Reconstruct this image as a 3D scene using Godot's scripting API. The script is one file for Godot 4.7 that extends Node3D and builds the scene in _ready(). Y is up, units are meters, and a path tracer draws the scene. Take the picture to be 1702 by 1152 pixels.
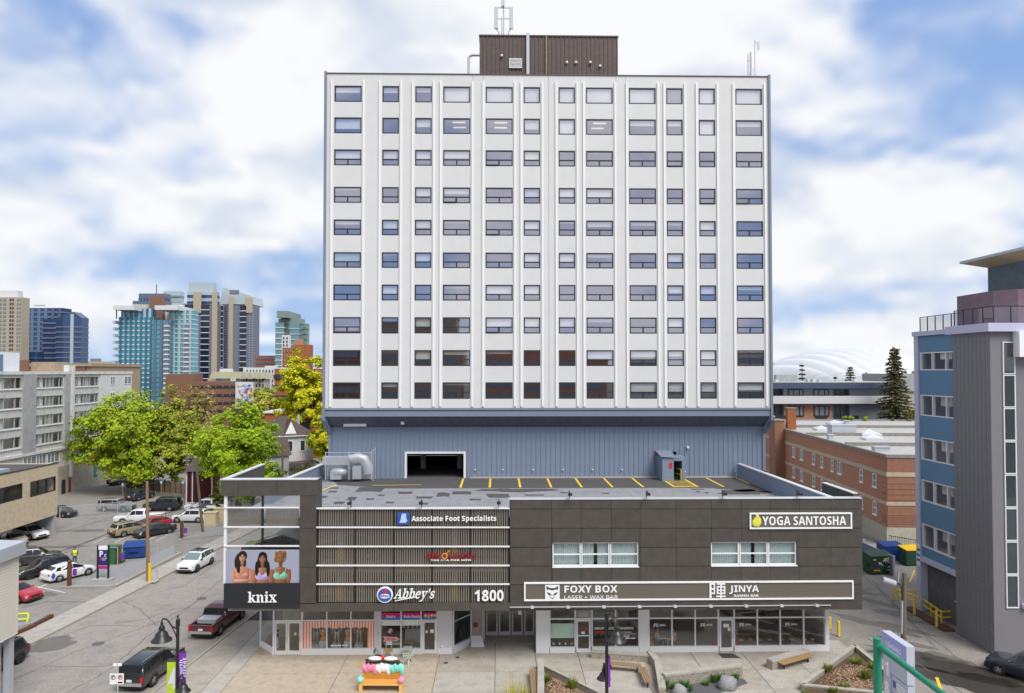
extends Node3D
# y up, metres. The street front of the podium faces +z, the camera hangs in the air at (0, EYE, 0) and looks along -z.
const F := 1190.0
const EYE := 19.9
var look: Basis = Basis.from_euler(Vector3(atan(27.0/F),-atan(23.0/F),0.0))
var M := {}
var used := {}
var rng := RandomNumberGenerator.new()
# ---------------------------------------------------------------- where a point of the photograph lies
func ray(px: float,py: float) -> Vector3:
	return look*Vector3((px - 851.0)/F,-(py - 590.0)/F,-1.0)
func gp(px: float,py: float,y := 0.0) -> Vector3:
	var v := ray(px,py)
	return Vector3(0,EYE,0)+v*((y - EYE)/v.y)
func zp(px: float,py: float,z: float) -> Vector3:
	var v := ray(px,py)
	return Vector3(0,EYE,0)+v*(z/v.z)
func xp(px: float,py: float,x: float) -> Vector3:
	var v := ray(px,py)
	return Vector3(0,EYE,0)+v*(x/v.x)
# ---------------------------------------------------------------- mesh collector
class MB:
	var v := PackedVector3Array()
	var n := PackedVector3Array()
	var uv := PackedVector2Array()
	var col := PackedColorArray()
	var ix := PackedInt32Array()
	var colored := false
	var c := Color.WHITE
	func tri(a: Vector3,b: Vector3,d: Vector3) -> void:
		var k := v.size()
		var nn := (b - a).cross(d - a).normalized()
		for p in [a,b,d]:
			v.append(p); n.append(nn); uv.append(Vector2.ZERO); col.append(c)
		ix.append(k); ix.append(k+2); ix.append(k+1)
	func quad(a: Vector3,b: Vector3,d: Vector3,e: Vector3) -> void:   # counter-clockwise as seen from outside
		var k := v.size()
		var nn := (b - a).cross(e - a)
		if nn.length_squared() < 1e-12: nn = (d - b).cross(e - b)
		nn = nn.normalized()
		v.append(a); v.append(b); v.append(d); v.append(e)
		for i in 4:
			n.append(nn); col.append(c)
		uv.append(Vector2(0,1)); uv.append(Vector2(1,1)); uv.append(Vector2(1,0)); uv.append(Vector2(0,0))
		for i in [0,2,1,0,3,2]: ix.append(k+i)
	func box(a: Vector3,b: Vector3) -> void:
		var p := Vector3(minf(a.x,b.x),minf(a.y,b.y),minf(a.z,b.z))
		var q := Vector3(maxf(a.x,b.x),maxf(a.y,b.y),maxf(a.z,b.z))
		obox(Transform3D(Basis.IDENTITY,(p+q)/2.0),q - p)
	func obox(t: Transform3D,s: Vector3) -> void:
		var h := s/2.0
		var w := []
		for i in 8:
			w.append(t*Vector3(h.x if i & 1 else -h.x,h.y if i & 2 else -h.y,h.z if i & 4 else -h.z))
		quad(w[4],w[5],w[7],w[6]); quad(w[1],w[0],w[2],w[3])
		quad(w[5],w[1],w[3],w[7]); quad(w[0],w[4],w[6],w[2])
		quad(w[6],w[7],w[3],w[2]); quad(w[0],w[1],w[5],w[4])
	func bar(a: Vector3,b: Vector3,w: float,h: float) -> void:   # a square bar from a to b
		var d := b - a
		var l := d.length()
		if l < 1e-5: return
		d /= l
		var up := Vector3.UP if absf(d.y) < 0.95 else Vector3.RIGHT
		var s := up.cross(d).normalized()
		var u := d.cross(s).normalized()
		obox(Transform3D(Basis(s,u,d),(a+b)/2.0),Vector3(w,h,l))
	func vert(p: Vector3,nn: Vector3) -> int:
		v.append(p); n.append(nn); uv.append(Vector2.ZERO); col.append(c)
		return v.size() - 1
	func tube(pts: Array,rad: Array,sides := 8,cap := true) -> void:
		var rings := []
		var m := pts.size()
		var prev := Vector3.ZERO
		for i in m:
			var d: Vector3 = (pts[mini(i+1,m - 1)] - pts[maxi(i - 1,0)]).normalized()
			var s := prev - d*prev.dot(d) if prev != Vector3.ZERO else (Vector3.UP if absf(d.y) < 0.9 else Vector3.RIGHT).cross(d)
			s = s.normalized()
			prev = s
			var u := d.cross(s)
			var ring := []
			for k in sides:
				var a := TAU*k/sides
				var o := s*cos(a)+u*sin(a)
				ring.append(vert(pts[i]+o*rad[mini(i,rad.size() - 1)],o))
			rings.append(ring)
		for i in m - 1:
			for k in sides:
				var a: int = rings[i][k]; var b: int = rings[i][(k+1) % sides]
				var d2: int = rings[i+1][(k+1) % sides]; var e: int = rings[i+1][k]
				for q in [a,d2,b,a,e,d2]: ix.append(q)
		if cap:
			for w in [0,m - 1]:
				var d: Vector3 = (pts[mini(w+1,m - 1)] - pts[maxi(w - 1,0)]).normalized()*(1.0 if w else -1.0)
				var cc := vert(pts[w],d)
				var ids := []
				for k in sides: ids.append(vert(v[rings[w][k]],d))
				for k in sides:
					var a: int = ids[k]; var b: int = ids[(k+1) % sides]
					for q in ([cc,b,a] if w else [cc,a,b]): ix.append(q)
	func lathe(at: Vector3,prof: Array,sides := 16,axis := Basis.IDENTITY) -> void:   # prof: Vector2(radius, height)
		var m := prof.size()
		var base := v.size()
		for i in m:
			var p: Vector2 = prof[i]
			var t: Vector2 = (prof[mini(i+1,m - 1)] - prof[maxi(i - 1,0)]).normalized()
			for k in sides+1:
				var a := TAU*k/sides
				var o := Vector3(cos(a),0,sin(a))
				vert(at+axis*(o*p.x+Vector3.UP*p.y),axis*(o*t.y - Vector3.UP*t.x))
		for i in m - 1:
			for k in sides:
				var a := base+i*(sides+1)+k
				for q in [a,a+1,a+sides+2,a,a+sides+2,a+sides+1]: ix.append(q)
	func poly(pts: Array,y: float) -> void:   # flat sheet, pts Vector2(x, z)
		var pk := PackedVector2Array(pts)
		var t := Geometry2D.triangulate_polygon(pk)
		var k := v.size()
		for p in pts:
			v.append(Vector3(p.x,y,p.y)); n.append(Vector3.UP); uv.append(p); col.append(c)
		for i in range(0,t.size(),3):
			var a: Vector2 = pts[t[i]]; var b: Vector2 = pts[t[i+1]]; var d: Vector2 = pts[t[i+2]]
			var cw := (b - a).cross(d - a) > 0
			ix.append(k+t[i]); ix.append(k+t[i+(1 if cw else 2)]); ix.append(k+t[i+(2 if cw else 1)])
	func slab(pts: Array,y0: float,y1: float) -> void:   # polygon with thickness
		poly(pts,y1)
		var area := 0.0
		for i in pts.size(): area += (pts[i] as Vector2).cross(pts[(i+1) % pts.size()])
		for i in pts.size():
			var a: Vector2 = pts[i]; var b: Vector2 = pts[(i+1) % pts.size()]
			if area > 0:
				var w := a; a = b; b = w
			quad(Vector3(a.x,y0,a.y),Vector3(b.x,y0,b.y),Vector3(b.x,y1,b.y),Vector3(a.x,y1,a.y))
	func plate(pts: Array,z0: float,z1: float) -> void:   # polygon in x-y with thickness along z (z1 is the front)
		var t := Geometry2D.triangulate_polygon(PackedVector2Array(pts))
		for s in [0,1]:
			for i in range(0,t.size(),3):
				var q := []
				for j in 3: q.append(Vector3(pts[t[i+j]].x,pts[t[i+j]].y,z1 if s else z0))
				var cr: float = (q[1] - q[0]).cross(q[2] - q[0]).z
				if (cr > 0) == (s == 1): tri(q[0],q[1],q[2])
				else: tri(q[0],q[2],q[1])
		var area := 0.0
		for i in pts.size(): area += (pts[i] as Vector2).cross(pts[(i+1) % pts.size()])
		for i in pts.size():
			var a: Vector2 = pts[i]; var b: Vector2 = pts[(i+1) % pts.size()]
			if area < 0:
				var w := a; a = b; b = w
			quad(Vector3(a.x,a.y,z1),Vector3(a.x,a.y,z0),Vector3(b.x,b.y,z0),Vector3(b.x,b.y,z1))
	func ball(at: Vector3,r: Vector3,sides := 12,rows := 8) -> void:
		var base := v.size()
		for i in rows+1:
			var e := -PI/2+PI*i/rows
			for k in sides+1:
				var a := TAU*k/sides
				var o := Vector3(cos(a)*cos(e),sin(e),sin(a)*cos(e))
				vert(at+o*r,(o/r).normalized())
		for i in rows:
			for k in sides:
				var a := base+i*(sides+1)+k
				for q in [a,a+1,a+sides+2,a,a+sides+2,a+sides+1]: ix.append(q)
	func mesh() -> ArrayMesh:
		var arr := []
		arr.resize(Mesh.ARRAY_MAX)
		arr[Mesh.ARRAY_VERTEX] = v
		arr[Mesh.ARRAY_NORMAL] = n
		arr[Mesh.ARRAY_TEX_UV] = uv
		if colored: arr[Mesh.ARRAY_COLOR] = col
		arr[Mesh.ARRAY_INDEX] = ix
		var m := ArrayMesh.new()
		m.add_surface_from_arrays(Mesh.PRIMITIVE_TRIANGLES,arr)
		return m
# ---------------------------------------------------------------- nodes
func numbered(called: String,parent: Node) -> String:
	var key := str(parent.get_instance_id())+called
	var k: int = used.get(key,-1)+1
	used[key] = k
	return called if k == 0 else "%s_%03d" % [called,k]
func thing(called: String,label: String,category: String,at := Vector3.ZERO,turn := 0.0,group := "") -> Node3D:
	var o := Node3D.new()
	o.name = numbered(called,self)
	add_child(o)
	o.position = at
	o.rotation.y = turn
	o.set_meta("label",label)
	o.set_meta("category",category)
	if group != "": o.set_meta("group",group)
	return o
func part(called: String,b,m: Material,parent: Node,at := Vector3.ZERO,turn := 0.0) -> MeshInstance3D:
	var o := MeshInstance3D.new()
	o.name = numbered(called,parent)
	o.mesh = b.mesh() if b is MB else b
	o.material_override = m
	parent.add_child(o)
	o.position = at
	o.rotation.y = turn
	return o
func struct(called: String,b,m: Material) -> MeshInstance3D:
	var o := part(called,b,m,self)
	o.set_meta("kind","structure")
	return o
func stuff(o: Node3D) -> Node3D:
	o.set_meta("kind","stuff")
	return o
func bx(a: Vector3,b: Vector3) -> MB:
	var m := MB.new()
	m.box(a,b)
	return m
func copy_of(o: Node3D,label := "") -> Node3D:
	var r: Node3D = o.duplicate()
	var base: String = o.get_meta("base",str(o.name))
	r.name = numbered(base,self)
	add_child(r)
	if label != "": r.set_meta("label",label)
	return r
# ---------------------------------------------------------------- materials
func lin(r: float,g: float,b: float,a := 1.0) -> Color:
	var c := Color(r,g,b).linear_to_srgb()
	c.a = a
	return c
func mat(key: String,c: Color,rough := 0.8,metal := 0.0) -> StandardMaterial3D:
	var m := StandardMaterial3D.new()
	m.albedo_color = c
	m.roughness = rough
	m.metallic = metal
	M[key] = m
	return m
func noise_image(sd: int,freq: float,size: int,oct := 5,cell := false) -> Image:
	var f := FastNoiseLite.new()
	f.seed = sd
	f.frequency = freq
	f.noise_type = FastNoiseLite.TYPE_CELLULAR if cell else FastNoiseLite.TYPE_SIMPLEX_SMOOTH
	f.fractal_octaves = oct
	if cell: f.fractal_type = FastNoiseLite.FRACTAL_NONE
	return f.get_seamless_image(size,size)
func tint_texture(sd: int,size: int,fine: float,coarse: float,amount: float,blotch := 0.0,warm := 0.0) -> ImageTexture:
	# grain and patches round white; multiplies the albedo colour
	var a := noise_image(sd,fine,size,3)
	var b := noise_image(sd+7,coarse,size,5)
	var img := Image.create(size,size,false,Image.FORMAT_RGB8)
	for y in size:
		for x in size:
			var g := (a.get_pixel(x,y).r - 0.5)*amount
			var q := b.get_pixel(x,y).r
			var t := 0.86+g+(q - 0.5)*amount
			if blotch > 0.0: t -= blotch*smoothstep(0.62,0.78,q)
			img.set_pixel(x,y,Color(t+warm*(q - 0.5),t,t - warm*(q - 0.5)))
	img.generate_mipmaps()
	return ImageTexture.create_from_image(img)
func surf(key: String,c: Color,rough: float,tex: Texture2D,scale: float,bump: Texture2D = null,strength := 0.4,metal := 0.0) -> StandardMaterial3D:
	var m := mat(key,c,rough,metal)
	m.albedo_texture = tex
	m.uv1_triplanar = true
	m.uv1_world_triplanar = true
	m.uv1_scale = Vector3.ONE*scale
	if bump:
		m.normal_enabled = true
		m.normal_texture = bump
		m.normal_scale = strength
	return m
func glass(key: String,c: Color,alpha: float,metal := 0.0,rough := 0.02) -> StandardMaterial3D:
	var m := mat(key,Color(c.r,c.g,c.b,alpha),rough,metal)
	m.transparency = BaseMaterial3D.TRANSPARENCY_ALPHA
	return m
func coated(key: String,c: Color,share: float) -> void:   # window glass with a mirror coating that sends back part of the light
	var m := glass(key,c,share,1.0,0.02)
	var w := Image.create(2,2,false,Image.FORMAT_RGB8)
	w.fill(Color.WHITE)
	m.albedo_texture = ImageTexture.create_from_image(w)
func bump_of(img: Image,s := 4.0) -> ImageTexture:
	var j := img.duplicate()
	j.convert(Image.FORMAT_RGBA8)
	j.bump_map_to_normal_map(s)
	return ImageTexture.create_from_image(j)
func make_materials() -> void:
	var clean := tint_texture(51,256,0.02,0.008,0.012)
	var grain := tint_texture(3,256,0.12,0.012,0.16)
	var worn := tint_texture(11,512,0.09,0.008,0.15,0.07,0.03)
	var streak := tint_texture(21,256,0.3,0.02,0.12)
	var rough_n := bump_of(noise_image(5,0.11,256,4),3.0)
	M["grain"] = grain
	surf("asphalt",lin(.41,.375,.34),0.95,worn,0.11,rough_n,0.25)
	surf("asphalt_lot",lin(.35,.325,.295),0.95,worn,0.13,rough_n,0.25)
	surf("asphalt_dark",lin(.10,.095,.09),0.8,worn,0.17,rough_n,0.25)
	surf("asphalt_alley",lin(.36,.33,.29),0.9,worn,0.1,rough_n,0.3)
	surf("wet_patch",lin(.075,.066,.055),0.35,worn,0.2)
	surf("damp_patch",lin(.21,.19,.165),0.7,worn,0.2)
	surf("crack",lin(.16,.15,.14),0.95,grain,0.5)
	surf("tar",lin(.075,.072,.07),0.9,grain,0.5)
	surf("concrete",lin(.56,.52,.46),0.92,worn,0.16,rough_n,0.15)
	surf("concrete_b",lin(.53,.49,.43),0.92,worn,0.19,rough_n,0.15)
	surf("concrete_c",lin(.51,.455,.385),0.92,worn,0.14,rough_n,0.15)
	surf("aggregate",lin(.60,.505,.395),0.95,worn,0.3,rough_n,0.3)
	surf("kerb",lin(.52,.47,.38),0.92,worn,0.4,rough_n,0.2)
	surf("gravel",lin(.40,.40,.41),0.95,tint_texture(31,256,0.3,0.1,0.9),0.5,rough_n,1.0)
	surf("gravel_dark",lin(.15,.15,.155),0.95,tint_texture(33,256,0.3,0.1,0.7),0.8,rough_n,1.0)
	surf("mulch",lin(.16,.095,.055),1.0,tint_texture(35,256,0.25,0.08,1.0),0.6,rough_n,1.2)
	surf("earth",lin(.16,.15,.10),1.0,worn,0.03)
	surf("grass",lin(.10,.15,.03),1.0,worn,0.2)
	surf("membrane",lin(.33,.34,.365),0.8,tint_texture(41,512,0.05,0.01,0.12,0.06),0.06)
	surf("deck_patch",lin(.09,.093,.10),0.85,grain,0.4)
	surf("deck_asphalt",lin(.105,.10,.105),0.85,worn,0.15)
	mat("yellow",lin(.80,.55,.015),0.6)
	mat("yellow_pale",lin(.75,.52,.12),0.6)
	mat("white_paint",lin(.72,.72,.70),0.6)
	# tower
	var lines := Image.create(8,256,false,Image.FORMAT_RGB8)
	for y in 256:
		for x in 8:
			var t := 0.94 if (y % 16) < 2 else 1.0
			lines.set_pixel(x,y,Color(t,t,t))
	surf("facade",lin(.90,.90,.90),0.55,clean,0.2,bump_of(lines,2.0),0.5)
	mat("rib",lin(.80,.80,.80),0.5)
	mat("frame_dark",lin(.022,.022,.03),0.45)
	mat("frame_light",lin(.62,.63,.63),0.4)
	coated("pane",lin(.86,.85,1.0),0.45)
	coated("pane_dark",lin(.8,.8,.8),0.10)
	coated("smoked",lin(.3,.3,.33),0.35)
	coated("pane_clear",lin(.8,.9,.87),0.06)
	mat("blind",lin(.84,.85,.78),0.85)
	mat("blind_green",lin(.50,.66,.56),0.85)
	var tl := mat("tube_light",lin(.8,.76,.62),0.6)
	tl.emission_enabled = true
	tl.emission = Color(1.0,.94,.78)
	tl.emission_energy_multiplier = 0.55
	mat("blind_grey",lin(.27,.27,.29),0.85)
	mat("room",lin(.58,.56,.52),0.9)
	mat("dark_room",lin(.38,.36,.34),0.9)
	var bl := surf("blue_metal",lin(.27,.34,.46),0.5,clean,0.3)
	bl.metallic_specular = 0.4
	surf("blue_metal_light",lin(.27,.31,.42),0.5,clean,0.3)
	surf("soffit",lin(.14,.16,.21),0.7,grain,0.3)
	surf("brown_metal",lin(.135,.095,.085),0.55,streak,0.4)
	mat("galvanised",lin(.50,.53,.57),0.4,0.3)
	mat("steel",lin(.55,.56,.58),0.35,0.5)
	# podium
	surf("brown_panel",lin(.10,.088,.075),0.5,streak,0.25)
	surf("brown_panel_b",lin(.094,.082,.070),0.5,streak,0.22)
	mat("brown_core",lin(.06,.053,.047),0.8)
	mat("screen_rib",lin(.19,.17,.14),0.5,0.1)
	mat("silver",lin(.66,.67,.69),0.35,0.3)
	mat("white_metal",lin(.74,.75,.77),0.4)
	mat("lav_metal",lin(.50,.51,.66),0.45)
	mat("shop_grey",lin(.58,.585,.61),0.5)
	mat("black",lin(.012,.012,.013),0.5)
	mat("navy_black",lin(.014,.016,.022),0.6)
	mat("deck_slab",lin(.30,.28,.25),0.9)
	mat("red",lin(.55,.02,.03),0.4)
	mat("red_dark",lin(.28,.012,.02),0.4)
	mat("orange",lin(.85,.22,.02),0.6)
	mat("sign_white",lin(.82,.83,.85),0.45)
	mat("sign_blue",lin(.02,.09,.42),0.4)
	mat("sign_olive",lin(.55,.56,.05),0.5)
	mat("sign_backer",lin(.13,.112,.09),0.6)
	mat("plate_bronze",lin(.13,.035,.02),0.5)
	mat("curtain",lin(.42,.52,.52),0.9)
	# neighbours
	surf("blue_panel",lin(.16,.325,.51),0.7,clean,0.35)
	surf("grey_tile",lin(.27,.262,.285),0.6,clean,0.5)
	surf("dark_stucco",lin(.17,.163,.17),0.8,grain,0.4)
	surf("maroon_wall",lin(.27,.175,.215),0.6,worn,0.25)
	surf("soffit_cream",lin(.60,.48,.29),0.7,grain,0.3)
	surf("brick",lin(.60,.29,.185),0.9,worn,0.35,rough_n,0.4)
	surf("brick_dark",lin(.42,.205,.13),0.9,worn,0.35,rough_n,0.4)
	surf("brick_orange",lin(.46,.15,.06),0.9,worn,0.3)
	surf("brick_brown",lin(.30,.155,.10),0.9,worn,0.2)
	surf("cream_band",lin(.68,.58,.42),0.85,worn,0.4)
	surf("roof_gravel",lin(.58,.57,.54),0.95,worn,0.2)
	surf("coping",lin(.33,.31,.28),0.7,grain,0.4)
	surf("apartment_wall",lin(.80,.79,.77),0.85,worn,0.12)
	surf("apartment_fin",lin(.50,.51,.525),0.85,worn,0.12)
	surf("apartment_white",lin(.88,.88,.87),0.8,worn,0.15)
	surf("beige_brick",lin(.76,.63,.44),0.9,worn,0.3,rough_n,0.3)
	surf("tan",lin(.50,.38,.26),0.85,worn,0.15)
	surf("tar_roof",lin(.10,.10,.10),0.9,worn,0.2)
	surf("siding_white",lin(.86,.80,.69),0.6,clean,0.4)
	surf("grey_siding",lin(.30,.34,.38),0.7,clean,0.2)
	surf("navy_fascia",lin(.07,.10,.18),0.6,grain,0.2)
	surf("white_wall",lin(.80,.80,.81),0.7,clean,0.2)
	surf("shingle",lin(.13,.095,.085),0.9,worn,0.6)
	surf("stone_pale",lin(.60,.56,.46),0.85,worn,0.1)
	surf("roof_olive",lin(.40,.38,.22),0.9,worn,0.15)
	mat("window_far",lin(.035,.045,.06),0.1)
	mat("window_pale",lin(.20,.24,.27),0.12)
	mat("teal_glass",lin(.10,.34,.40),0.08,0.35)
	mat("teal_dark",lin(.05,.16,.25),0.08,0.35)
	mat("blue_glass",lin(.04,.085,.20),0.08,0.4)
	mat("blue_glass_mid",lin(.12,.19,.30),0.12,0.4)
	mat("navy_glass",lin(.018,.026,.06),0.1,0.2)
	mat("tower_grey",lin(.17,.18,.23),0.6)
	mat("tower_pale",lin(.46,.53,.57),0.4,0.2)
	mat("tower_tan",lin(.42,.36,.27),0.7)
	mat("tower_green",lin(.20,.26,.24),0.5)
	mat("green_glass",lin(.16,.28,.30),0.1,0.3)
	mat("slab_white",lin(.62,.64,.66),0.6)
	mat("dome",lin(.60,.62,.65),0.6)
	surf("wood_pole",lin(.36,.23,.12),0.9,streak,0.8)
	surf("wood_pole_grey",lin(.22,.18,.14),0.9,streak,0.8)
	surf("bench_wood",lin(.48,.30,.12),0.75,streak,1.2)
	surf("bench_wood_old",lin(.40,.27,.15),0.8,streak,1.2)
	surf("timber_brown",lin(.15,.06,.03),0.85,streak,1.0)
	mat("lamp_black",lin(.016,.016,.018),0.35)
	mat("green_pole",lin(.01,.21,.125),0.4)
	mat("purple",lin(.18,.03,.38),0.6)
	mat("lime",lin(.42,.58,.03),0.6)
	mat("navy_print",lin(.02,.02,.15),0.5)
	mat("bin_blue",lin(.012,.045,.20),0.5)
	mat("bin_green",lin(.03,.14,.05),0.5)
	mat("bin_green_dark",lin(.012,.06,.035),0.5)
	mat("bin_yellow",lin(.80,.50,.01),0.5)
	mat("hi_vis_rail",lin(.55,.66,.02),0.5)
	mat("utility_beige",lin(.62,.50,.32),0.7)
	mat("wire",lin(.03,.03,.03),0.6)
	mat("wire_pale",lin(.35,.35,.36),0.5)
	surf("shed_red",lin(.12,.012,.014),0.8,streak,0.5)
	# vehicles
	mat("tyre",lin(.018,.018,.018),0.85)
	mat("arch",lin(.008,.008,.008),0.8)
	mat("rim",lin(.45,.45,.46),0.3,0.6)
	mat("rim_dark",lin(.05,.05,.055),0.35,0.4)
	mat("car_glass",lin(.016,.02,.022),0.04)
	mat("car_glass_pale",lin(.16,.22,.22),0.05)
	mat("trim",lin(.02,.02,.02),0.6)
	mat("chrome",lin(.6,.6,.6),0.2,0.8)
	mat("tail_red",lin(.50,.01,.01),0.25)
	mat("headlight",lin(.65,.67,.68),0.15,0.2)
	mat("plate_white",lin(.70,.71,.72),0.5)
	for k in [["white",.74,.75,.76],["black",.012,.012,.014],["charcoal",.035,.037,.042],["silver",.30,.30,.295],["gold",.30,.26,.16],["maroon",.085,.012,.016],["navy",.012,.02,.035],["red",.42,.008,.02],["champagne",.33,.30,.26]]:
		var p := mat("paint_"+k[0],lin(k[1],k[2],k[3]),0.35,0.0)
		p.clearcoat_enabled = true
		p.clearcoat = 1.0
		p.clearcoat_roughness = 0.05
	var lf := mat("leaf",Color.WHITE,0.7)
	lf.vertex_color_use_as_albedo = true
	lf.backlight_enabled = true
	lf.backlight = Color(.6,.7,.2)
	surf("bark",lin(.10,.08,.06),0.95,streak,1.0)
	var body := mat("body",Color.WHITE,0.75)
	body.vertex_color_use_as_albedo = true
	mat("lilac",lin(.34,.37,.68),.5)
	mat("pylon_grey",lin(.46,.49,.58),.5)
# ---------------------------------------------------------------- camera, sky, sun
func make_view() -> void:
	var cam := Camera3D.new()
	cam.name = "camera"
	add_child(cam)
	cam.projection = Camera3D.PROJECTION_FRUSTUM
	cam.near = 0.5
	cam.far = 4000.0
	cam.size = 2.0*0.5*576.0/F
	cam.frustum_offset = Vector2(0,14.0/1152.0*cam.size)
	cam.transform = Transform3D(look,Vector3(0,EYE,0))
	cam.current = true
	var env := Environment.new()
	env.background_mode = Environment.BG_SKY
	env.tonemap_mode = Environment.TONE_MAPPER_LINEAR
	env.tonemap_exposure = 1.64
	env.sdfgi_enabled = true
	env.ssao_enabled = true
	env.ssil_enabled = true
	var pano := PanoramaSkyMaterial.new()
	pano.panorama = sky_panorama()
	var sky := Sky.new()
	sky.sky_material = pano
	env.sky = sky
	var we := WorldEnvironment.new()
	we.name = "world_environment"
	we.environment = env
	env.background_energy_multiplier = 0.66
	add_child(we)
	var sun := DirectionalLight3D.new()
	sun.name = "sun"
	sun.light_energy = 0.7
	sun.light_angular_distance = 32.0
	sun.light_color = Color(1.0,0.985,0.96)
	sun.shadow_enabled = true
	add_child(sun)
	sun.look_at_from_position(Vector3(34,80,50),Vector3.ZERO)
var cloud_a := FastNoiseLite.new()
var cloud_b := FastNoiseLite.new()
var holes := [[-35.0,27.0,9.0,.75],[-33.0,20.5,8.0,.42],[-34.0,14.0,7.0,.3],[-26.0,8.0,9.0,.42],[-20.0,26.0,6.0,.25],[36.0,21.5,6.5,.75],[31.0,18.0,4.5,.55],[31.5,26.0,4.5,.6],[28.0,8.8,6.5,.75],[35.0,9.2,6.5,.75],[22.5,14.5,4.0,.45],[-9.0,21.0,7.0,.2],[25.0,11.5,5.0,.3]]
var banks := [[-33.0,3.5,8.0,.45],[-22.0,18.0,7.0,.3],[2.0,27.0,14.0,.3],[30.0,3.0,10.0,.5],[34.0,15.0,4.5,.5],[26.0,24.0,5.0,.5],[27.0,15.5,4.0,.35]]
func sky_color(az: float,el: float) -> Color:   # degrees; az 0 is straight ahead, positive to the right
	var a := deg_to_rad(az)
	var e := deg_to_rad(maxf(el,0.0))
	var up := sin(e)
	var r := cos(e)/(up+0.28)
	var p := Vector2(sin(a),-cos(a))*r
	var wx := cloud_b.get_noise_2d(p.x*1.1+9.0,p.y*1.1)*0.35
	var wy := cloud_b.get_noise_2d(p.x*1.1,p.y*1.1+31.0)*0.35
	var d := cloud_a.get_noise_2d(p.x+wx,p.y*1.25+wy)*1.15+0.30
	var fine := cloud_b.get_noise_2d(p.x*4.0+wx*3.0,p.y*5.5+wy*3.0)
	d += fine*0.30
	for h in holes:
		var q: float = Vector2(az - h[0],(el - h[1])*1.7).length_squared()/(h[2]*h[2])
		if q < 4.0: d -= h[3]*exp(-q*1.6)
	for h in banks:
		var q: float = Vector2(az - h[0],(el - h[1])*1.9).length_squared()/(h[2]*h[2])
		if q < 4.0: d += h[3]*exp(-q*1.6)
	var cover := smoothstep(-0.20,0.50,d)
	var t := pow(clampf(1.0 - up,0.0,1.0),2.2)
	var blue := Color(.115,.265,.64).lerp(Color(.38,.56,.83),t)
	var shade := clampf(0.5+0.9*cloud_b.get_noise_2d(p.x*1.7+50.0+wx,p.y*2.2+wy)+0.35*fine,0.0,1.0)
	var cloud := Color(.62,.68,.79).lerp(Color(.90,.905,.915),smoothstep(0.0,0.62,shade))
	cloud = cloud.lerp(Color(.87,.88,.895),0.55*smoothstep(16.0,2.0,el))
	return blue.lerp(cloud,0.10+0.88*cover)
func sky_panorama() -> ImageTexture:
	cloud_a.seed = 23
	cloud_a.frequency = 0.55
	cloud_a.fractal_octaves = 5
	cloud_a.fractal_gain = 0.52
	cloud_b.seed = 77
	cloud_b.frequency = 0.8
	cloud_b.fractal_octaves = 5
	var w := 512
	var img := Image.create(w,w/2,false,Image.FORMAT_RGBF)
	for y in w/2:
		var el := 90.0 - (y+0.5)*360.0/w
		for x in w:
			img.set_pixel(x,y,sky_color((x+0.5)*360.0/w - 180.0,el) if el > -2.0 else Color(.24,.235,.22))
	img.resize(4096,2048,Image.INTERPOLATE_CUBIC)
	var k := 4096.0/360.0
	for y in range(int(52.0*k),int(91.5*k)):
		for x in range(int(134.0*k),int(226.0*k)):
			img.set_pixel(x,y,sky_color((x+0.5)/k - 180.0,90.0 - (y+0.5)/k))
	return ImageTexture.create_from_image(img)
# ---------------------------------------------------------------- ground
func v2(px: float,py: float,y := 0.0) -> Vector2:
	var p := gp(px,py,y)
	return Vector2(p.x,p.z)
func strip(b: MB,pts: Array,w: float,y: float) -> void:
	for i in pts.size() - 1:
		var a: Vector2 = pts[i]; var c: Vector2 = pts[i+1]
		var d := (c - a).normalized()
		var s := Vector2(-d.y,d.x)*w*rng.randf_range(0.35,0.6)
		b.quad(Vector3(a.x+s.x,y,a.y+s.y),Vector3(c.x+s.x,y,c.y+s.y),Vector3(c.x - s.x,y,c.y - s.y),Vector3(a.x - s.x,y,a.y - s.y))
func wobble(a: Vector2,c: Vector2,n: int,amp: float) -> Array:
	var out := []
	for i in n+1:
		out.append(a.lerp(c,float(i)/n)+Vector2(rng.randf_range(-amp,amp),rng.randf_range(-amp,amp)))
	return out
func blob(at: Vector2,rx: float,rz: float,turn := 0.0,n := 22,rough := 0.22) -> Array:
	var out := []
	var ph := rng.randf()*TAU
	for i in n:
		var a := TAU*i/n
		var r := 1.0+rough*(sin(a*3.0+ph)*0.5+sin(a*5.0+ph*2.0)*0.4+rng.randf_range(-.5,.5))
		out.append(at+Vector2(cos(a)*rx*r,sin(a)*rz*r).rotated(turn))
	return out
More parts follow.
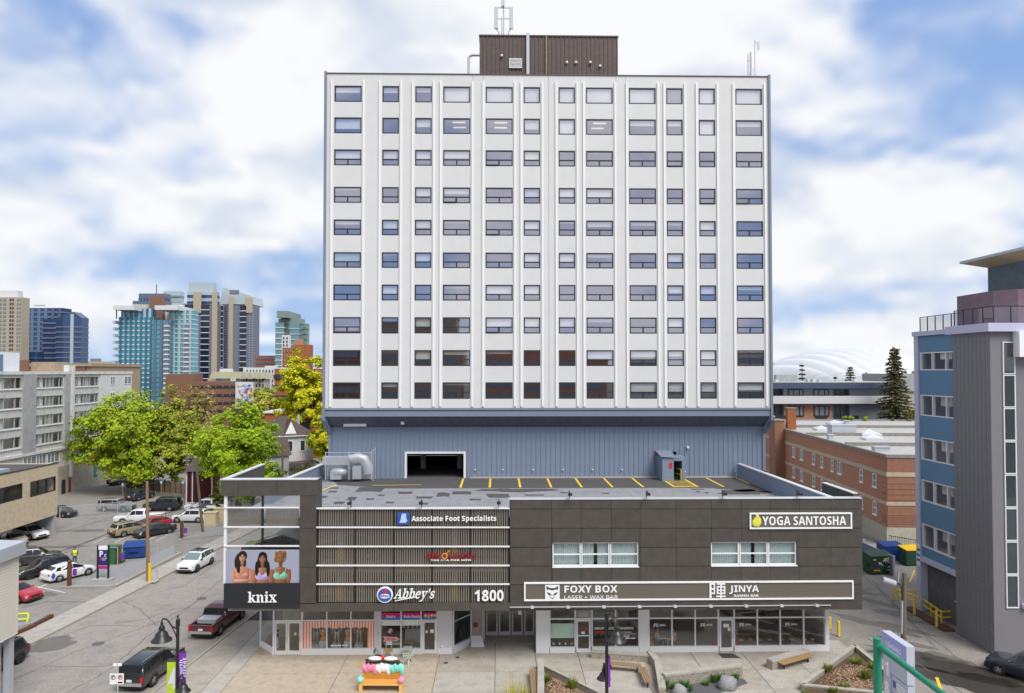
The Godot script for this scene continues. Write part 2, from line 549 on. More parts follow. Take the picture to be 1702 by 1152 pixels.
func make_ground() -> void:
	var b := MB.new()
	b.poly([Vector2(-1500,300),Vector2(1500,300),Vector2(1500,-2500),Vector2(-1500,-2500)],-0.06)
	struct("ground",b,M.earth)
	# street on the left of the podium: kerb lines run 5 degrees off the building
	var lk := func(z: float) -> float: return -33.9+(-53.0 - z)*0.095
	var rk := func(z: float) -> float: return -20.9+(-51.0 - z)*0.098
	b = MB.new()
	b.poly([Vector2(lk.call(-20.0),-20),Vector2(rk.call(-20.0),-20),Vector2(rk.call(-260.0),-260),Vector2(lk.call(-260.0),-260)],-0.004)
	var st := struct("street",b,M.asphalt)
	for c in [[[2,1140],[120,1085],[260,1035],[330,1000]],[[75,1108],[170,1108],[250,1092],[320,1082]],[[110,1152],[185,1112],[242,1060],[300,1020],[372,960]],[[190,1035],[240,1030],[290,1012],[330,1010]],[[60,1072],[150,1040],[230,1040]],[[260,985],[310,972],[370,930]],[[205,1000],[232,1012],[260,1040]],[[318,1018],[352,1020],[372,1012]]]:
		b = MB.new()
		for i in c.size() - 1:
			strip(b,wobble(v2(c[i][0],c[i][1]),v2(c[i+1][0],c[i+1][1]),9,0.09),0.06,0.001)
		part("crack",b,M.crack,st)
	b = MB.new()
	b.poly(blob(v2(84,1071),1.5,1.6,0.5),0.002)
	part("damp_stain",b,M.damp_patch,st)
	for q in [[335,995],[163,1070]]:
		b = MB.new()
		b.lathe(gp(q[0],q[1],0.001),[Vector2(.42,0),Vector2(.42,.006),Vector2(0,.006)],20)
		part("manhole_cover",b,M.crack,st)
	# car park asphalt
	b = MB.new()
	b.poly([Vector2(lk.call(-48.0) - 2.2,-48),Vector2(lk.call(-48.0) - 60,-48),Vector2(-105,-170),Vector2(-36,-170),Vector2(lk.call(-150.0) - 2.0,-150)],-0.008)
	var lot := struct("car_park",b,M.asphalt_lot)
	for c in [[[155,903],[188,888]],[[190,902],[222,886]],[[222,910],[258,892]],[[258,900],[292,882]],[[108,985],[62,975]],[[62,978],[90,965]]]:
		b = MB.new()
		strip(b,[v2(c[0][0],c[0][1]),v2(c[1][0],c[1][1])],0.11,-0.003)
		part("bay_line",b,M.white_paint,lot)
	for c in [[[95,925],[140,905],[192,880]],[[100,885],[170,866],[220,862]],[[35,1010],[80,1000],[150,1000]],[[150,870],[190,858]]]:
		b = MB.new()
		for i in c.size() - 1:
			strip(b,wobble(v2(c[i][0],c[i][1]),v2(c[i+1][0],c[i+1][1]),8,0.12),0.1,-0.002)
		part("tar_seam",b,M.tar,lot)
	for c in [[[143,882],2.4,.8],[[105,909],2.6,.7],[[60,988],2.0,.8]]:
		b = MB.new()
		b.poly(blob(v2(c[0][0],c[0][1]),c[1],c[2]),-0.004)
		part("damp_stain",b,M.damp_patch,lot)
	# left pavement with kerb and slabs
	var wk := thing("pavement","pale concrete pavement along the car park side of the street","pavement")
	wk.set_meta("kind","structure")
	var z := -46.0
	var i := 0
	while z > -150.0:
		var z2 := z - 1.95
		b = MB.new()
		b.slab([Vector2(lk.call(z) - .18,z),Vector2(lk.call(z2) - .18,z2+.03),Vector2(lk.call(z2) - 2.3,z2+.03),Vector2(lk.call(z) - 2.3,z)],-0.02,0.12)
		part("paving_slab",b,[M.concrete,M.concrete_b,M.concrete][i % 3],wk)
		b = MB.new()
		b.slab([Vector2(lk.call(z),z),Vector2(lk.call(z2),z2+.01),Vector2(lk.call(z2) - .17,z2+.01),Vector2(lk.call(z) - .17,z)],-0.02,0.13)
		part("kerbstone",b,M.kerb,wk)
		z = z2
		i += 1
	# gravel beds between pavement and car park
	var gb := [[[[101,977],[182,976],[291,926],[289,906],[235,930],[165,944],[150,957]],"gravel"],[[[306,896],[372,888],[374,858],[345,872]],"gravel"],[[[20,1045],[72,1030],[80,1026],[30,1026]],"gravel"]]
	for q in gb:
		var pts := []
		for p in q[0]: pts.append(v2(p[0],p[1],0.1))
		b = MB.new()
		b.slab(pts,-0.02,0.1)
		var s := part("gravel_bed",b,M[q[1]],self)
		s.set_meta("kind","structure")
	for q in [[[101,978],[190,977]],[[190,977],[300,921]],[[304,897],[374,885]]]:
		var a := gp(q[0][0],q[0][1],0.0); var c := gp(q[1][0],q[1][1],0.0)
		b = MB.new()
		b.bar(a+Vector3(0,.1,0),c+Vector3(0,.1,0),.28,.22)
		var tm := part("edging",b,M.kerb,self)
		tm.set_meta("kind","structure")
	# dirt and rough grass along the far side of the car park
	b = MB.new()
	b.poly([v2(245,824),v2(375,832),v2(375,815),v2(260,806)],0.02)
	struct("verge",b,M.earth)
	# plaza: right pavement of the street and forecourt, slab by slab
	b = MB.new()
	b.poly([Vector2(-22.5,-22),Vector2(60,-22),Vector2(60,-62),Vector2(-19.8,-62)],-0.03)
	struct("plaza_bed",b,M.tar)
	var pl := thing("plaza","concrete forecourt slabs in front of the shops","pavement")
	pl.set_meta("kind","structure")
	z = -24.0
	while z > -64.0:
		var z2 := z - 2.0
		b = MB.new()
		b.slab([Vector2(rk.call(z) ,z),Vector2(rk.call(z2),z2),Vector2(rk.call(z2)+.2,z2),Vector2(rk.call(z)+.2,z)],-0.03,0.05)
		part("kerbstone",b,M.kerb,pl)
		z = z2
	var xs := [-20.6,-18.45,-17.2,-10.5,-4.1,-.2,2.6,5.6,9.6,13.6,17.2,20.6,25.2]
	var zs := [-24.0,-30.0,-35.0,-39.5,-42.2,-45.0,-47.9,-53.0,-58.0]
	for xi in xs.size() - 1:
		for zi in zs.size() - 1:
			var x0: float = xs[xi]+.018; var x1: float = xs[xi+1] - .018
			var za: float = zs[zi] - .018; var zb: float = zs[zi+1]+.018
			var a0: float = x0 if xi > 0 else maxf(rk.call(za)+.23,-99.0)
			var a1: float = x0 if xi > 0 else rk.call(zb)+.23
			if a0 >= x1 or a1 >= x1: continue
			if zi >= 7 and xi > 1: continue
			b = MB.new()
			b.slab([Vector2(a0,za),Vector2(x1,za),Vector2(x1,zb),Vector2(a1,zb)],-0.03,[0.0,0.002,-0.002][(xi+zi) % 3])
			var m: Material = M.concrete if xi == 1 else (M.aggregate if xi in [2,3] else ([M.concrete_b,M.concrete,M.concrete_c][(xi*2+zi) % 3] if xi > 3 else M.concrete_c))
			part("paving_slab",b,m,pl)
	b = MB.new()
	for q in [[760,1093],[741,1102],[610,1097]]: b.lathe(gp(q[0],q[1],0.003),[Vector2(.16,0),Vector2(.16,.006),Vector2(0,.006)],14)
	part("drain_cover",b,M.tar,pl)
	# alley between the podium and the blue building
	b = MB.new()
	b.poly([Vector2(25.2,-22),Vector2(70,-22),Vector2(70,-110),Vector2(20.2,-110),Vector2(20.2,-53),Vector2(25.2,-47.9)],-0.01)
	var al := struct("alley",b,M.asphalt_alley)
	for q in [[1585,1112,5.0,1.2,.62],[1640,1140,4.5,1.7,.7]]:
		b = MB.new()
		b.poly(blob(v2(q[0],q[1]),q[2],q[3],q[4],40,0.3),-0.003)
		part("puddle",b,M.wet_patch,al)
	for q in [[1530,1090,3.2,.7,.6],[1470,1040,3.4,.9,.8],[1490,1020,1.6,.8,.4],[1555,1100,3.0,1.0,.7],[1452,1000,2.6,.5,.9],[1500,1068,2.0,.5,.7],[1435,985,1.2,.5,.6],[1546,1036,1.6,.5,.5],[1620,1120,5,2.4,.7]]:
		b = MB.new()
		b.poly(blob(v2(q[0],q[1]),q[2],q[3],q[4],34,0.4),-0.006)
		part("damp_stain",b,M.damp_patch,al)
	for q in [[[1425,945],[1480,1000],[1560,1080]],[[1450,965],[1520,1040],[1600,1100]],[[1440,1060],[1520,1100],[1600,1150]]]:
		b = MB.new()
		for j in 2: strip(b,wobble(v2(q[j][0],q[j][1]),v2(q[j+1][0],q[j+1][1]),8,.1),.07,-0.001)
		part("crack",b,M.crack,al)
	for q in [[[1557,1126],[1566,1152]],[[1520,948],[1512,968]]]:
		b = MB.new()
		strip(b,[v2(q[0][0],q[0][1]),v2(q[1][0],q[1][1])],.16,0.0)
		part("painted_line",b,M.yellow,al)
	# the avenue under and behind the camera
	b = MB.new()
	b.poly([Vector2(-120,12),Vector2(120,12),Vector2(120,-22),Vector2(-120,-22)],-0.012)
	struct("avenue",b,M.asphalt)
# ---------------------------------------------------------------- the white tower
func grid_wall(b: MB,x0: float,x1: float,y0: float,y1: float,z: float,back: float,holes_in: Array) -> void:
	# a wall facing +z with rectangular openings [xa, xb, ya, yb] and reveals
	var xs := [x0,x1]
	var ys := [y0,y1]
	for h in holes_in:
		for q in [h[0],h[1]]:
			if not xs.has(q): xs.append(q)
		for q in [h[2],h[3]]:
			if not ys.has(q): ys.append(q)
	xs.sort()
	ys.sort()
	for yi in ys.size() - 1:
		var run := -1.0
		for xi in xs.size() - 1:
			var cx: float = (xs[xi]+xs[xi+1])/2.0
			var cy: float = (ys[yi]+ys[yi+1])/2.0
			var open := false
			for h in holes_in:
				if cx > h[0] and cx < h[1] and cy > h[2] and cy < h[3]:
					open = true
					break
			if not open: b.quad(Vector3(xs[xi],ys[yi],z),Vector3(xs[xi+1],ys[yi],z),Vector3(xs[xi+1],ys[yi+1],z),Vector3(xs[xi],ys[yi+1],z))
	for h in holes_in:
		var a := Vector3(h[0],h[2],z); var c := Vector3(h[1],h[3],z); var k := Vector3(0,0,back)
		var d := Vector3(h[1],h[2],z); var e := Vector3(h[0],h[3],z)
		b.quad(a - k,d - k,d,a); b.quad(e,c,c - k,e - k); b.quad(a - k,a,e,e - k); b.quad(d,d - k,c - k,c)
func corrugated(b: MB,x0: float,x1: float,y0: float,y1: float,z: float,pitch: float,depth: float) -> void:
	# standing-seam sheet facing +z; depth is how far the ribs stand proud
	var n := maxi(1,int(round((x1 - x0)/pitch)))
	var w := (x1 - x0)/n
	for i in n:
		var x := x0+i*w
		var prof := [Vector2(x,z),Vector2(x+w*.62,z),Vector2(x+w*.70,z+depth),Vector2(x+w*.92,z+depth),Vector2(x+w,z)]
		for j in 4:
			b.quad(Vector3(prof[j].x,y0,prof[j].y),Vector3(prof[j+1].x,y0,prof[j+1].y),Vector3(prof[j+1].x,y1,prof[j+1].y),Vector3(prof[j].x,y1,prof[j].y))
var window_meshes := {}
func window_frame(w: float,h: float,split: bool,wide: bool) -> ArrayMesh:
	var key := "%.2f %.2f %s" % [w,h,split]
	if not window_meshes.has(key):
		var b := MB.new()
		var t := .11
		b.box(Vector3(-w/2,0,-.09),Vector3(-w/2+t,h,.03))
		b.box(Vector3(w/2 - t,0,-.09),Vector3(w/2,h,.03))
		b.box(Vector3(-w/2+t,0,-.09),Vector3(w/2 - t,t,.028))
		b.box(Vector3(-w/2+t,h - t*1.1,-.09),Vector3(w/2 - t,h,.028))
		if split:
			b.box(Vector3(-w/2+t,h*.36,-.09),Vector3(w/2 - t,h*.36+.1,.026))
			if wide: b.box(Vector3(-.06,t,-.09),Vector3(.06,h*.36,.024))
		window_meshes[key] = b.mesh()
	return window_meshes[key]
const TZ := -66.0
func make_tower() -> void:
	var t := thing("office_tower","tall white office tower with ten rows of dark framed windows above a blue base","building")
	var cols := [[556,601],[636,663],[690,718],[736.5,782],[807,852.5],[870,898],[928,956],[974,1018.5],[1045,1090],[1107,1135],[1161,1188.5],[1222.5,1266.5]]
	var rows := [[144.5,171.5],[197,223.5],[250,276.5],[312,338.5],[366,392],[420,446],[473.5,500],[527.5,554.5],[582,608.5],[635.5,663]]
	var shade := [
		[.4,.4,.35,1,1,1,1,1,1,9,1,1],
		[.7,0,.55,0,0,.65,.92,0,.4,.4,1,.4],
		[.62,.62,.62,.5,0,.62,0,.15,.05,0,0,0],
		[.2,.12,.62,.4,0,.62,.62,.62,.1,0,0,0],
		[.3,.62,.5,.2,.15,.62,.2,.4,.3,.3,.62,.1],
		[-.62,.2,.62,0,0,.62,.62,.3,.1,.55,0,.1],
		[0,.62,0,.25,.62,.62,.1,.1,0,.5,.55,.3],
		[0,.1,.62,0,.62,.62,.62,.3,.1,.62,.1,.1],
		[.1,.15,.62,.3,.25,0,0,.62,.62,.4,.62,0],
		[0,.3,0,.2,0,0,0,0,.62,.62,.62,.5]]
	var top := zp(911,125.5,TZ).y
	var bot := zp(911,678,TZ).y
	var xl := zp(542.5,300,TZ).x
	var xr := zp(1277.5,300,TZ).x
	var openings := []
	var wins := []
	for c in cols.size():
		var cxm: float = (cols[c][0]+cols[c][1])/2.0
		var wide: bool = cols[c][1] - cols[c][0] > 35
		var w := 2.52 if wide else 1.54
		for r in rows.size():
			# the columns follow one vertical line: read it at the top row
			var x := zp(cxm,158,TZ).x
			var y0: float = zp(870,rows[r][1],TZ).y
			var y1: float = zp(870,rows[r][0],TZ).y
			openings.append([x - w/2,x+w/2,y0,y1])
			wins.append([x,y0,w,y1 - y0,r,c,wide])
	var b := MB.new()
	grid_wall(b,xl,xr,bot,top,TZ,.18,openings)
	part("facade",b,M.facade,t)
	# body behind the facade: sides, back, roof
	b = MB.new()
	b.quad(Vector3(xl,14.6,TZ - 22),Vector3(xl,14.6,TZ),Vector3(xl,top,TZ),Vector3(xl,top,TZ - 22))
	b.quad(Vector3(xr,14.6,TZ),Vector3(xr,14.6,TZ - 22),Vector3(xr,top,TZ - 22),Vector3(xr,top,TZ))
	b.quad(Vector3(xr,14.6,TZ - 22),Vector3(xl,14.6,TZ - 22),Vector3(xl,top,TZ - 22),Vector3(xr,top,TZ - 22))
	part("side_wall",b,M.blue_metal,t)
	part("roof",bx(Vector3(xl,top - .5,TZ - 22),Vector3(xr,top - .25,TZ - .02)),M.tar_roof,t)
	part("coping",bx(Vector3(xl,top,TZ - .4),Vector3(xr,top+.1,TZ+.06)),M.brown_metal,t)
	# storey slabs and rooms seen through the windows
	for r in 11:
		var y := bot+.25+r*3.03 if r < 7 else bot+.25+r*3.03
		part("floor_slab",bx(Vector3(xl+.05,y - .15,TZ - 5),Vector3(xr - .05,y+.1,TZ - .25)),M.room,t)
	part("core_wall",bx(Vector3(xl+.05,bot,TZ - 5.3),Vector3(xr - .05,top - .6,TZ - 5.05)),M.room,t)
	for c in cols.size() - 1:
		var x: float = (zp(cols[c][1],158,TZ).x+zp(cols[c+1][0],158,TZ).x)/2.0
		part("partition",bx(Vector3(x - .06,bot+.3,TZ - 5),Vector3(x+.06,top - .6,TZ - .25)),M.room,t)
	# vertical ribs beside each column of windows
	var rib := bx(Vector3(-.09,zp(870,675.5,TZ).y,0),Vector3(.09,zp(870,136,TZ).y,.13)).mesh()
	for c in cols.size():
		var x := zp((cols[c][0]+cols[c][1])/2.0,158,TZ).x
		var w := 2.52 if cols[c][1] - cols[c][0] > 35 else 1.54
		for s in [-1,1]: part("rib",rib,M.rib,t,Vector3(x+s*(w/2+.21),0,TZ))
	for x in [zp(786,158,TZ).x,zp(803,158,TZ).x,zp(912,158,TZ).x,zp(1024,158,TZ).x,zp(1040,158,TZ).x]:
		part("joint_strip",bx(Vector3(x - .02,bot,TZ),Vector3(x+.02,top,TZ+.012)),M.apartment_fin,t)
	# windows
	var pane_m := {}
	for q in wins:
		var wn := Node3D.new()
		wn.name = numbered("window",t)
		t.add_child(wn)
		wn.position = Vector3(q[0],q[1],TZ - .04)
		var split: bool = q[4] > 1
		part("frame",window_frame(q[2],q[3],split,q[6]),M.frame_dark,wn)
		var key := "%.2f %.2f" % [q[2],q[3]]
		if not pane_m.has(key):
			var pb := MB.new()
			pb.quad(Vector3(-q[2]/2+.06,.06,0),Vector3(q[2]/2 - .06,.06,0),Vector3(q[2]/2 - .06,q[3] - .06,0),Vector3(-q[2]/2+.06,q[3] - .06,0))
			pane_m[key] = pb.mesh()
		var pn := part("pane",pane_m[key],M.pane,wn,Vector3(0,0,-.035))
		# hand-set panes are never quite flat: each mirrors a slightly different piece of sky
		pn.rotation = Vector3(rng.randf_range(-.012,.012),rng.randf_range(-.006,.006),0)
		var s: float = shade[q[4]][q[5]]
		if s != 0:
			var m: Material = M.blind_grey if s > 5 else (M.blind_green if s < 0 else M.blind)
			var f := 1.0 if s > 5 else absf(s)
			part("blind",bx(Vector3(-q[2]/2+.05,q[3]*(1 - f)+.02,-.16),Vector3(q[2]/2 - .05,q[3] - .03,-.15)),m,wn)
		if s == 0 and q[4] == 1 and q[6]:
			for k in 2: part("ceiling_light",bx(Vector3(-.45,q[3] - .12,-1.0 - k*1.4),Vector3(.75,q[3] - .06,-.75 - k*1.4)),M.tube_light,wn)
		# a few hopper vents stand open
		if [q[4],q[5]] in [[2,4],[2,9],[4,4],[3,10],[3,11],[3,3],[7,4],[7,1]]:
			var vb := MB.new()
			var vw: float = (q[2]/2 - .1) if q[6] else q[2] - .2
			var vx: float = -q[2]/4 - .02 if q[6] else 0.0
			for e in [[-vw/2,-vw/2+.06,0,.55],[vw/2 - .06,vw/2,0,.55],[-vw/2+.06,vw/2 - .06,0,.06],[-vw/2+.06,vw/2 - .06,.49,.55]]:
				vb.box(Vector3(e[0],e[2],-.03),Vector3(e[1],e[3],.03))
			var v := part("open_vent",vb,M.frame_dark,wn,Vector3(vx,.1,.09))
			v.rotation.x = -0.25
	# blue end fins, band, sloping soffit and recessed base
	for s in [[zp(538.5,300,TZ).x,xl],[xr,zp(1281,300,TZ).x]]:
		part("end_fin",bx(Vector3(s[0],15.35,TZ - 22),Vector3(s[1],top+.18,TZ+.18)),M.blue_metal_light,t)
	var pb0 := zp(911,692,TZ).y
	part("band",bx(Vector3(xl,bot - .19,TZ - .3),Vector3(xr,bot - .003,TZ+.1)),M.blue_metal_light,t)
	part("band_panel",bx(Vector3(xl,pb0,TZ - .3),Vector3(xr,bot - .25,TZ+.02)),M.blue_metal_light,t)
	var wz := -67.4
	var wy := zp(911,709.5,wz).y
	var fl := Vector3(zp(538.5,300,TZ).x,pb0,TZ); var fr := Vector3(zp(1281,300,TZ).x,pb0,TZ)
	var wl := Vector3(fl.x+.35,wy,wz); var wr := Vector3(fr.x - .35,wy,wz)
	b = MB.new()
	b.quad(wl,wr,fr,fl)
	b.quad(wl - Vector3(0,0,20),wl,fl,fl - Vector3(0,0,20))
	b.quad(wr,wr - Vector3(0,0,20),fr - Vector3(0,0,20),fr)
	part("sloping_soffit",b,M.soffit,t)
	for s in [[fl,wl],[fr,wr]]:
		b = MB.new()
		b.bar(s[0]+Vector3(0,0,.05),s[1]+Vector3(0,-.5,.12),.42,.3)
		part("bracket",b,M.blue_metal_light,t)
	var gx0 := zp(676,770,wz).x; var gx1 := zp(771,770,wz).x; var gy := zp(720,754,wz).y
	b = MB.new()
	corrugated(b,wl.x,gx0,9.85,wy,wz,.46,.06)
	var dx0 := zp(1120.5,780,-65.6).x; var dx1 := zp(1132.5,780,-65.6).x
	corrugated(b,gx1,dx0,9.85,wy,wz,.46,.06)
	corrugated(b,dx1,wr.x,9.85,wy,wz,.46,.06)
	corrugated(b,dx0,dx1,12.3,wy,wz,.46,.06)
	corrugated(b,gx0,gx1,gy,wy,wz,.46,.06)
	part("base_wall",b,M.blue_metal,t)
	part("corner_pipe",bx(Vector3(wl.x - .12,9.9,wz - .1),Vector3(wl.x+.12,wy - .4,wz+.18)),M.blue_metal_light,t)
	part("corner_pipe",bx(Vector3(wr.x - .12,9.9,wz - .1),Vector3(wr.x+.12,wy - .4,wz+.18)),M.blue_metal_light,t)
	# garage opening with a pale frame and the dark deck inside
	b = MB.new()
	b.box(Vector3(gx0 - .18,9.9,wz - .1),Vector3(gx0+.02,gy+.18,wz+.12))
	b.box(Vector3(gx1 - .02,9.9,wz - .1),Vector3(gx1+.18,gy+.18,wz+.12))
	b.box(Vector3(gx0+.02,gy,wz - .1),Vector3(gx1 - .02,gy+.18,wz+.12))
	part("garage_frame",b,M.white_metal,t)
	b = MB.new()
	b.box(Vector3(wl.x+.2,9.6,wz - 18),Vector3(wr.x - .2,9.88,wz - .1))
	part("garage_floor",b,M.deck_asphalt,t)
	b = MB.new()
	b.box(Vector3(wl.x+.2,9.9,wz - 18.2),Vector3(wr.x - .2,14,wz - 18))
	b.box(Vector3(wl.x+.2,13.2,wz - 18),Vector3(wr.x - .2,13.5,wz - .1))
	b.box(Vector3(wl.x+.1,9.9,wz - 18),Vector3(wl.x+.2,13.2,wz - .1))
	b.box(Vector3(wr.x - .2,9.9,wz - 18),Vector3(wr.x - .1,13.2,wz - .1))
	part("garage_shell",b,M.dark_room,t)
	for x in [gx0+.6,gx1 - 1.0]: part("garage_column",bx(Vector3(x,9.9,wz - 7),Vector3(x+.5,13.2,wz - 6.5)),M.room,t)
	# kerb strip and wall fittings
	part("wheel_kerb",bx(Vector3(gx1+.6,9.9,wz+.1),Vector3(wr.x - .3,10.02,wz+.35)),M.concrete,t)
	for p in [[790,781],[836,781],[886,781],[936,781],[985,781],[1034,781],[1222,783],[1139,784]]:
		b = MB.new()
		b.lathe(zp(p[0],p[1],wz+.06),[Vector2(.07,0),Vector2(.07,.1),Vector2(0,.12)],8,Basis(Vector3.RIGHT,PI/2))
		part("wall_light",b,M.white_metal,t)
	b = MB.new()
	var lp := zp(590,704,TZ - 1.0)
	b.bar(lp+Vector3(-1.05,0,0),lp+Vector3(1.05,0,0),.1,.55)
	var sl := part("soffit_light",b,M.white_metal,t)
	part("soffit_light",bx(zp(669,702,TZ - .8) - Vector3(.15,.2,.1),zp(669,702,TZ - .8)+Vector3(.15,.2,.1)),M.white_metal,t)
	part("camera_box",bx(zp(1143,743,wz+.1) - Vector3(.1,.1,0),zp(1143,743,wz+.1)+Vector3(.1,.1,.2)),M.white_metal,t)
	# mechanical penthouse
	var pz := -69.0
	var pl := zp(797,90,pz).x; var pr := zp(1027,90,pz).x; var py := zp(911,61,pz).y
	var ph := Node3D.new()
	ph.name = "penthouse"
	t.add_child(ph)
	b = MB.new()
	corrugated(b,pl,pr,top - .3,py,pz,.42,.05)
	b.quad(Vector3(pl,top - .3,pz - 10),Vector3(pl,top - .3,pz),Vector3(pl,py,pz),Vector3(pl,py,pz - 10))
	b.quad(Vector3(pr,top - .3,pz),Vector3(pr,top - .3,pz - 10),Vector3(pr,py,pz - 10),Vector3(pr,py,pz))
	b.quad(Vector3(pl,py,pz),Vector3(pr,py,pz),Vector3(pr,py,pz - 10),Vector3(pl,py,pz - 10))
	part("cladding",b,M.brown_metal,ph)
	part("coping",bx(Vector3(pl - .05,py,pz - 10),Vector3(pr+.05,py+.12,pz+.1)),M.brown_metal,ph)
	part("duct",bx(Vector3(zp(877,90,pz).x - .13,top - .2,pz+.06),Vector3(zp(877,90,pz).x+.16,py+.25,pz+.3)),M.galvanised,ph)
	part("downpipe",bx(Vector3(zp(908,90,pz).x - .06,top - .2,pz+.06),Vector3(zp(908,90,pz).x+.06,py,pz+.18)),M.tan,ph)
	b = MB.new()
	var lv := zp(847,114,pz)
	for k in 6: b.box(lv+Vector3(0,.08+k*.14,.06),lv+Vector3(1.15,.15+k*.14,.16))
	b.box(lv+Vector3(-.05,0,.05),lv+Vector3(0,.95,.17)); b.box(lv+Vector3(1.15,0,.05),lv+Vector3(1.2,.95,.17))
	b.box(lv+Vector3(0,0,.05),lv+Vector3(1.15,.06,.17)); b.box(lv+Vector3(0,.89,.05),lv+Vector3(1.15,.95,.17))
	part("louvre",b,M.white_metal,ph)
	part("louvre_back",bx(lv+Vector3(0,.05,.052),lv+Vector3(1.15,.9,.056)),M.dark_room,ph)
	for q in [[942,105],[957,105],[981,105],[997,111],[834,94]]:
		b = MB.new()
		b.lathe(zp(q[0],q[1],pz),[Vector2(.1,0),Vector2(.13,.22),Vector2(0,.25)],10,Basis(Vector3.RIGHT,PI/2))
		part("vent_cap",b,M.white_metal,ph)
	part("roof_box",bx(Vector3(zp(919,118,pz).x,top+.02,pz+.3),Vector3(zp(984,118,pz).x,top+.32,pz+1.0)),M.galvanised,ph)
	b = MB.new()
	var e0 := zp(779,124,pz+.5)
	b.tube([Vector3(e0.x,top - .2,e0.z),zp(779,97,pz+.5),zp(781,93,pz+.5),zp(785,91.5,pz+.5),zp(797,91.5,pz+.5)],[.13],10)
	part("pipe",b,M.galvanised,ph)
	# antennas
	var an := thing("antenna_mast","cluster of pale panel antennas on a mast above the brown penthouse","antenna")
	var ax := zp(837,58,pz - 2).x
	b = MB.new()
	b.tube([Vector3(ax,py,pz - 2),Vector3(ax,zp(837,5,pz - 2).y,pz - 2)],[.07],8)
	b.tube([Vector3(ax - .2,py,pz - 2),Vector3(ax - .2,zp(837,30,pz - 2).y,pz - 2)],[.05],8)
	part("mast",b,M.galvanised,an)
	for s in [-1,1]:
		part("antenna_panel",bx(Vector3(ax+s*.75 - .2,zp(837,48,pz - 2).y,pz - 2.1),Vector3(ax+s*.75+.2,zp(837,12,pz - 2).y,pz - 1.9)),M.galvanised,an)
		b = MB.new()
		b.tube([Vector3(ax+s*.7,zp(837,49,pz - 2).y,pz - 2),Vector3(ax+s*.45,zp(837,54,pz - 2).y,pz - 2),Vector3(ax+s*.8,py+.1,pz - 2)],[.04],6)
		part("cable",b,M.brown_metal,an)
	for yy in [13.0,31.0]:
		b = MB.new()
		b.bar(Vector3(ax - .8,zp(837,yy,pz - 2).y,pz - 2),Vector3(ax+.8,zp(837,yy,pz - 2).y,pz - 2),.08,.08)
		part("cross_bar",b,M.galvanised,an)
	part("antenna_panel",bx(Vector3(ax - .25,zp(837,12,pz - 2).y,pz - 1.9),Vector3(ax+.1,zp(837,0,pz - 2).y,pz - 1.7)),M.galvanised,an)
	an = thing("rooftop_aerial","slim whip aerials clamped at the corner of the tower roof","antenna")
	for q in [[1243.5,90,.05],[1248,87,.09],[1255,66,.04]]:
		b = MB.new()
		var x := zp(q[0],120,TZ - 1).x
		b.tube([Vector3(x,top - .4,TZ - 1),Vector3(x,zp(q[0],q[1],TZ - 1).y,TZ - 1)],[q[2]],8)
		part("aerial",b,M.galvanised,an)
	b = MB.new()
	b.bar(zp(1242,127,TZ - 1),zp(1255,113,TZ - 1),.05,.05)
	b.bar(zp(1242,101,TZ - 1),zp(1250,101,TZ - 1),.05,.05)
	b.bar(zp(1254,73,TZ - 1),zp(1262,69,TZ - 1),.04,.04)
	b.bar(zp(1255,88,TZ - 1),zp(1261,80,TZ - 1),.04,.04)
	part("brace",b,M.galvanised,an)
	part("small_panel",bx(zp(1259,82,TZ - 1) - Vector3(0,0,.05),zp(1262,69,TZ - 1)+Vector3(0,0,.05)),M.galvanised,an)
# ---------------------------------------------------------------- lettering
func font_of(key: String) -> Font:
	if not M.has("font_"+key):
		var f := SystemFont.new()
		f.font_names = PackedStringArray(["Droid Serif" if key.begins_with("serif") else "Droid Sans"])
		f.font_weight = 700 if key.ends_with("bold") else 400
		M["font_"+key] = f
	return M["font_"+key]
func text_fit(called: String,s: String,fkey: String,x0: float,x1: float,y0: float,y1: float,z: float,depth: float,m: Material,parent: Node,slant := 0.0) -> MeshInstance3D:
	# lettering whose ink fills the rectangle x0..x1, y0..y1 in the plane z, facing +z
	var t := TextMesh.new()
	t.text = s
	t.font = font_of(fkey)
	t.font_size = 48
	t.pixel_size = 0.01
	t.depth = depth
	t.curve_step = 1.5
	var bb := t.get_aabb()
	var o := part(called,t,m,parent)
	var sx := (x1 - x0)/maxf(bb.size.x,.001)
	var sy := (y1 - y0)/maxf(bb.size.y,.001)
	var bs := Basis(Vector3(sx,0,0),Vector3(slant*sy,sy,0),Vector3(0,0,1))
	var c := bb.position+bb.size/2.0
	o.transform = Transform3D(bs,Vector3((x0+x1)/2,(y0+y1)/2,z) - bs*Vector3(c.x,c.y,0))
	return o
func sign_px(called: String,s: String,fkey: String,r: Array,z: float,depth: float,m: Material,parent: Node,slant := 0.0) -> MeshInstance3D:
	var a := zp(r[0],r[3],z); var c := zp(r[2],r[1],z)
	return text_fit(called,s,fkey,a.x,c.x,a.y,c.y,z,depth,m,parent,slant)
func rect_px(r: Array,z: float,thick: float) -> MB:   # a plate filling a pixel rectangle on the plane z, standing thick proud of it
	var a := zp(r[0],r[3],z); var c := zp(r[2],r[1],z)
	return bx(a,c+Vector3(0,0,thick))
func frame_px(r: Array,z: float,w: float,thick: float) -> MB:
	var a := zp(r[0],r[3],z); var c := zp(r[2],r[1],z)
	var b := MB.new()
	b.box(a,Vector3(a.x+w,c.y,z+thick)); b.box(Vector3(c.x - w,a.y,z),Vector3(c.x,c.y,z+thick))
	b.box(Vector3(a.x+w,a.y,z),Vector3(c.x - w,a.y+w,z+thick)); b.box(Vector3(a.x+w,c.y - w,z),Vector3(c.x - w,c.y,z+thick))
	return b
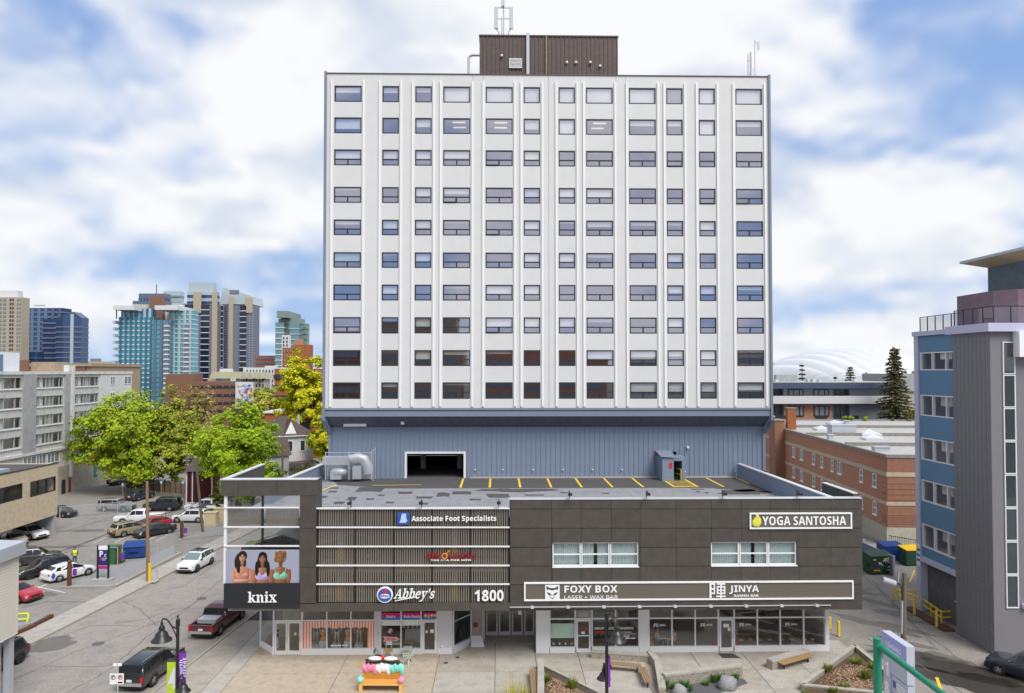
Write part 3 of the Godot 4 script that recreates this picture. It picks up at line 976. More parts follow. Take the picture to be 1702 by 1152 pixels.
# ---------------------------------------------------------------- the retail podium
const PZ := -48.3
const SZ := -51.0
const DECK := 9.9
func cut(list: Array,h: Array) -> Array:   # rectangles minus the rectangle h
	var out := []
	for r in list:
		if r[1] <= h[0]+.01 or r[0] >= h[1] - .01 or r[3] <= h[2]+.01 or r[2] >= h[3] - .01:
			out.append(r)
			continue
		if r[0] < h[0] - .05: out.append([r[0],h[0],r[2],r[3]])
		if r[1] > h[1]+.05: out.append([h[1],r[1],r[2],r[3]])
		var a: float = maxf(r[0],h[0]); var c: float = minf(r[1],h[1])
		if r[2] < h[2] - .05: out.append([a,c,r[2],h[2]])
		if r[3] > h[3]+.05: out.append([a,c,h[3],r[3]])
	return out
func make_podium() -> void:
	var t := thing("retail_podium","low dark brown retail block with slatted parking screens under the white tower","building")
	var xl := zp(366,900,PZ).x
	var x_scr0 := zp(525.6,900,PZ).x; var x_scr1 := zp(847,900,PZ).x
	var xr := zp(1432,900,PZ).x
	var ytop := zp(1100,830,PZ).y; var ybot := zp(1100,1013,PZ).y; var ylow := zp(680,1016,PZ).y
	var yscr := zp(680,845,PZ).y; var yscr0 := zp(680,1003,PZ).y
	var ycor := zp(450,798,PZ).y; var ycor0 := zp(450,824,PZ).y
	var b: MB
	# cladding panels of the right block, cut round two strip windows
	var w1 := [zp(918,900,PZ).x,zp(1062,900,PZ).x,zp(980,942,PZ).y,zp(980,902,PZ).y]
	var w2 := [zp(1182,900,PZ).x,zp(1325,900,PZ).x,zp(1250,940,PZ).y,zp(1250,901,PZ).y]
	b = MB.new()
	grid_wall(b,x_scr1,xr,ybot,ytop,PZ - .1,.3,[w1,w2])
	b.quad(Vector3(xr,ybot,PZ - .1),Vector3(xr,ybot,PZ - 19),Vector3(xr,DECK,PZ - 19),Vector3(xr,DECK,PZ - .1))
	part("wall_core",b,M.brown_core,t)
	var pxs := [848,916.5,965.7,1015.6,1064.8,1123.4,1182.4,1231.6,1279.7,1328,1380.3,1432]
	var pys := [830,845.6,877.6,909.3,940.3,971.3,1013]
	var k := 0
	for i in pxs.size() - 1:
		for j in pys.size() - 1:
			var a := zp(pxs[i],pys[j+1],PZ - .1); var c := zp(pxs[i+1],pys[j],PZ - .1)
			for r in cut(cut([[a.x,c.x,a.y,c.y]],w1),w2):
				k += 1
				part("cladding_panel",bx(Vector3(r[0]+.012,r[2]+.012,PZ - .1),Vector3(r[1] - .012,r[3] - .012,PZ+rng.randf_range(-.006,.006))),M.brown_panel if k % 3 else M.brown_panel_b,t)
	for w in [w1,w2]:
		for q in 3:
			var ww: float = (w[1] - w[0])/3.0
			var x0: float = w[0]+q*ww; var x1 := x0+ww
			var wn := Node3D.new()
			wn.name = numbered("window",t)
			t.add_child(wn)
			b = MB.new()
			var yy: float = lerpf(w[2],w[3],.47)
			for e in [[x0+.02,x0+.1,w[2],w[3]],[x1 - .1,x1 - .02,w[2],w[3]],[x0+.1,x1 - .1,w[2],w[2]+.09],[x0+.1,x1 - .1,w[3] - .08,w[3]],[x0+.1,x1 - .1,yy,yy+.08]]:
				b.box(Vector3(e[0],e[2],PZ - .22),Vector3(e[1],e[3],PZ - .12))
			part("frame",b,M.white_metal,wn)
			b = MB.new()
			b.quad(Vector3(x0+.05,w[2]+.05,PZ - .18),Vector3(x1 - .05,w[2]+.05,PZ - .18),Vector3(x1 - .05,w[3] - .05,PZ - .18),Vector3(x0+.05,w[3] - .05,PZ - .18))
			part("pane",b,M.pane_clear,wn)
			b = MB.new()
			var cx := x0+.05
			while cx < x1 - .06:   # curtain folds
				if not (q == 1 and absf(cx - (x0+x1)/2) < .1) :
					b.quad(Vector3(cx,w[2],PZ - .42),Vector3(cx+.06,w[2],PZ - .36),Vector3(cx+.06,w[3],PZ - .36),Vector3(cx,w[3],PZ - .42))
					b.quad(Vector3(cx+.06,w[2],PZ - .36),Vector3(cx+.12,w[2],PZ - .42),Vector3(cx+.12,w[3],PZ - .42),Vector3(cx+.06,w[3],PZ - .36))
				cx += .12
			part("curtain",b,M.curtain,wn)
		part("sill",bx(Vector3(w[0],w[2] - .06,PZ - .2),Vector3(w[1],w[2],PZ+.05)),M.white_metal,t)
	part("window_room",bx(Vector3(w1[0] - 1,w1[2] - .6,PZ - 4),Vector3(w2[1]+1,w1[3]+.6,PZ - 3.8)),M.room,t)
	part("coping",bx(Vector3(x_scr1 - .02,ytop,PZ - .45),Vector3(xr+.03,ytop+.07,PZ+.04)),M.silver,t)
	part("parapet",bx(Vector3(x_scr1+.02,DECK,PZ - .42),Vector3(xr - .05,ytop - .003,PZ - .11)),M.brown_core,t)
	part("side_parapet",bx(Vector3(xr - .3,DECK,PZ - 5.2),Vector3(xr - .003,ytop+.25,PZ - .43)),M.brown_panel,t)
	part("side_coping",bx(Vector3(xr - .34,ytop+.25,PZ - 5.2),Vector3(xr+.03,ytop+.31,PZ - .46)),M.silver,t)
	# low band under the right block, set back a little
	part("lower_fascia",bx(Vector3(x_scr1,ylow - .12,PZ - .9),Vector3(zp(1380,1000,PZ).x,ybot - .003,PZ - .35)),M.brown_panel_b,t)
	b = MB.new()
	b.bar(Vector3(x_scr1,ybot+.24,PZ+.09),Vector3(zp(1380,1005,PZ).x,ybot+.24,PZ+.09),.05,.05)
	part("light_rail",b,M.silver,t)
	for i in 9: part("rail_light",bx(Vector3(x_scr1+1.4+i*2.4,ybot+.16,PZ+.02),Vector3(x_scr1+1.62+i*2.4,ybot+.3,PZ+.2)),M.silver,t)
	# left frame: beam, column, sill
	var xc0 := zp(498,900,PZ).x
	for e in [[xl,zp(396,800,PZ).x],[zp(396,800,PZ).x,zp(460,800,PZ).x],[zp(460,800,PZ).x,x_scr0]]:
		part("frame_panel",bx(Vector3(e[0]+.01,ycor0,PZ - .6),Vector3(e[1] - .01,ycor,PZ)),M.brown_panel,t)
	for e in [[824,878],[878,943],[943,1003]]:
		part("frame_panel",bx(Vector3(xc0,zp(510,e[1],PZ).y+.012,PZ - .6),Vector3(x_scr0 - .01,zp(510,e[0],PZ).y - .012,PZ)),M.brown_panel_b,t)
	for e in [[498,590],[590,654],[654,718],[718,782],[782,848]]:
		part("frame_panel",bx(Vector3(zp(e[0],1000,PZ).x+.008,ylow,PZ - .6),Vector3(zp(e[1],1000,PZ).x - .008,yscr0 - .003,PZ)),M.brown_panel,t)
	part("frame_coping",bx(Vector3(xl - .03,ycor,PZ - .62),Vector3(x_scr0+.03,ycor+.06,PZ+.03)),M.silver,t)
	var zb := xp(440,778,xl+.3).z
	part("side_parapet",bx(Vector3(xl,ycor0 - .4,zb),Vector3(xl+.3,ycor,PZ - .62)),M.brown_panel,t)
	part("side_coping",bx(Vector3(xl - .03,ycor,zb),Vector3(xl+.34,ycor+.06,PZ - .65)),M.silver,t)
	part("return_parapet",bx(Vector3(x_scr0 - .3,DECK,PZ - 1.6),Vector3(x_scr0 - .02,ycor - .02,PZ - .62)),M.brown_panel_b,t)
	# corner glazing over the street
	var ys := [824,843.7,876,907.5,970]
	for i in 4:
		for e in [[374,436],[436,498]]:
			if i == 3: continue
			var a := zp(e[0],ys[i+1],PZ - .2); var c := zp(e[1],ys[i],PZ - .2)
			b = MB.new()
			b.quad(a,Vector3(c.x,a.y,a.z),c,Vector3(a.x,c.y,a.z))
			part("glazing",b,M.pane_clear,t)
			if i == 1:
				b = MB.new()
				var x := a.x+.2
				while x < c.x - .1:
					b.box(Vector3(x,a.y+.05,PZ - .36),Vector3(x+.07,c.y - .05,PZ - .32))
					x += .1
				part("screen_panel",b,M.screen_rib,t)
		b = MB.new()
		if i > 0:
			b.bar(zp(372,ys[i],PZ - .1),zp(498,ys[i],PZ - .1),.09,.09)
			part("rail",b,M.white_metal,t)
	part("mullion",bx(Vector3(zp(435,900,PZ - .2).x,zp(435,912,PZ - .2).y,PZ - .3),Vector3(zp(437.5,900,PZ - .2).x,ycor0,PZ - .1)),M.black,t)
	part("corner_post",bx(Vector3(zp(372.5,900,PZ - .2).x,zp(373,970,PZ - .2).y,PZ - .32),Vector3(zp(377,900,PZ - .2).x,ycor0,PZ - .12)),M.white_metal,t)
	b = MB.new()
	var gx := xl+.25
	for z in 4: b.quad(Vector3(gx,3.9,PZ - .4 - z*4.2),Vector3(gx,3.9,PZ - 4.4 - z*4.2),Vector3(gx,ycor0,PZ - 4.4 - z*4.2),Vector3(gx,ycor0,PZ - .4 - z*4.2))
	part("side_glazing",b,M.pane_clear,t)
	# slatted parking screens
	var sx := [528,590.6,654.4,718,782,845]
	var sy := [845,876.6,908.4,940,971,1002]
	for i in 5:
		for j in 5:
			var a := zp(sx[i],sy[j+1],PZ - .2); var c := zp(sx[i+1],sy[j],PZ - .2)
			b = MB.new()
			var x := a.x+.08
			while x < c.x - .08:
				b.box(Vector3(x,a.y+.05,PZ - .22),Vector3(x+.088,c.y - .05,PZ - .16))
				x += .155
			part("screen_panel",b,M.screen_rib,t)
	for i in 6:
		part("mullion",bx(Vector3(zp(sx[i],900,PZ - .2).x - .05,yscr0,PZ - .3),Vector3(zp(sx[i],900,PZ - .2).x+.05,yscr - .02,PZ - .12)),M.black,t)
	for j in 5:
		b = MB.new()
		b.bar(zp(526,sy[j],PZ - .06),zp(847,sy[j],PZ - .06),.1,.09)
		part("rail",b,M.white_metal,t)
	part("screen_parapet",bx(Vector3(x_scr0,DECK - .2,PZ - .58),Vector3(x_scr1 - .03,yscr - .1,PZ - .42)),M.brown_panel,t)
	part("screen_coping",bx(Vector3(x_scr0,yscr - .1,PZ - .5),Vector3(x_scr1 - .03,yscr,PZ - .13)),M.silver,t)
	# parking decks behind the screens
	for y in [3.92,6.62]:
		part("deck_slab",bx(Vector3(xl+.3,y - (.05 if y < 5 else .35),PZ - 19),Vector3(x_scr1+.8,y,PZ - .7)),M.deck_slab,t)
		part("deck_edge",bx(Vector3(xl+.3,y,PZ - .85),Vector3(x_scr1+.6,y+.14,PZ - .7)),M.cream_band,t)
	for q in [[566,6.62],[756,6.62],[566,3.92],[756,3.92]]:
		var x := zp(q[0],900,PZ - 1.6).x
		part("deck_column",bx(Vector3(x - .2,q[1],PZ - 1.9),Vector3(x+.2,q[1]+2.6,PZ - 1.5)),M.white_wall,t)
		part("column_guard",bx(Vector3(x - .22,q[1],PZ - 1.92),Vector3(x+.22,q[1]+1.25,PZ - 1.48)),M.yellow,t)
	part("deck_back_wall",bx(Vector3(xl+.3,3.4,PZ - 19.2),Vector3(xr - .1,DECK - .3,PZ - 19)),M.room,t)
	part("deck_side_wall",bx(Vector3(x_scr1+.6,3.4,PZ - 19),Vector3(x_scr1+.8,DECK - .3,PZ - .6)),M.white_wall,t)
	part("soffit",bx(Vector3(x_scr1+.9,3.62,PZ - 19),Vector3(xr - .1,3.75,PZ - .9)),M.room,t)
	part("soffit",bx(Vector3(xl+.3,3.76,PZ - 8),Vector3(x_scr1+.85,3.86,PZ - .65)),M.apartment_fin,t)
	# roof deck: membrane, worn patches, asphalt bays with yellow lines
	part("roof_slab",bx(Vector3(xl+.3,DECK - .3,PZ - 19.1),Vector3(xr - .1,DECK,PZ - .62)),M.membrane,t)
	b = MB.new()
	b.poly([v2(640,812,DECK),v2(1150,811,DECK),v2(1230,812,DECK),v2(1300,815,DECK),Vector2(xr - .6,-62.0),Vector2(xr - .6,PZ - 19),Vector2(xl+3,PZ - 19),v2(560,806,DECK)],DECK+.004)
	part("asphalt_bay",b,M.deck_asphalt,t)
	for q in [[593,638,810,818],[660,685,817,821],[726,748,819,826],[751,783,817,822],[807,846,821,827],[545,560,816,819],[540,563,810,812.5],[554,572,834,838],[576,592,826,832],[690,720,825,829],[608,622,828,831],[780,800,829,832],[628,640,822,825],[700,712,836,839],[858,900,813,817],[930,944,818,820],[1000,1012,819,821],[1148,1170,812.5,814],[1156,1164,816.5,818.5],[1170,1178,818,820],[530,544,824,828],[640,655,834,837],[840,847,812,816],[870,905,822,824]]:
		b = MB.new()
		var c: Vector2 = (v2(q[0],q[2],DECK)+v2(q[1],q[3],DECK))/2.0
		var hw := absf(v2(q[1],q[3],DECK).x - v2(q[0],q[3],DECK).x)/2.0
		var hz := absf(v2(q[0],q[2],DECK).y - v2(q[0],q[3],DECK).y)/2.0
		var pts := [Vector2(-hw,-hz),Vector2(-hw*.2,-hz*rng.randf_range(.7,1.2)),Vector2(hw,-hz*rng.randf_range(.5,1.0)),Vector2(hw*rng.randf_range(.8,1.1),hz),Vector2(hw*.1,hz*rng.randf_range(.6,1.2)),Vector2(-hw*rng.randf_range(.7,1.0),hz)]
		for i in pts.size(): pts[i] += c
		b.poly(pts,DECK+.007)
		part("roof_patch",b,M.deck_patch,t)
	for q in [[1260,812,3.2,2.0],[1238,818,2.2,1.2],[860,815,3.4,.8],[650,805,2.5,1.4]]:
		b = MB.new()
		b.poly(blob(v2(q[0],q[1],DECK),q[2],q[3],0,26,.3),DECK+.009)
		part("roof_patch",b,M.asphalt_dark,t)
	for q in [770,815,862,910,957,1004.5,1052,1100,1137,1177,1227]:
		var x := gp(q,796,DECK).x
		part("bay_line",bx(Vector3(x - .09,DECK+.004,-66.9),Vector3(x+.09,DECK+.012,-61.8 if q < 1200 else -63.5)),M.yellow,t)
	var hx0 := gp(1100,796,DECK).x; var hx1 := gp(1137,796,DECK).x
	for i in 6:
		b = MB.new()
		strip(b,[Vector2(hx0+.1,-62.0 - i*.55),Vector2(hx1 - .1,-62.4 - i*.55)],.14,DECK+.014)
		part("hatch_line",b,M.yellow,t)
	part("hatch_line",bx(Vector3(hx0+.1,DECK+.004,-61.95),Vector3(hx1 - .1,DECK+.013,-61.8)),M.yellow,t)
	for q in [[560,806,527,818],[700,806,620,807]]:
		b = MB.new()
		strip(b,[v2(q[0],q[1],DECK),v2(q[2],q[3],DECK)],.22,DECK+.016)
		part("bay_line",b,M.yellow_pale,t)
	# blue parapets left and right of the roof
	var rp0 := gp(1385,829,11.2); var rp1 := gp(1274,789,11.2)
	b = MB.new()
	b.bar(Vector3(rp0.x,10.55,rp0.z),Vector3(rp1.x,10.55,minf(rp1.z,-67.0)),.3,1.3)
	part("blue_parapet",b,M.blue_metal,t)
	b = MB.new()
	b.bar(Vector3(rp0.x,11.24,rp0.z),Vector3(rp1.x,11.24,minf(rp1.z,-67.0)),.4,.08)
	part("parapet_coping",b,M.silver,t)
	b = MB.new()
	var lp0 := Vector3(xl+1.2,10.55,PZ - 6); var lp1 := Vector3(-16.3,10.55,-68)
	b.bar(lp0,lp1,.3,1.3)
	part("blue_parapet",b,M.blue_metal,t)
	b = MB.new()
	b.bar(lp0+Vector3(0,.69,0),lp1+Vector3(0,.69,0),.4,.08)
	part("parapet_coping",b,M.silver,t)
	# stair bulkhead on the roof
	var st := Node3D.new()
	st.name = "stair_bulkhead"
	t.add_child(st)
	var s0 := gp(1101,800,DECK); var s1 := gp(1133,798,DECK)
	var sxm := zp(1120,780,s0.z).x
	var sh := zp(1110,761,s0.z).y
	b = MB.new()
	b.box(Vector3(s0.x,DECK,s0.z),Vector3(sxm,sh,-67.3))
	b.box(Vector3(sxm,sh - .35,s0.z - .5),Vector3(s1.x+.3,sh,-67.3))
	b.box(Vector3(s1.x,DECK,s0.z - .5),Vector3(s1.x+.3,sh - .35,-67.3))
	part("shell",b,M.blue_metal,st)
	b = MB.new()
	b.quad(Vector3(s0.x - .15,sh+.1,s0.z+.15),Vector3(sxm+.15,sh+.02,s0.z+.15),Vector3(sxm+.3,sh+.45,-67.3),Vector3(s0.x - .15,sh+.45,-67.3))
	part("cap",b,M.blue_metal_light,st)
	part("notice",bx(zp(1112,778,s0.z)+Vector3(0,0,.005),zp(1117.5,769,s0.z)+Vector3(0,0,.03)),M.red,st)
	b = MB.new()
	for yy in [.5,1.0]: b.bar(Vector3(s1.x - .1,DECK+yy,s0.z - .5),Vector3(s1.x - .5,DECK+yy,-67.0),.06,.06)
	b.bar(Vector3(s1.x - .1,DECK,s0.z - .5),Vector3(s1.x - .1,DECK+1.0,s0.z - .5),.06,.06)
	part("handrail",b,M.yellow,st)
	# gooseneck lamps along the parapet
	for q in [[582,838,yscr],[700,838,yscr],[829,838,yscr],[947,833,ytop],[1076,833,ytop],[1203,833,ytop],[1328,833,ytop]]:
		var gl := Node3D.new()
		gl.name = numbered("parapet_lamp",t)
		t.add_child(gl)
		gl.position = Vector3(zp(q[0],833,PZ).x,q[2],PZ - .3)
		b = MB.new()
		b.tube([Vector3(0,0,0),Vector3(0,.45,0),Vector3(0,.55,.1),Vector3(0,.5,.45)],[.035],6)
		part("arm",b,M.lamp_black,gl)
		b = MB.new()
		b.box(Vector3(-.13,.3,.36),Vector3(.13,.46,.66))
		part("head",b,M.frame_dark,gl)
	make_signs()
	make_shops(xl,x_scr1,xr)
	# fenced plant on the roof
	var hv := thing("duct_unit","galvanised ventilation ducts behind a wire fence on the podium roof","ventilation unit")
	part("duct",rect_px([540,758,582,771],-66.2,.9),M.galvanised,hv)
	b = MB.new()
	var du := zp(583,764,-65.8)
	b.tube([du,du+Vector3(.7,.15,0),du+Vector3(1.2,.0,0),du+Vector3(1.5,-.6,0),du+Vector3(1.55,-1.3,0)],[.45,.48,.5,.5,.45],12)
	part("elbow",b,M.galvanised,hv)
	part("housing",rect_px([577,757,602,779],-67.0,.6),M.galvanised,hv)
	part("housing",rect_px([589,773,603,794],-66.0,.9),M.galvanised,hv)
	b = MB.new()
	b.ball(zp(563,785,-65.6),Vector3(.85,.45,.5),10,6)
	part("fan_casing",b,M.galvanised,hv)
	part("motor",rect_px([552,784,570,795],-66,.8),M.galvanised,hv)
	part("cabinet",rect_px([611,780,620,794],-66.5,.5),M.white_metal,hv)
	var fn := thing("roof_fence","chain link fence round the ducts on the podium roof","fence")
	var fz := -64.9
	for q in [541,580,617]:
		b = MB.new()
		b.tube([zp(q,797.5,fz),zp(q,751,fz)],[.045],7)
		part("post",b,M.galvanised,fn)
	for q in [[621,-65.8],[625,-67]]:
		b = MB.new()
		b.tube([Vector3(zp(617,780,fz).x,DECK,q[1]),Vector3(zp(617,780,fz).x,zp(617,748,fz).y,q[1])],[.045],7)
		part("post",b,M.galvanised,fn)
	b = MB.new()
	b.bar(zp(541,752,fz),zp(617,752,fz),.05,.05)
	b.bar(zp(617,752,fz),Vector3(zp(617,780,fz).x,zp(617,752,fz).y,-67.2),.05,.05)
	part("top_rail",b,M.galvanised,fn)
	b = MB.new()
	var f0 := zp(541,797,fz); var f1 := zp(617,752,fz)
	var n := 26
	for i in range(-12,n):
		var xa := f0.x+(f1.x - f0.x)*i/n
		for s in [0,1]:
			var p := Vector3(xa,f0.y if s == 0 else f1.y,fz); var q2 := Vector3(xa+(f1.y - f0.y),f1.y if s == 0 else f0.y,fz)
			if p.x < f0.x: p = p.lerp(q2,(f0.x - p.x)/(q2.x - p.x))
			if q2.x > f1.x: q2 = p.lerp(q2,(f1.x - p.x)/(q2.x - p.x))
			b.bar(p,q2,.008,.008)
	stuff(part("chain_link",b,M.galvanised,fn))
	var vp := thing("vent_pipe","short black vent pipe by the blue parapet of the podium roof","pipe",gp(1275,811,DECK))
	b = MB.new()
	b.lathe(Vector3.ZERO,[Vector2(.24,0),Vector2(.24,1.3),Vector2(.27,1.32),Vector2(.27,1.42),Vector2(0,1.45)],16)
	part("stack",b,M.black,vp)
	part("flashing",bx(Vector3(-.45,-.01,-.45),Vector3(.45,.03,.45)),M.galvanised,vp)
func make_signs() -> void:
	var s: Node3D
	var b: MB
	var z := PZ+.03
	s = thing("shop_sign","small white lettering beside a blue square emblem of a foot, high on the slatted screen","sign")
	part("emblem_board",rect_px([661,852,681,871],PZ - .1,.14),M.sign_blue,s)
	b = MB.new()
	var q := [[668,854],[675,854],[675,861],[677,866],[674,869],[664,869],[666,863]]
	var pts := []
	for p in q: pts.append(Vector2(zp(p[0],p[1],PZ+.05).x,zp(p[0],p[1],PZ+.05).y))
	b.plate(pts,PZ+.04,PZ+.06)
	part("foot_emblem",b,mat("pale_blue",lin(.45,.6,.8),.4),s)
	sign_px("lettering","Associate Foot Specialists","sans_bold",[684,857,825,869],PZ,.1,M.sign_white,s)
	s = thing("shop_sign","dark red lettering above smaller white words in the middle of the slatted screen","sign")
	sign_px("lettering","REN","sans_bold",[710,919.5,732,929],PZ,.1,M.red_dark,s)
	sign_px("lettering","VATIONS","sans_bold",[745,919.5,789.5,929],PZ,.1,M.red_dark,s)
	sign_px("lettering","THE SPA FOR MEN","sans_bold",[716,929.5,783,932.5],PZ,.08,M.sign_white,s)
	b = MB.new()
	var c := zp(739,924.5,PZ+.12)
	b.tube([c+Vector3(.17,0,0),c+Vector3(.12,.12,0),c+Vector3(0,.17,0),c+Vector3(-.12,.12,0),c+Vector3(-.17,0,0),c+Vector3(-.12,-.12,0),c+Vector3(0,-.17,0),c+Vector3(.12,-.12,0),c+Vector3(.17,0,0)],[.045],6)
	b.bar(c+Vector3(.1,.12,0),c+Vector3(.3,.36,0),.06,.06)
	part("ring_emblem",b,M.orange,s)
	s = thing("shop_sign","white script lettering beside a round ice cream emblem on the slatted screen","sign")
	b = MB.new()
	c = zp(640,988,PZ - .1)
	b.lathe(c,[Vector2(.53,0),Vector2(.53,.14),Vector2(0,.14)],24,Basis(Vector3.RIGHT,PI/2))
	part("emblem_disc",b,M.sign_white,s)
	b = MB.new()
	b.lathe(c+Vector3(0,0,.141),[Vector2(.45,0),Vector2(.45,.015),Vector2(0,.015)],24,Basis(Vector3.RIGHT,PI/2))
	part("emblem_field",b,M.sign_blue,s)
	b = MB.new()
	b.ball(c+Vector3(0,.2,.16),Vector3(.16,.17,.03),12,8)
	part("scoop",b,M.red,s)
	b = MB.new()
	b.ball(c+Vector3(0,-.08,.165),Vector3(.36,.16,.03),12,8)
	part("swirl",b,M.sign_white,s)
	text_fit("lettering","Abbey's","sans_bold",c.x - .42,c.x+.42,c.y - .14,c.y+.06,PZ+.1,.03,M.sign_blue,s,.2)
	sign_px("lettering","Abbey's","serif_bold",[656,978,722,1000],PZ,.1,M.sign_white,s,.28)
	b = MB.new()
	b.bar(zp(656,999,PZ+.05),zp(690,992.5,PZ+.05),.03,.05)
	part("flourish",b,M.sign_white,s)
	s = thing("address_sign","large white street number 1800 at the lower corner of the slatted screen","sign")
	sign_px("numerals","1800","sans_bold",[789,981,837,999],PZ,.12,M.sign_white,s)
	s = thing("shop_sign","long framed fascia sign with a fox emblem and a square character emblem","sign")
	part("backer",rect_px([872,965,1417,998],PZ,.05),M.sign_backer,s)
	part("frame",frame_px([871,964.5,1417.5,998.5],PZ,.1,.12),M.sign_white,s)
	part("fox_board",rect_px([906,972,930,996],PZ+.05,.06),M.sign_white,s)
	b = MB.new()
	var fp := func(l: Array) -> Array:
		var o := []
		for p in l: o.append(Vector2(zp(p[0],p[1],PZ+.12).x,zp(p[0],p[1],PZ+.12).y))
		return o
	var navy := mat("emblem_navy",lin(.06,.06,.075),.5)
	b.plate(fp.call([[908,974],[914,977.5],[922,977.5],[928,974],[927,981],[924,979.5],[918,981.5],[912,979.5],[909,981]]),PZ+.11,PZ+.125)
	b.plate(fp.call([[908.5,984],[914,986],[917.5,990],[912,989]]),PZ+.11,PZ+.125)
	b.plate(fp.call([[927.5,984],[922,986],[918.5,990],[924,989]]),PZ+.11,PZ+.125)
	b.plate(fp.call([[912,991],[918,994.5],[924,991],[918,996]]),PZ+.11,PZ+.125)
	part("fox_emblem",b,navy,s)
	sign_px("lettering","FOXY BOX","sans_bold",[938,973,1026,985],PZ+.05,.08,M.sign_white,s)
	sign_px("lettering","LASER + WAX BAR","sans",[938,989.5,1027,996],PZ+.05,.06,M.sign_white,s)
	b = MB.new()
	for r in [[1179,969,1182,995],[1182,969,1188,971.5],[1186,971.5,1188,980],[1182,977.5,1186,980],[1182,985,1188,987],[1186,980,1188,985],[1191,969,1205,971.5],[1191,974,1205,976],[1191,976,1193.3,987],[1202.7,976,1205,987],[1193.3,980,1202.7,981.8],[1193.3,985,1202.7,987],[1190,990,1205.5,992],[1196.8,971.5,1199.2,974],[1196.8,976,1199.2,980],[1196.8,981.8,1199.2,985],[1196.8,987,1199.2,990],[1196.8,992,1199.2,996]]:
		b.box(zp(r[0],r[3],PZ+.05),zp(r[2],r[1],PZ+.05)+Vector3(0,0,.08))
	part("character_emblem",b,M.sign_white,s)
	sign_px("lettering","JINYA","sans_bold",[1212,973,1261,987],PZ+.05,.08,M.sign_white,s)
	sign_px("lettering","RAMEN BAR","sans_bold",[1220,988,1261,992],PZ+.05,.06,M.sign_white,s)
	s = thing("shop_sign","framed sign with a yellow lotus petal and wide white capitals at the upper corner","sign")
	part("backer",rect_px([1246,852,1414,878],PZ,.05),M.sign_backer,s)
	part("frame",frame_px([1245.5,851.5,1415,879],PZ,.1,.12),M.sign_white,s)
	b = MB.new()
	b.ball(zp(1259,867,PZ+.1),Vector3(.27,.36,.05),12,8)
	b.ball(zp(1259,860,PZ+.1),Vector3(.13,.2,.05),10,8)
	b.ball(zp(1255,869,PZ+.1),Vector3(.2,.26,.05),10,8)
	part("petal_emblem",b,mat("petal",lin(.72,.68,.08),.5),s)
	sign_px("lettering","YOGA SANTOSHA","sans_bold",[1267,858,1406,873],PZ+.05,.08,M.sign_white,s)
	# black box sign and the poster over it
	s = thing("shop_sign","black box sign with a lowercase serif word below the large poster","sign")
	part("box",bx(zp(371.5,1011,PZ+.05) - Vector3(0,0,.5),zp(498.5,970,PZ+.05)),M.navy_black,s)
	sign_px("lettering","knix","serif_bold",[412,983,460,1001.5],PZ+.05,.05,M.sign_white,s)
	s = thing("poster","wide photo poster of three women in plain pastel bras on the corner glazing","poster")
	b = MB.new()
	var a := zp(375,969.5,PZ - .08); c = zp(498.5,914,PZ - .08)
	b.quad(a,Vector3(c.x,a.y,a.z),c,Vector3(a.x,c.y,a.z))
	var pm := mat("poster_print",Color.WHITE,.35)
	pm.albedo_texture = poster_image()
	part("print",b,pm,s)
	part("backing",bx(a - Vector3(0,0,.04),c - Vector3(0,0,.004)),M.sign_white,s)
func ell(img: Image,cx: float,cy: float,rx: float,ry: float,c: Color,soft := 0.08,lean := 0.0) -> void:
	for y in range(maxi(0,int(cy - ry)),mini(img.get_height(),int(cy+ry)+1)):
		for x in range(maxi(0,int(cx - rx*1.4)),mini(img.get_width(),int(cx+rx*1.4)+1)):
			var d := Vector2((x - cx - lean*(y - cy))/rx,(y - cy)/ry).length()
			var k := 1.0 - smoothstep(1.0 - soft,1.0,d)
			if k > 0:
				var f := 1.0 - .20*(x - cx)/rx - .10*(y - cy)/ry - .12*d*d
				img.set_pixel(x,y,img.get_pixel(x,y).lerp(Color(c.r*f,c.g*f,c.b*f),k*c.a))
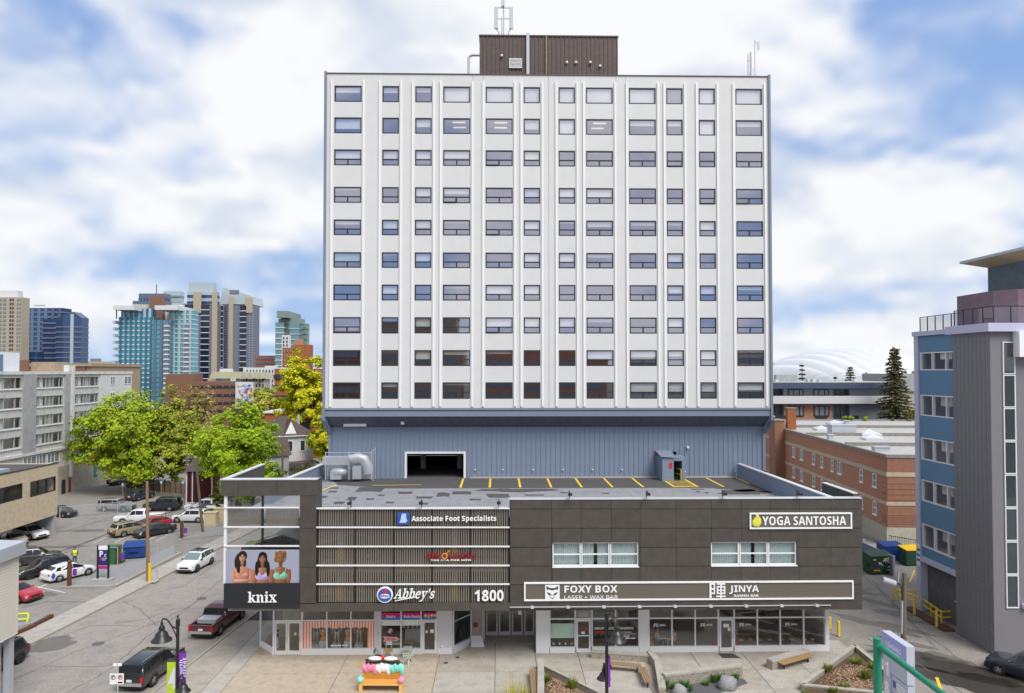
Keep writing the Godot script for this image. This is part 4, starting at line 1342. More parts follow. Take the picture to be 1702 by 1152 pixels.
func poster_image() -> ImageTexture:
	var w := 496
	var h := 224
	var img := Image.create(w,h,false,Image.FORMAT_RGB8)
	img.fill(Color(.60,.62,.70))
	for f in [[110,30,Color(.74,.53,.43),Color(.14,.085,.07),Color(.78,.52,.45),0],[245,38,Color(.62,.41,.31),Color(.06,.045,.045),Color(.72,.62,.82),1],[366,34,Color(.55,.35,.23),Color(.50,.34,.19),Color(.50,.74,.66),2]]:
		var x: float = f[0]; var y: float = f[1]
		var skin: Color = f[2]; var hair: Color = f[3]; var top: Color = f[4]
		var dark := skin.darkened(.22)
		var lite := skin.lightened(.16)
		var k: int = f[5]
		# hair behind
		if k == 2:
			ell(img,x,y+14,44,46,hair,.3)
			for i in 60: ell(img,x+rng.randf_range(-36,36),y+rng.randf_range(-22,52),9,9,hair.lightened(rng.randf_range(-.12,.22)),.3)
		else:
			ell(img,x - (14 if k == 0 else 0),y+55,42 if k == 0 else 38,86 if k == 1 else 70,hair,.15)
			ell(img,x+2,y+8,32,36,hair,.15)
		# neck, shoulders, arms, torso
		ell(img,x,y+58,14,30,dark,.2)
		ell(img,x,y+112,56,34,skin,.1)
		ell(img,x,y+175,47,90,skin,.1)
		for s in [-1,1]:
			ell(img,x+s*55,y+152,17,62,skin,.15,-.1*s)
			ell(img,x+s*41,y+186,5,50,dark,.7)
		if k == 0:
			ell(img,x - 4,206,62,15,lite,.2)
			ell(img,x - 4,222,60,8,dark,.5)
		ell(img,x - 12,y+92,26,10,lite,.9)
		# bra
		for s in [-1,1]:
			ell(img,x+s*22,y+140,28,27,top,.1)
			ell(img,x+s*26,y+133,14,12,top.lightened(.18),.9)
			for i in 24: ell(img,x+s*(30+i*.25),y+122 - i*1.3,4,4,top,.3)
		ell(img,x,y+154,48,11,top.darkened(.06),.15)
		ell(img,x,y+118,14,15,skin,.2)
		if k == 0:
			ell(img,x - 28,y+84,15,50,hair,.3,.1)
		if k == 1:
			ell(img,x+38,y+92,14,60,hair,.3)
			ell(img,x - 38,y+88,14,56,hair,.3)
		# face
		ell(img,x,y+22,22,30,skin,.1)
		ell(img,x - 4,y+10,14,12,lite,.9)
		ell(img,x - 9,y+17,5,2.4,Color(.12,.08,.07),.3)
		ell(img,x+9,y+17,5,2.4,Color(.12,.08,.07),.3)
		ell(img,x - 9,y+12,6,1.6,hair.darkened(.2),.4)
		ell(img,x+9,y+12,6,1.6,hair.darkened(.2),.4)
		ell(img,x+1,y+27,3,6,dark,.8)
		ell(img,x,y+37,7,3,Color(.62,.28,.28),.3)
		if k != 2:
			ell(img,x - 16,y - 2,12,15,hair,.25)
			ell(img,x+16,y - 2,12,15,hair,.25)
			ell(img,x,y - 7,22,7,hair,.25)
		else:
			for i in 14: ell(img,x+rng.randf_range(-22,22),y - 12+rng.randf_range(-8,4),7,6,hair.lightened(rng.randf_range(-.1,.2)),.3)
	img.resize(w/2,h/2,Image.INTERPOLATE_LANCZOS)
	img.resize(w,h,Image.INTERPOLATE_CUBIC)
	return ImageTexture.create_from_image(img)
# ---------------------------------------------------------------- bodies: tapered bones joined by a smooth minimum, meshed as surface nets
func body(bones: Array,cell: float) -> MB:   # bone: [from, to, radius, radius, colour]
	var lo := Vector3.ONE*1e6
	var hi := -lo
	for q in bones:
		for e in [[q[0],q[2]],[q[1],q[3]]]:
			lo = lo.min(e[0] - Vector3.ONE*(e[1]+cell*2))
			hi = hi.max(e[0]+Vector3.ONE*(e[1]+cell*2))
	var nx := int((hi.x - lo.x)/cell)+2; var ny := int((hi.y - lo.y)/cell)+2; var nz := int((hi.z - lo.z)/cell)+2
	var field := PackedFloat32Array()
	field.resize(nx*ny*nz)
	field.fill(9.0)
	var owner_of := PackedInt32Array()
	owner_of.resize(nx*ny*nz)
	var near := PackedFloat32Array()
	near.resize(nx*ny*nz)
	near.fill(9.0)
	for bi in bones.size():
		var q: Array = bones[bi]
		var a: Vector3 = q[0]; var d: Vector3 = q[1] - q[0]
		var l2 := maxf(d.length_squared(),1e-8)
		var rm: float = maxf(q[2],q[3])+cell*2.0+.04
		var p0 := (a.min(q[1]) - Vector3.ONE*rm - lo)/cell
		var p1 := (a.max(q[1])+Vector3.ONE*rm - lo)/cell
		for z in range(maxi(0,int(p0.z)),mini(nz,int(p1.z)+2)):
			for y in range(maxi(0,int(p0.y)),mini(ny,int(p1.y)+2)):
				for x in range(maxi(0,int(p0.x)),mini(nx,int(p1.x)+2)):
					var p := lo+Vector3(x,y,z)*cell - a
					var t := clampf(p.dot(d)/l2,0.0,1.0)
					var dist: float = (p - d*t).length() - lerpf(q[2],q[3],t)
					var i := (z*ny+y)*nx+x
					var f := field[i]
					var h := maxf(.035 - absf(f - dist),0.0)/.035
					field[i] = minf(f,dist) - h*h*.035*.25
					if dist < near[i]:
						near[i] = dist
						owner_of[i] = bi
	var b := MB.new()
	b.colored = true
	var id := {}
	var offs := [0,1,nx,nx+1,nx*ny,nx*ny+1,nx*ny+nx,nx*ny+nx+1]
	for z in nz - 1:
		for y in ny - 1:
			for x in nx - 1:
				var i := (z*ny+y)*nx+x
				var s := 0
				for k in 8:
					if field[i+offs[k]] < 0.0: s += 1
				if s == 0 or s == 8: continue
				var sum := Vector3.ZERO
				var n := 0
				for e in [[0,1],[2,3],[4,5],[6,7],[0,2],[1,3],[4,6],[5,7],[0,4],[1,5],[2,6],[3,7]]:
					var fa := field[i+offs[e[0]]]; var fb := field[i+offs[e[1]]]
					if (fa < 0.0) != (fb < 0.0):
						var t := fa/(fa - fb)
						var pa := Vector3(e[0] & 1,(e[0] >> 1) & 1,e[0] >> 2); var pb := Vector3(e[1] & 1,(e[1] >> 1) & 1,e[1] >> 2)
						sum += pa.lerp(pb,t)
						n += 1
				var g := Vector3(field[i+1] - field[i]+field[i+offs[7]] - field[i+offs[6]],field[i+nx] - field[i]+field[i+offs[7]] - field[i+offs[5]],field[i+offs[4]] - field[i]+field[i+offs[7]] - field[i+offs[3]])
				b.c = bones[owner_of[i]][4]
				id[i] = b.vert(lo+(Vector3(x,y,z)+sum/n)*cell,g.normalized())
	for i in id:
		var x: int = i % nx; var y: int = (i/nx) % ny; var z: int = i/(nx*ny)
		if x == 0 or y == 0 or z == 0: continue
		for ax in 3:
			var st: int = [1,nx,nx*ny][ax]
			var fa := field[i]; var fb := field[i+st]
			if (fa < 0.0) == (fb < 0.0): continue
			var u: int = [nx,nx*ny,1][ax]; var w: int = [nx*ny,1,nx][ax]
			if not (id.has(i - u) and id.has(i - w) and id.has(i - u - w)): continue
			var q := [id[i],id[i - u],id[i - u - w],id[i - w]]
			if fa >= 0.0:
				for k in [0,1,2,0,2,3]: b.ix.append(q[k])
			else:
				for k in [0,2,1,0,3,2]: b.ix.append(q[k])
	return b
func standing(skin: Color,top: Color,low: Color,leg: Color,head := true,arms := 0.0,waist := 1.0,thin := 1.0) -> Array:
	var V := func(x: float,y: float,z: float) -> Vector3: return Vector3(x,y,z)
	var o := []
	var r := thin
	for s in [-1.0,1.0]:
		o.append([V.call(.095*s,.92,0),V.call(.11*s,.50,.02),.095*r,.062*r,leg])
		o.append([V.call(.11*s,.50,.02),V.call(.12*s,.09,-.01),.058*r,.038*r,leg])
		o.append([V.call(.12*s,.05,-.03),V.call(.14*s,.035,.14),.042,.034,leg if leg != skin else skin])
		var e: Vector3 = V.call((.30 - .04*arms)*s,1.10,.02+arms*.10)
		var h: Vector3 = V.call((.31 - .20*arms)*s,.86+arms*.26,.05+arms*.30)
		o.append([V.call(.19*s,1.41,0),e,.055*r,.042*r,top if arms > 0 else skin])
		o.append([e,h,.040*r,.028*r,top if arms > 0 else skin])
		var d := (h - e).normalized()
		for k in 4: o.append([h,h+d*(.15 - .012*absf(k - 1.4))+V.call(0,0,(k - 1.5)*.022),.017,.011,skin])
		o.append([h,h+d*.07+V.call(-.02*s,0,.05),.016,.012,skin])
	o.append([V.call(0,.93,0),V.call(0,1.02,0),.135*r,.125*r,low])
	o.append([V.call(0,1.08,0),V.call(0,1.16,.01),.115*r*waist,.115*r*waist,skin if arms == 0 else top])
	o.append([V.call(-.05,1.27,.02),V.call(.05,1.27,.02),.125*r,.125*r,top])
	o.append([V.call(-.14,1.41,0),V.call(.14,1.41,0),.07*r,.07*r,top if arms > 0 else skin])
	o.append([V.call(0,1.42,0),V.call(0,1.55,.01),.055,.05,skin])
	if head:
		o.append([V.call(0,1.60,.03),V.call(0,1.68,.01),.075,.09,skin])
		o.append([V.call(0,1.62,.10),V.call(0,1.64,.11),.018,.014,skin])
		for s in [-1.0,1.0]: o.append([V.call(.09*s,1.63,.01),V.call(.09*s,1.66,.01),.018,.016,skin])
	return o
func seated(skin: Color,top: Color,leg: Color,hair: Color) -> Array:
	var o := []
	for s in [-1.0,1.0]:
		o.append([Vector3(.09*s,.52,0),Vector3(.11*s,.54,.42),.09,.07,leg])
		o.append([Vector3(.11*s,.54,.42),Vector3(.11*s,.10,.46),.062,.045,leg])
		o.append([Vector3(.11*s,.05,.42),Vector3(.12*s,.04,.60),.045,.036,hair])
		var h := Vector3(.12*s,.80,.36)
		var e := Vector3(.27*s,.75,.08)
		o.append([Vector3(.19*s,1.02,-.02),e,.055,.045,top])
		o.append([e,h,.042,.03,skin])
		for k in 4: o.append([h,h+Vector3(-.02*s+(k - 1.5)*.02,-.01,.12),.015,.011,skin])
		o.append([h,h+Vector3(-.06*s,.01,.05),.015,.012,skin])
	o.append([Vector3(0,.52,-.02),Vector3(0,.62,-.03),.14,.13,leg])
	o.append([Vector3(0,.70,-.03),Vector3(0,.92,-.01),.125,.135,top])
	o.append([Vector3(-.13,1.02,-.01),Vector3(.13,1.02,-.01),.07,.07,top])
	o.append([Vector3(0,1.04,0),Vector3(0,1.16,.02),.055,.05,skin])
	o.append([Vector3(0,1.22,.04),Vector3(0,1.28,.02),.075,.09,skin])
	o.append([Vector3(0,1.24,.11),Vector3(0,1.26,.12),.017,.013,skin])
	return o
func hair_cap(at: Vector3,c: Color,long := 0.0) -> MB:
	var b := body([[at+Vector3(0,.02,-.025),at+Vector3(0,.05,-.01),.098,.095,c],[at+Vector3(0,.0,-.05),at+Vector3(0,-.08 - long,-.06),.08,.06,c]],.025)
	return b
# ---------------------------------------------------------------- shop fronts
func seg(shop: Node3D,x0: float,x1: float,yb: float,yt: float,yh: float,z: float,pane: Material) -> void:
	# one bay of glazing: lower and upper pane (world x, sill, transom, head)
	var b := MB.new()
	b.quad(Vector3(x0,yb,z - .05),Vector3(x1,yb,z - .05),Vector3(x1,yt,z - .05),Vector3(x0,yt,z - .05))
	part("pane",b,pane,shop)
	b = MB.new()
	b.quad(Vector3(x0,yt,z - .05),Vector3(x1,yt,z - .05),Vector3(x1,yh,z - .05),Vector3(x0,yh,z - .05))
	part("pane",b,pane,shop)
func glazed(shop: Node3D,px: Array,yb: float,yt: float,yh: float,m: Material,pane: Material) -> void:
	var x: Array = []
	for p in px: x.append(zp(p,1050,SZ).x)
	part("sill",bx(Vector3(x[0],.0,SZ - .12),Vector3(x[-1],yb,SZ+.06)),m,shop)
	part("transom",bx(Vector3(x[0],yt - .05,SZ - .1),Vector3(x[-1],yt+.05,SZ+.02)),m,shop)
	for i in x.size():
		part("mullion",bx(Vector3(x[i] - .045,yb,SZ - .11),Vector3(x[i]+.045,yh,SZ+.03)),m,shop)
	for i in x.size() - 1: seg(shop,x[i],x[i+1],yb,yt,yh,SZ,pane)
func leaf(shop: Node3D,x0: float,x1: float,y1: float,z: float,m: Material,pane: Material,mid := 0.0,turn := 0.0) -> Node3D:
	# a glazed door leaf with stiles, rails and a pull handle; origin at its lower hinge corner
	var d := Node3D.new()
	d.name = numbered("door",shop)
	shop.add_child(d)
	d.position = Vector3(x0,0,z)
	d.rotation.y = turn
	var w := x1 - x0
	var b := MB.new()
	b.box(Vector3(.01,.02,-.05),Vector3(.13,y1,.03)); b.box(Vector3(w - .13,.02,-.05),Vector3(w - .01,y1,.03))
	b.box(Vector3(.13,.02,-.05),Vector3(w - .13,.28,.03)); b.box(Vector3(.13,y1 - .12,-.05),Vector3(w - .13,y1,.03))
	if mid > 0: b.box(Vector3(.13,mid,-.05),Vector3(w - .13,mid+.07,.03))
	part("frame",b,m,d)
	b = MB.new()
	b.quad(Vector3(.12,.26,-.01),Vector3(w - .12,.26,-.01),Vector3(w - .12,y1 - .1,-.01),Vector3(.12,y1 - .1,-.01))
	part("pane",b,pane,d)
	b = MB.new()
	b.tube([Vector3(w - .08,.95,.03),Vector3(w - .08,.97,.09),Vector3(w - .08,1.25,.09),Vector3(w - .08,1.27,.03)],[.018],6)
	part("handle",b,M.steel,d)
	return d
func X(px: float,z := SZ) -> float: return zp(px,1050,z).x
func Y(py: float,z := SZ) -> float: return zp(900,py,z).y
func make_shops(xl: float,xm: float,xr: float) -> void:
	var g: Material = M.white_metal
	var s: Node3D
	var b: MB
	var yh := 3.74
	var yt := Y(1029)
	# lingerie shop at the street corner
	s = thing("shopfront","corner shopfront with orange striped window and mannequins under the black sign","shopfront")
	var x0 := X(455); var x1 := X(502)
	part("floor",bx(Vector3(-17.2,-.05,SZ - 7),Vector3(X(628),.06,SZ - .12)),M.tan,s)
	part("back_wall",bx(Vector3(-17.2,0,SZ - 7.2),Vector3(X(628),yh,SZ - 7)),M.stone_pale,s)
	part("side_wall",bx(Vector3(X(628),0,SZ - 7),Vector3(X(632),yh,SZ - .12)),M.stone_pale,s)
	b = MB.new()
	var ca := Vector3(X(455),0,SZ); var cb := Vector3(-17.15,0,SZ - 1.5)
	b.quad(cb+Vector3(0,.45,0),ca+Vector3(0,.45,0),ca+Vector3(0,yh,0),cb+Vector3(0,yh,0))
	part("corner_pane",b,M.pane_clear,s)
	b = MB.new()
	b.bar(cb+Vector3(0,.22,0),ca+Vector3(0,.22,0),.14,.45)
	b.bar(cb+Vector3(0,yh,0),ca+Vector3(0,yh,0),.12,.12)
	b.bar(cb,cb+Vector3(0,yh,0),.12,.12)
	b.bar(ca,ca+Vector3(0,yh,0),.12,.12)
	part("corner_frame",b,g,s)
	b = MB.new()
	b.quad(cb+Vector3(0,.45,-6),cb+Vector3(0,.45,0),cb+Vector3(0,yh,0),cb+Vector3(0,yh,-6))
	part("side_pane",b,M.pane_clear,s)
	part("transom",bx(Vector3(x0,yt - .06,SZ - .1),Vector3(x1,yt+.06,SZ+.02)),g,s)
	part("head_pane",bx(Vector3(x0,yt+.06,SZ - .06),Vector3(x1,yh,SZ - .055)),M.pane_clear,s)
	for q in [x0,x1]: part("jamb",bx(Vector3(q - .06,0,SZ - .12),Vector3(q+.06,yh,SZ+.04)),g,s)
	var xm2 := X(478)
	leaf(s,x0+.06,xm2,yt - .06,SZ,g,M.pane_clear)
	var dl := leaf(s,xm2,x1 - .06,yt - .06,SZ,g,M.pane_clear)
	part("notice",bx(Vector3(.45,1.35,.0),Vector3(.62,1.55,.004)),M.blind_green,dl)
	glazed(s,[502,543,583,623],.42,yt,yh,g,M.pane_clear)
	# striped film on the glass
	b = MB.new()
	b.colored = true
	var sa := X(503.5); var sb := X(621.5); var y0 := Y(1079); var y1 := Y(1031)
	var wa := X(517.5); var wb := X(610); var wy0 := Y(1075.5); var wy1 := Y(1040.5)
	var x := sa
	var i := 0
	while x < sb - .01:
		var e := minf(x+.098,sb)
		b.c = Color(.82,.20,.09) if i % 2 == 0 else Color(.78,.74,.70)
		var z := SZ - .035
		if x > wa - .05 and x < wb - .02:
			var sc := wy1 - .08*absf(sin((x - wa)*5.2))
			b.quad(Vector3(x,sc,z),Vector3(e,sc,z),Vector3(e,y1,z),Vector3(x,y1,z))
			b.quad(Vector3(x,y0,z),Vector3(e,y0,z),Vector3(e,wy0,z),Vector3(x,wy0,z))
		else: b.quad(Vector3(x,y0,z),Vector3(e,y0,z),Vector3(e,y1,z),Vector3(x,y1,z))
		x = e
		i += 1
	part("striped_film",b,M.body,s)
	for q in [[549,555],[556,560.5],[562,567],[569,572.5],[574,578]]: part("small_print",bx(Vector3(X(q[0]),Y(1071.7),SZ - .032),Vector3(X(q[1]),Y(1069.8),SZ - .028)),M.sign_white,s)
	var cream := Color(.52,.50,.40)
	for q in [[526,Color(.75,.22,.02),Color(.02,.12,.50),"tall mannequin in an orange top and blue briefs",1.0,true],[561,Color(.03,.16,.55),Color(.03,.03,.045),"tall mannequin in a blue top and charcoal briefs",1.12,true],[598,Color(.75,.20,.02),Color(.78,.22,.02),"tall mannequin in an orange top and orange shorts",.95,true]]:
		var mq := thing("mannequin",q[3]+" in the striped shop window","mannequin",Vector3(X(q[0],SZ - 1.2),.42,SZ - .95),0.1,"mannequins in the striped window")
		part("body",body(standing(cream,q[1],q[2],cream,false,0.0,q[4],q[4]),.03),M.body,mq)
		part("stand",bx(Vector3(-.3,-.4,-.3),Vector3(.3,0.0,.3)),M.white_wall,mq)
	for q in [[538,"short orange swimsuit torso on a white plinth beside the blue briefs mannequin"],[579,"short orange swimsuit torso on a white plinth beside the charcoal briefs mannequin"]]:
		var mq := thing("bust_form",q[1],"mannequin",Vector3(X(q[0],SZ - .9),.06,SZ - .7),0,"swimsuit torsos in the striped window")
		var o := Color(.80,.22,.015)
		part("torso",body([[Vector3(0,.82,0),Vector3(0,.95,0),.13,.125,o],[Vector3(0,1.0,0),Vector3(0,1.12,.01),.105,.11,o],[Vector3(-.05,1.2,.02),Vector3(.05,1.2,.02),.12,.12,o],[Vector3(-.13,1.34,0),Vector3(.13,1.34,0),.06,.06,cream],[Vector3(0,1.34,0),Vector3(0,1.45,0),.05,.045,cream],[Vector3(-.08,.72,0),Vector3(-.08,.82,0),.075,.09,cream],[Vector3(.08,.72,0),Vector3(.08,.82,0),.075,.09,cream]],.03),M.body,mq)
		part("plinth",bx(Vector3(-.22,0,-.2),Vector3(.22,.66,.2)),M.white_wall,mq)
	var mq2 := thing("bust_form","pale torso in black underwear just inside the corner shop door","mannequin",Vector3(X(461,SZ - 1.4),.06,SZ - 1.2),0)
	var bk := Color(.02,.02,.022)
	part("torso",body([[Vector3(0,.82,0),Vector3(0,.95,0),.13,.125,bk],[Vector3(0,1.0,0),Vector3(0,1.12,.01),.105,.11,cream],[Vector3(-.05,1.2,.02),Vector3(.05,1.2,.02),.12,.12,bk],[Vector3(-.13,1.34,0),Vector3(.13,1.34,0),.06,.06,cream],[Vector3(0,1.34,0),Vector3(0,1.45,0),.05,.045,cream]],.03),M.body,mq2)
	part("plinth",bx(Vector3(-.22,0,-.2),Vector3(.22,.76,.2)),M.white_wall,mq2)
	# ice cream shop
	s = thing("shopfront","ice cream shopfront with pink and blue banners above its windows and door","shopfront")
	part("pier",bx(Vector3(X(623),0,SZ - .3),Vector3(X(632),yh,SZ+.05)),M.shop_grey,s)
	part("floor",bx(Vector3(X(632),-.05,SZ - 6),Vector3(X(753),.05,SZ - .12)),M.stone_pale,s)
	part("back_wall",bx(Vector3(X(632),0,SZ - 6.2),Vector3(X(753),yh,SZ - 6)),M.white_wall,s)
	glazed(s,[632.5,666.5,700],.38,yt,yh,g,M.pane_clear)
	b = MB.new()
	b.box(Vector3(X(700),yt - .05,SZ - .1),Vector3(X(727),yt+.05,SZ+.02))
	b.box(Vector3(X(726.5) - .05,0,SZ - .12),Vector3(X(727.5),yh,SZ+.03))
	b.box(Vector3(X(700),0,SZ - .12),Vector3(X(702.5),yt - .05,SZ+.029))
	part("door_frame",b,g,s)
	var dd := leaf(s,X(702.5),X(725.5),yt - .06,SZ,g,M.pane_dark)
	part("notice",bx(Vector3(.52,1.45,.0),Vector3(.78,1.7,.004)),M.sign_white,dd)
	part("notice",bx(Vector3(.2,1.45,.0),Vector3(.36,1.62,.004)),M.sign_white,dd)
	for q in [[633,666,"Dairy",642,658],[667,700,"Non-Dairy",670.5,698.5],[702,725,"",0,0]]:
		b = MB.new()
		b.colored = true
		var p0 := Vector3(X(q[0])+.05,Y(1028.5),SZ+.035); var p1 := Vector3(X(q[1]) - .05,Y(1017),SZ+.035)
		var hh := p1.y - p0.y
		var pk := Color(.62,.012,.19)
		var bl := Color(.012,.20,.62)
		var nn := 24
		for k in nn:
			var xa := lerpf(p0.x,p1.x,float(k)/nn); var xb := lerpf(p0.x,p1.x,float(k+1)/nn)
			var ha := p0.y+hh*(.34+.13*sin(k*.9)+(.08 if k % 4 == 0 else 0.0)); var hb := p0.y+hh*(.34+.13*sin((k+1)*.9)+(.08 if (k+1) % 4 == 0 else 0.0))
			b.c = bl
			b.quad(Vector3(xa,p0.y,p0.z),Vector3(xb,p0.y,p0.z),Vector3(xb,hb,p0.z),Vector3(xa,ha,p0.z))
			b.c = pk
			b.quad(Vector3(xa,ha,p0.z),Vector3(xb,hb,p0.z),Vector3(xb,p1.y,p0.z),Vector3(xa,p1.y,p0.z))
		if q[2] == "":
			for k in 4:
				b.c = [Color(.55,.3,.08),Color(.75,.6,.45),Color(.6,.05,.1),Color(.35,.12,.05)][k]
				var cx: float = p0.x+.17+k*.22
				b.tri(Vector3(cx,p0.y+.06,p0.z+.004),Vector3(cx+.09,p0.y+hh*.55,p0.z+.004),Vector3(cx - .09,p0.y+hh*.55,p0.z+.004))
				b.c = [Color(.8,.7,.5),Color(.8,.35,.1),Color(.8,.75,.7),Color(.85,.7,.2)][k]
				b.ball(Vector3(cx,p0.y+hh*.62,p0.z+.01),Vector3(.09,.09,.008),10,6)
		var bn := part("banner",b,M.body,s)
		if q[2] != "": text_fit("lettering",q[2],"serif_bold",X(q[3]),X(q[4]),Y(1026.5),Y(1020.5),SZ+.045,.01,M.sign_white,bn,.2)
	b = MB.new()
	b.colored = true
	b.c = Color(.75,.35,.36)
	var ap := func(l: Array) -> Array:
		var o := []
		for p in l: o.append(Vector2(X(p[0]),Y(p[1])))
		return o
	b.plate(ap.call([[636,1056],[657,1057.5],[657,1055.5],[664,1061],[657,1066],[657,1064],[636,1065.5],[639,1061]]),SZ - .045,SZ - .03)
	var ar := part("window_sticker",b,M.body,s)
	text_fit("lettering","Ice Cream","serif_bold",X(643),X(658),Y(1062.5),Y(1059),SZ - .028,.004,M.red_dark,ar)
	b = MB.new()
	b.colored = true
	for k in 7:
		b.c = [Color(.7,.05,.3),Color(.75,.6,.05),Color(.05,.5,.65)][k % 3]
		var aa := TAU*k/7
		b.ball(Vector3(X(648.5)+cos(aa)*.13,Y(1047.5)+sin(aa)*.13,SZ - .035),Vector3(.07,.07,.006),8,5)
	b.c = Color(.75,.45,.6)
	b.ball(Vector3(X(648.5),Y(1047.5),SZ - .03),Vector3(.08,.08,.008),8,5)
	part("flower_sticker",b,M.body,s)
	part("counter",bx(Vector3(X(667.5),.05,SZ - 2.6),Vector3(X(699),1.05,SZ - 1.9)),M.white_wall,s)
	b = MB.new()
	for k in 4: b.lathe(Vector3(X(671+k*7.5,SZ - 2.2),1.05,SZ - 2.2),[Vector2(.1,0),Vector2(.12,.1),Vector2(.06,.2),Vector2(.09,.32),Vector2(0,.36)],10)
	part("counter_jar",b,M.sign_white,s)
	part("menu_board",bx(Vector3(X(680),1.9,SZ - 5.9),Vector3(X(699),2.9,SZ - 5.8)),mat("menu",lin(.6,.25,.3),.6),s)
	part("window_bench",bx(Vector3(X(636),.5,SZ - .9),Vector3(X(665),.62,SZ - .4)),M.blind_green,s)
	part("window_bench",bx(Vector3(X(674),.55,SZ - .8),Vector3(X(686),.62,SZ - .4)),M.bench_wood,s)
	part("roller_shade",bx(Vector3(X(633),yt - .45,SZ - .2),Vector3(X(700),yt - .05,SZ - .16)),M.blind,s)
	part("end_wall",bx(Vector3(X(728),0,SZ - .3),Vector3(X(752),yh,SZ+.05)),M.shop_grey,s)
	part("end_wall_base",bx(Vector3(X(728),0,SZ+.05),Vector3(X(752),.42,SZ+.08)),M.white_metal,s)
	b = MB.new()
	b.lathe(Vector3(X(735),Y(1073),SZ+.05),[Vector2(.1,0),Vector2(.08,.1),Vector2(0,.12)],10,Basis(Vector3.RIGHT,PI/2))
	part("wall_outlet",b,M.sign_white,s)
	# splayed side window and entrance lobby
	s = thing("entrance_lobby","recessed lobby entrance with four glazed doors between the two shop rows","entrance")
	var pa := Vector3(X(752.5),0,SZ); var pb := gp(783,1071)
	pb.y = 0
	b = MB.new()
	b.bar(pa+Vector3(0,.25,0),pb+Vector3(0,.25,0),.16,.5)
	b.bar(pa+Vector3(.05,.5,0),pa+Vector3(.05,yh,0),.1,.1)
	b.bar(pb+Vector3(0,.5,0),pb+Vector3(0,yh,0),.1,.1)
	b.bar(pa.lerp(pb,.05)+Vector3(0,2.2,0),pb+Vector3(0,2.2,0),.06,.06)
	part("side_frame",b,M.shop_grey,s)
	b = MB.new()
	b.quad(pa+Vector3(0,.5,0),pb+Vector3(0,.5,0),pb+Vector3(0,yh,0),pa+Vector3(0,yh,0))
	part("side_pane",b,M.pane_clear,s)
	part("side_room",bx(Vector3(pa.x - .1,0,SZ - 5),Vector3(pa.x,yh,SZ - .4)),M.dark_room,s)
	b = MB.new()
	b.lathe(pa.lerp(pb,.55)+Vector3(.0,1.15,.03),[Vector2(.5,0),Vector2(.5,.01),Vector2(0,.01)],20,Basis(Vector3.UP,atan2(-(pb - pa).z,(pb - pa).x))*Basis(Vector3.RIGHT,PI/2))
	part("round_decal",b,M.black,s)
	var cz := pb.z
	part("stone_pier",bx(Vector3(X(783,cz),.5,cz - .6),Vector3(X(800,cz),yh+.2,cz)),surf("pink_stone",lin(.46,.39,.36),.8,M.grain,.4),s)
	b = MB.new()
	var pl := X(783,cz); var pr := X(800,cz)
	b.quad(Vector3(pl,0,cz+.55),Vector3(pr+.25,0,cz+.55),Vector3(pr,.62,cz),Vector3(pl,.62,cz))
	b.quad(Vector3(pr+.25,0,cz+.55),Vector3(pr+.1,0,cz - .6),Vector3(pr,.62,cz - .6),Vector3(pr,.62,cz))
	part("flared_base",b,M.white_metal,s)
	b = MB.new()
	b.lathe(Vector3(X(790.5,cz),zp(790,1038.5,cz).y,cz),[Vector2(.19,0),Vector2(.19,.04),Vector2(0,.05)],18,Basis(Vector3.RIGHT,PI/2))
	part("round_plaque",b,M.plate_bronze,s)
	var lz := gp(850,1056).z
	var dxs := [X(806.5,lz),X(828,lz),X(849.5,lz),X(870,lz),X(889,lz)]
	for k in 4:
		var ld := leaf(s,dxs[k]+.03,dxs[k+1] - .03,2.75,lz,M.shop_grey,M.pane_dark,1.85)
	part("lintel",bx(Vector3(dxs[0] - .3,2.78,lz - .15),Vector3(dxs[4]+.2,3.6,lz+.05)),M.shop_grey,s)
	part("lobby_wall",bx(Vector3(dxs[0] - .35,0,lz - .1),Vector3(dxs[0] - .02,3.6,cz - .6)),M.shop_grey,s)
	part("lobby_back",bx(Vector3(dxs[0],0,lz - 5),Vector3(dxs[4],3.4,lz - 4.8)),M.room,s)
	part("lobby_floor",bx(Vector3(dxs[0] - .3,-.05,lz - 5),Vector3(dxs[4]+.2,.004,-53.0)),M.concrete_c,s)
	part("lobby_side",bx(Vector3(dxs[4]+.02,0,lz - .1),Vector3(dxs[4]+.2,3.6,SZ - .3)),M.shop_grey,s)
	# number 170
	s = thing("shopfront","shopfront numbered 170 with a glazed door and red and white window slogans","shopfront")
	part("pier",bx(Vector3(X(891),0,SZ - .5),Vector3(X(913),3.6,SZ+.06)),M.white_metal,s)
	part("floor",bx(Vector3(X(913),-.05,SZ - 6),Vector3(X(1070),.05,SZ - .12)),M.tan,s)
	part("back_wall",bx(Vector3(X(913),0,SZ - 6.2),Vector3(X(1070),3.6,SZ - 6)),M.room,s)
	glazed(s,[914,956],.4,yt,3.6,g,M.pane_clear)
	part("half_blind",bx(Vector3(X(915),.95,SZ - .25),Vector3(X(955),yt - .4,SZ - .22)),M.blind_green,s)
	part("shelf_strip",bx(Vector3(X(915),yt - .3,SZ - .2),Vector3(X(955),yt - .06,SZ - .17)),M.black,s)
	b = MB.new()
	for k in 4: b.lathe(Vector3(X(920+k*10,SZ - .5),.4,SZ - .5),[Vector2(.07,0),Vector2(.08,.1),Vector2(0,.12)],8)
	part("pot",b,M.sign_white,s)
	part("door_head",bx(Vector3(X(956),yt - .05,SZ - .1),Vector3(X(984),yt+.05,SZ+.02)),g,s)
	part("head_pane",bx(Vector3(X(957),yt+.05,SZ - .06),Vector3(X(983),3.6,SZ - .055)),M.pane_dark,s)
	text_fit("number","170","sans",X(963),X(976),Y(1026),Y(1020),SZ - .03,.01,M.sign_white,s)
	var d7 := leaf(s,X(957.5),X(982),yt - .06,SZ,g,M.pane_clear,1.15)
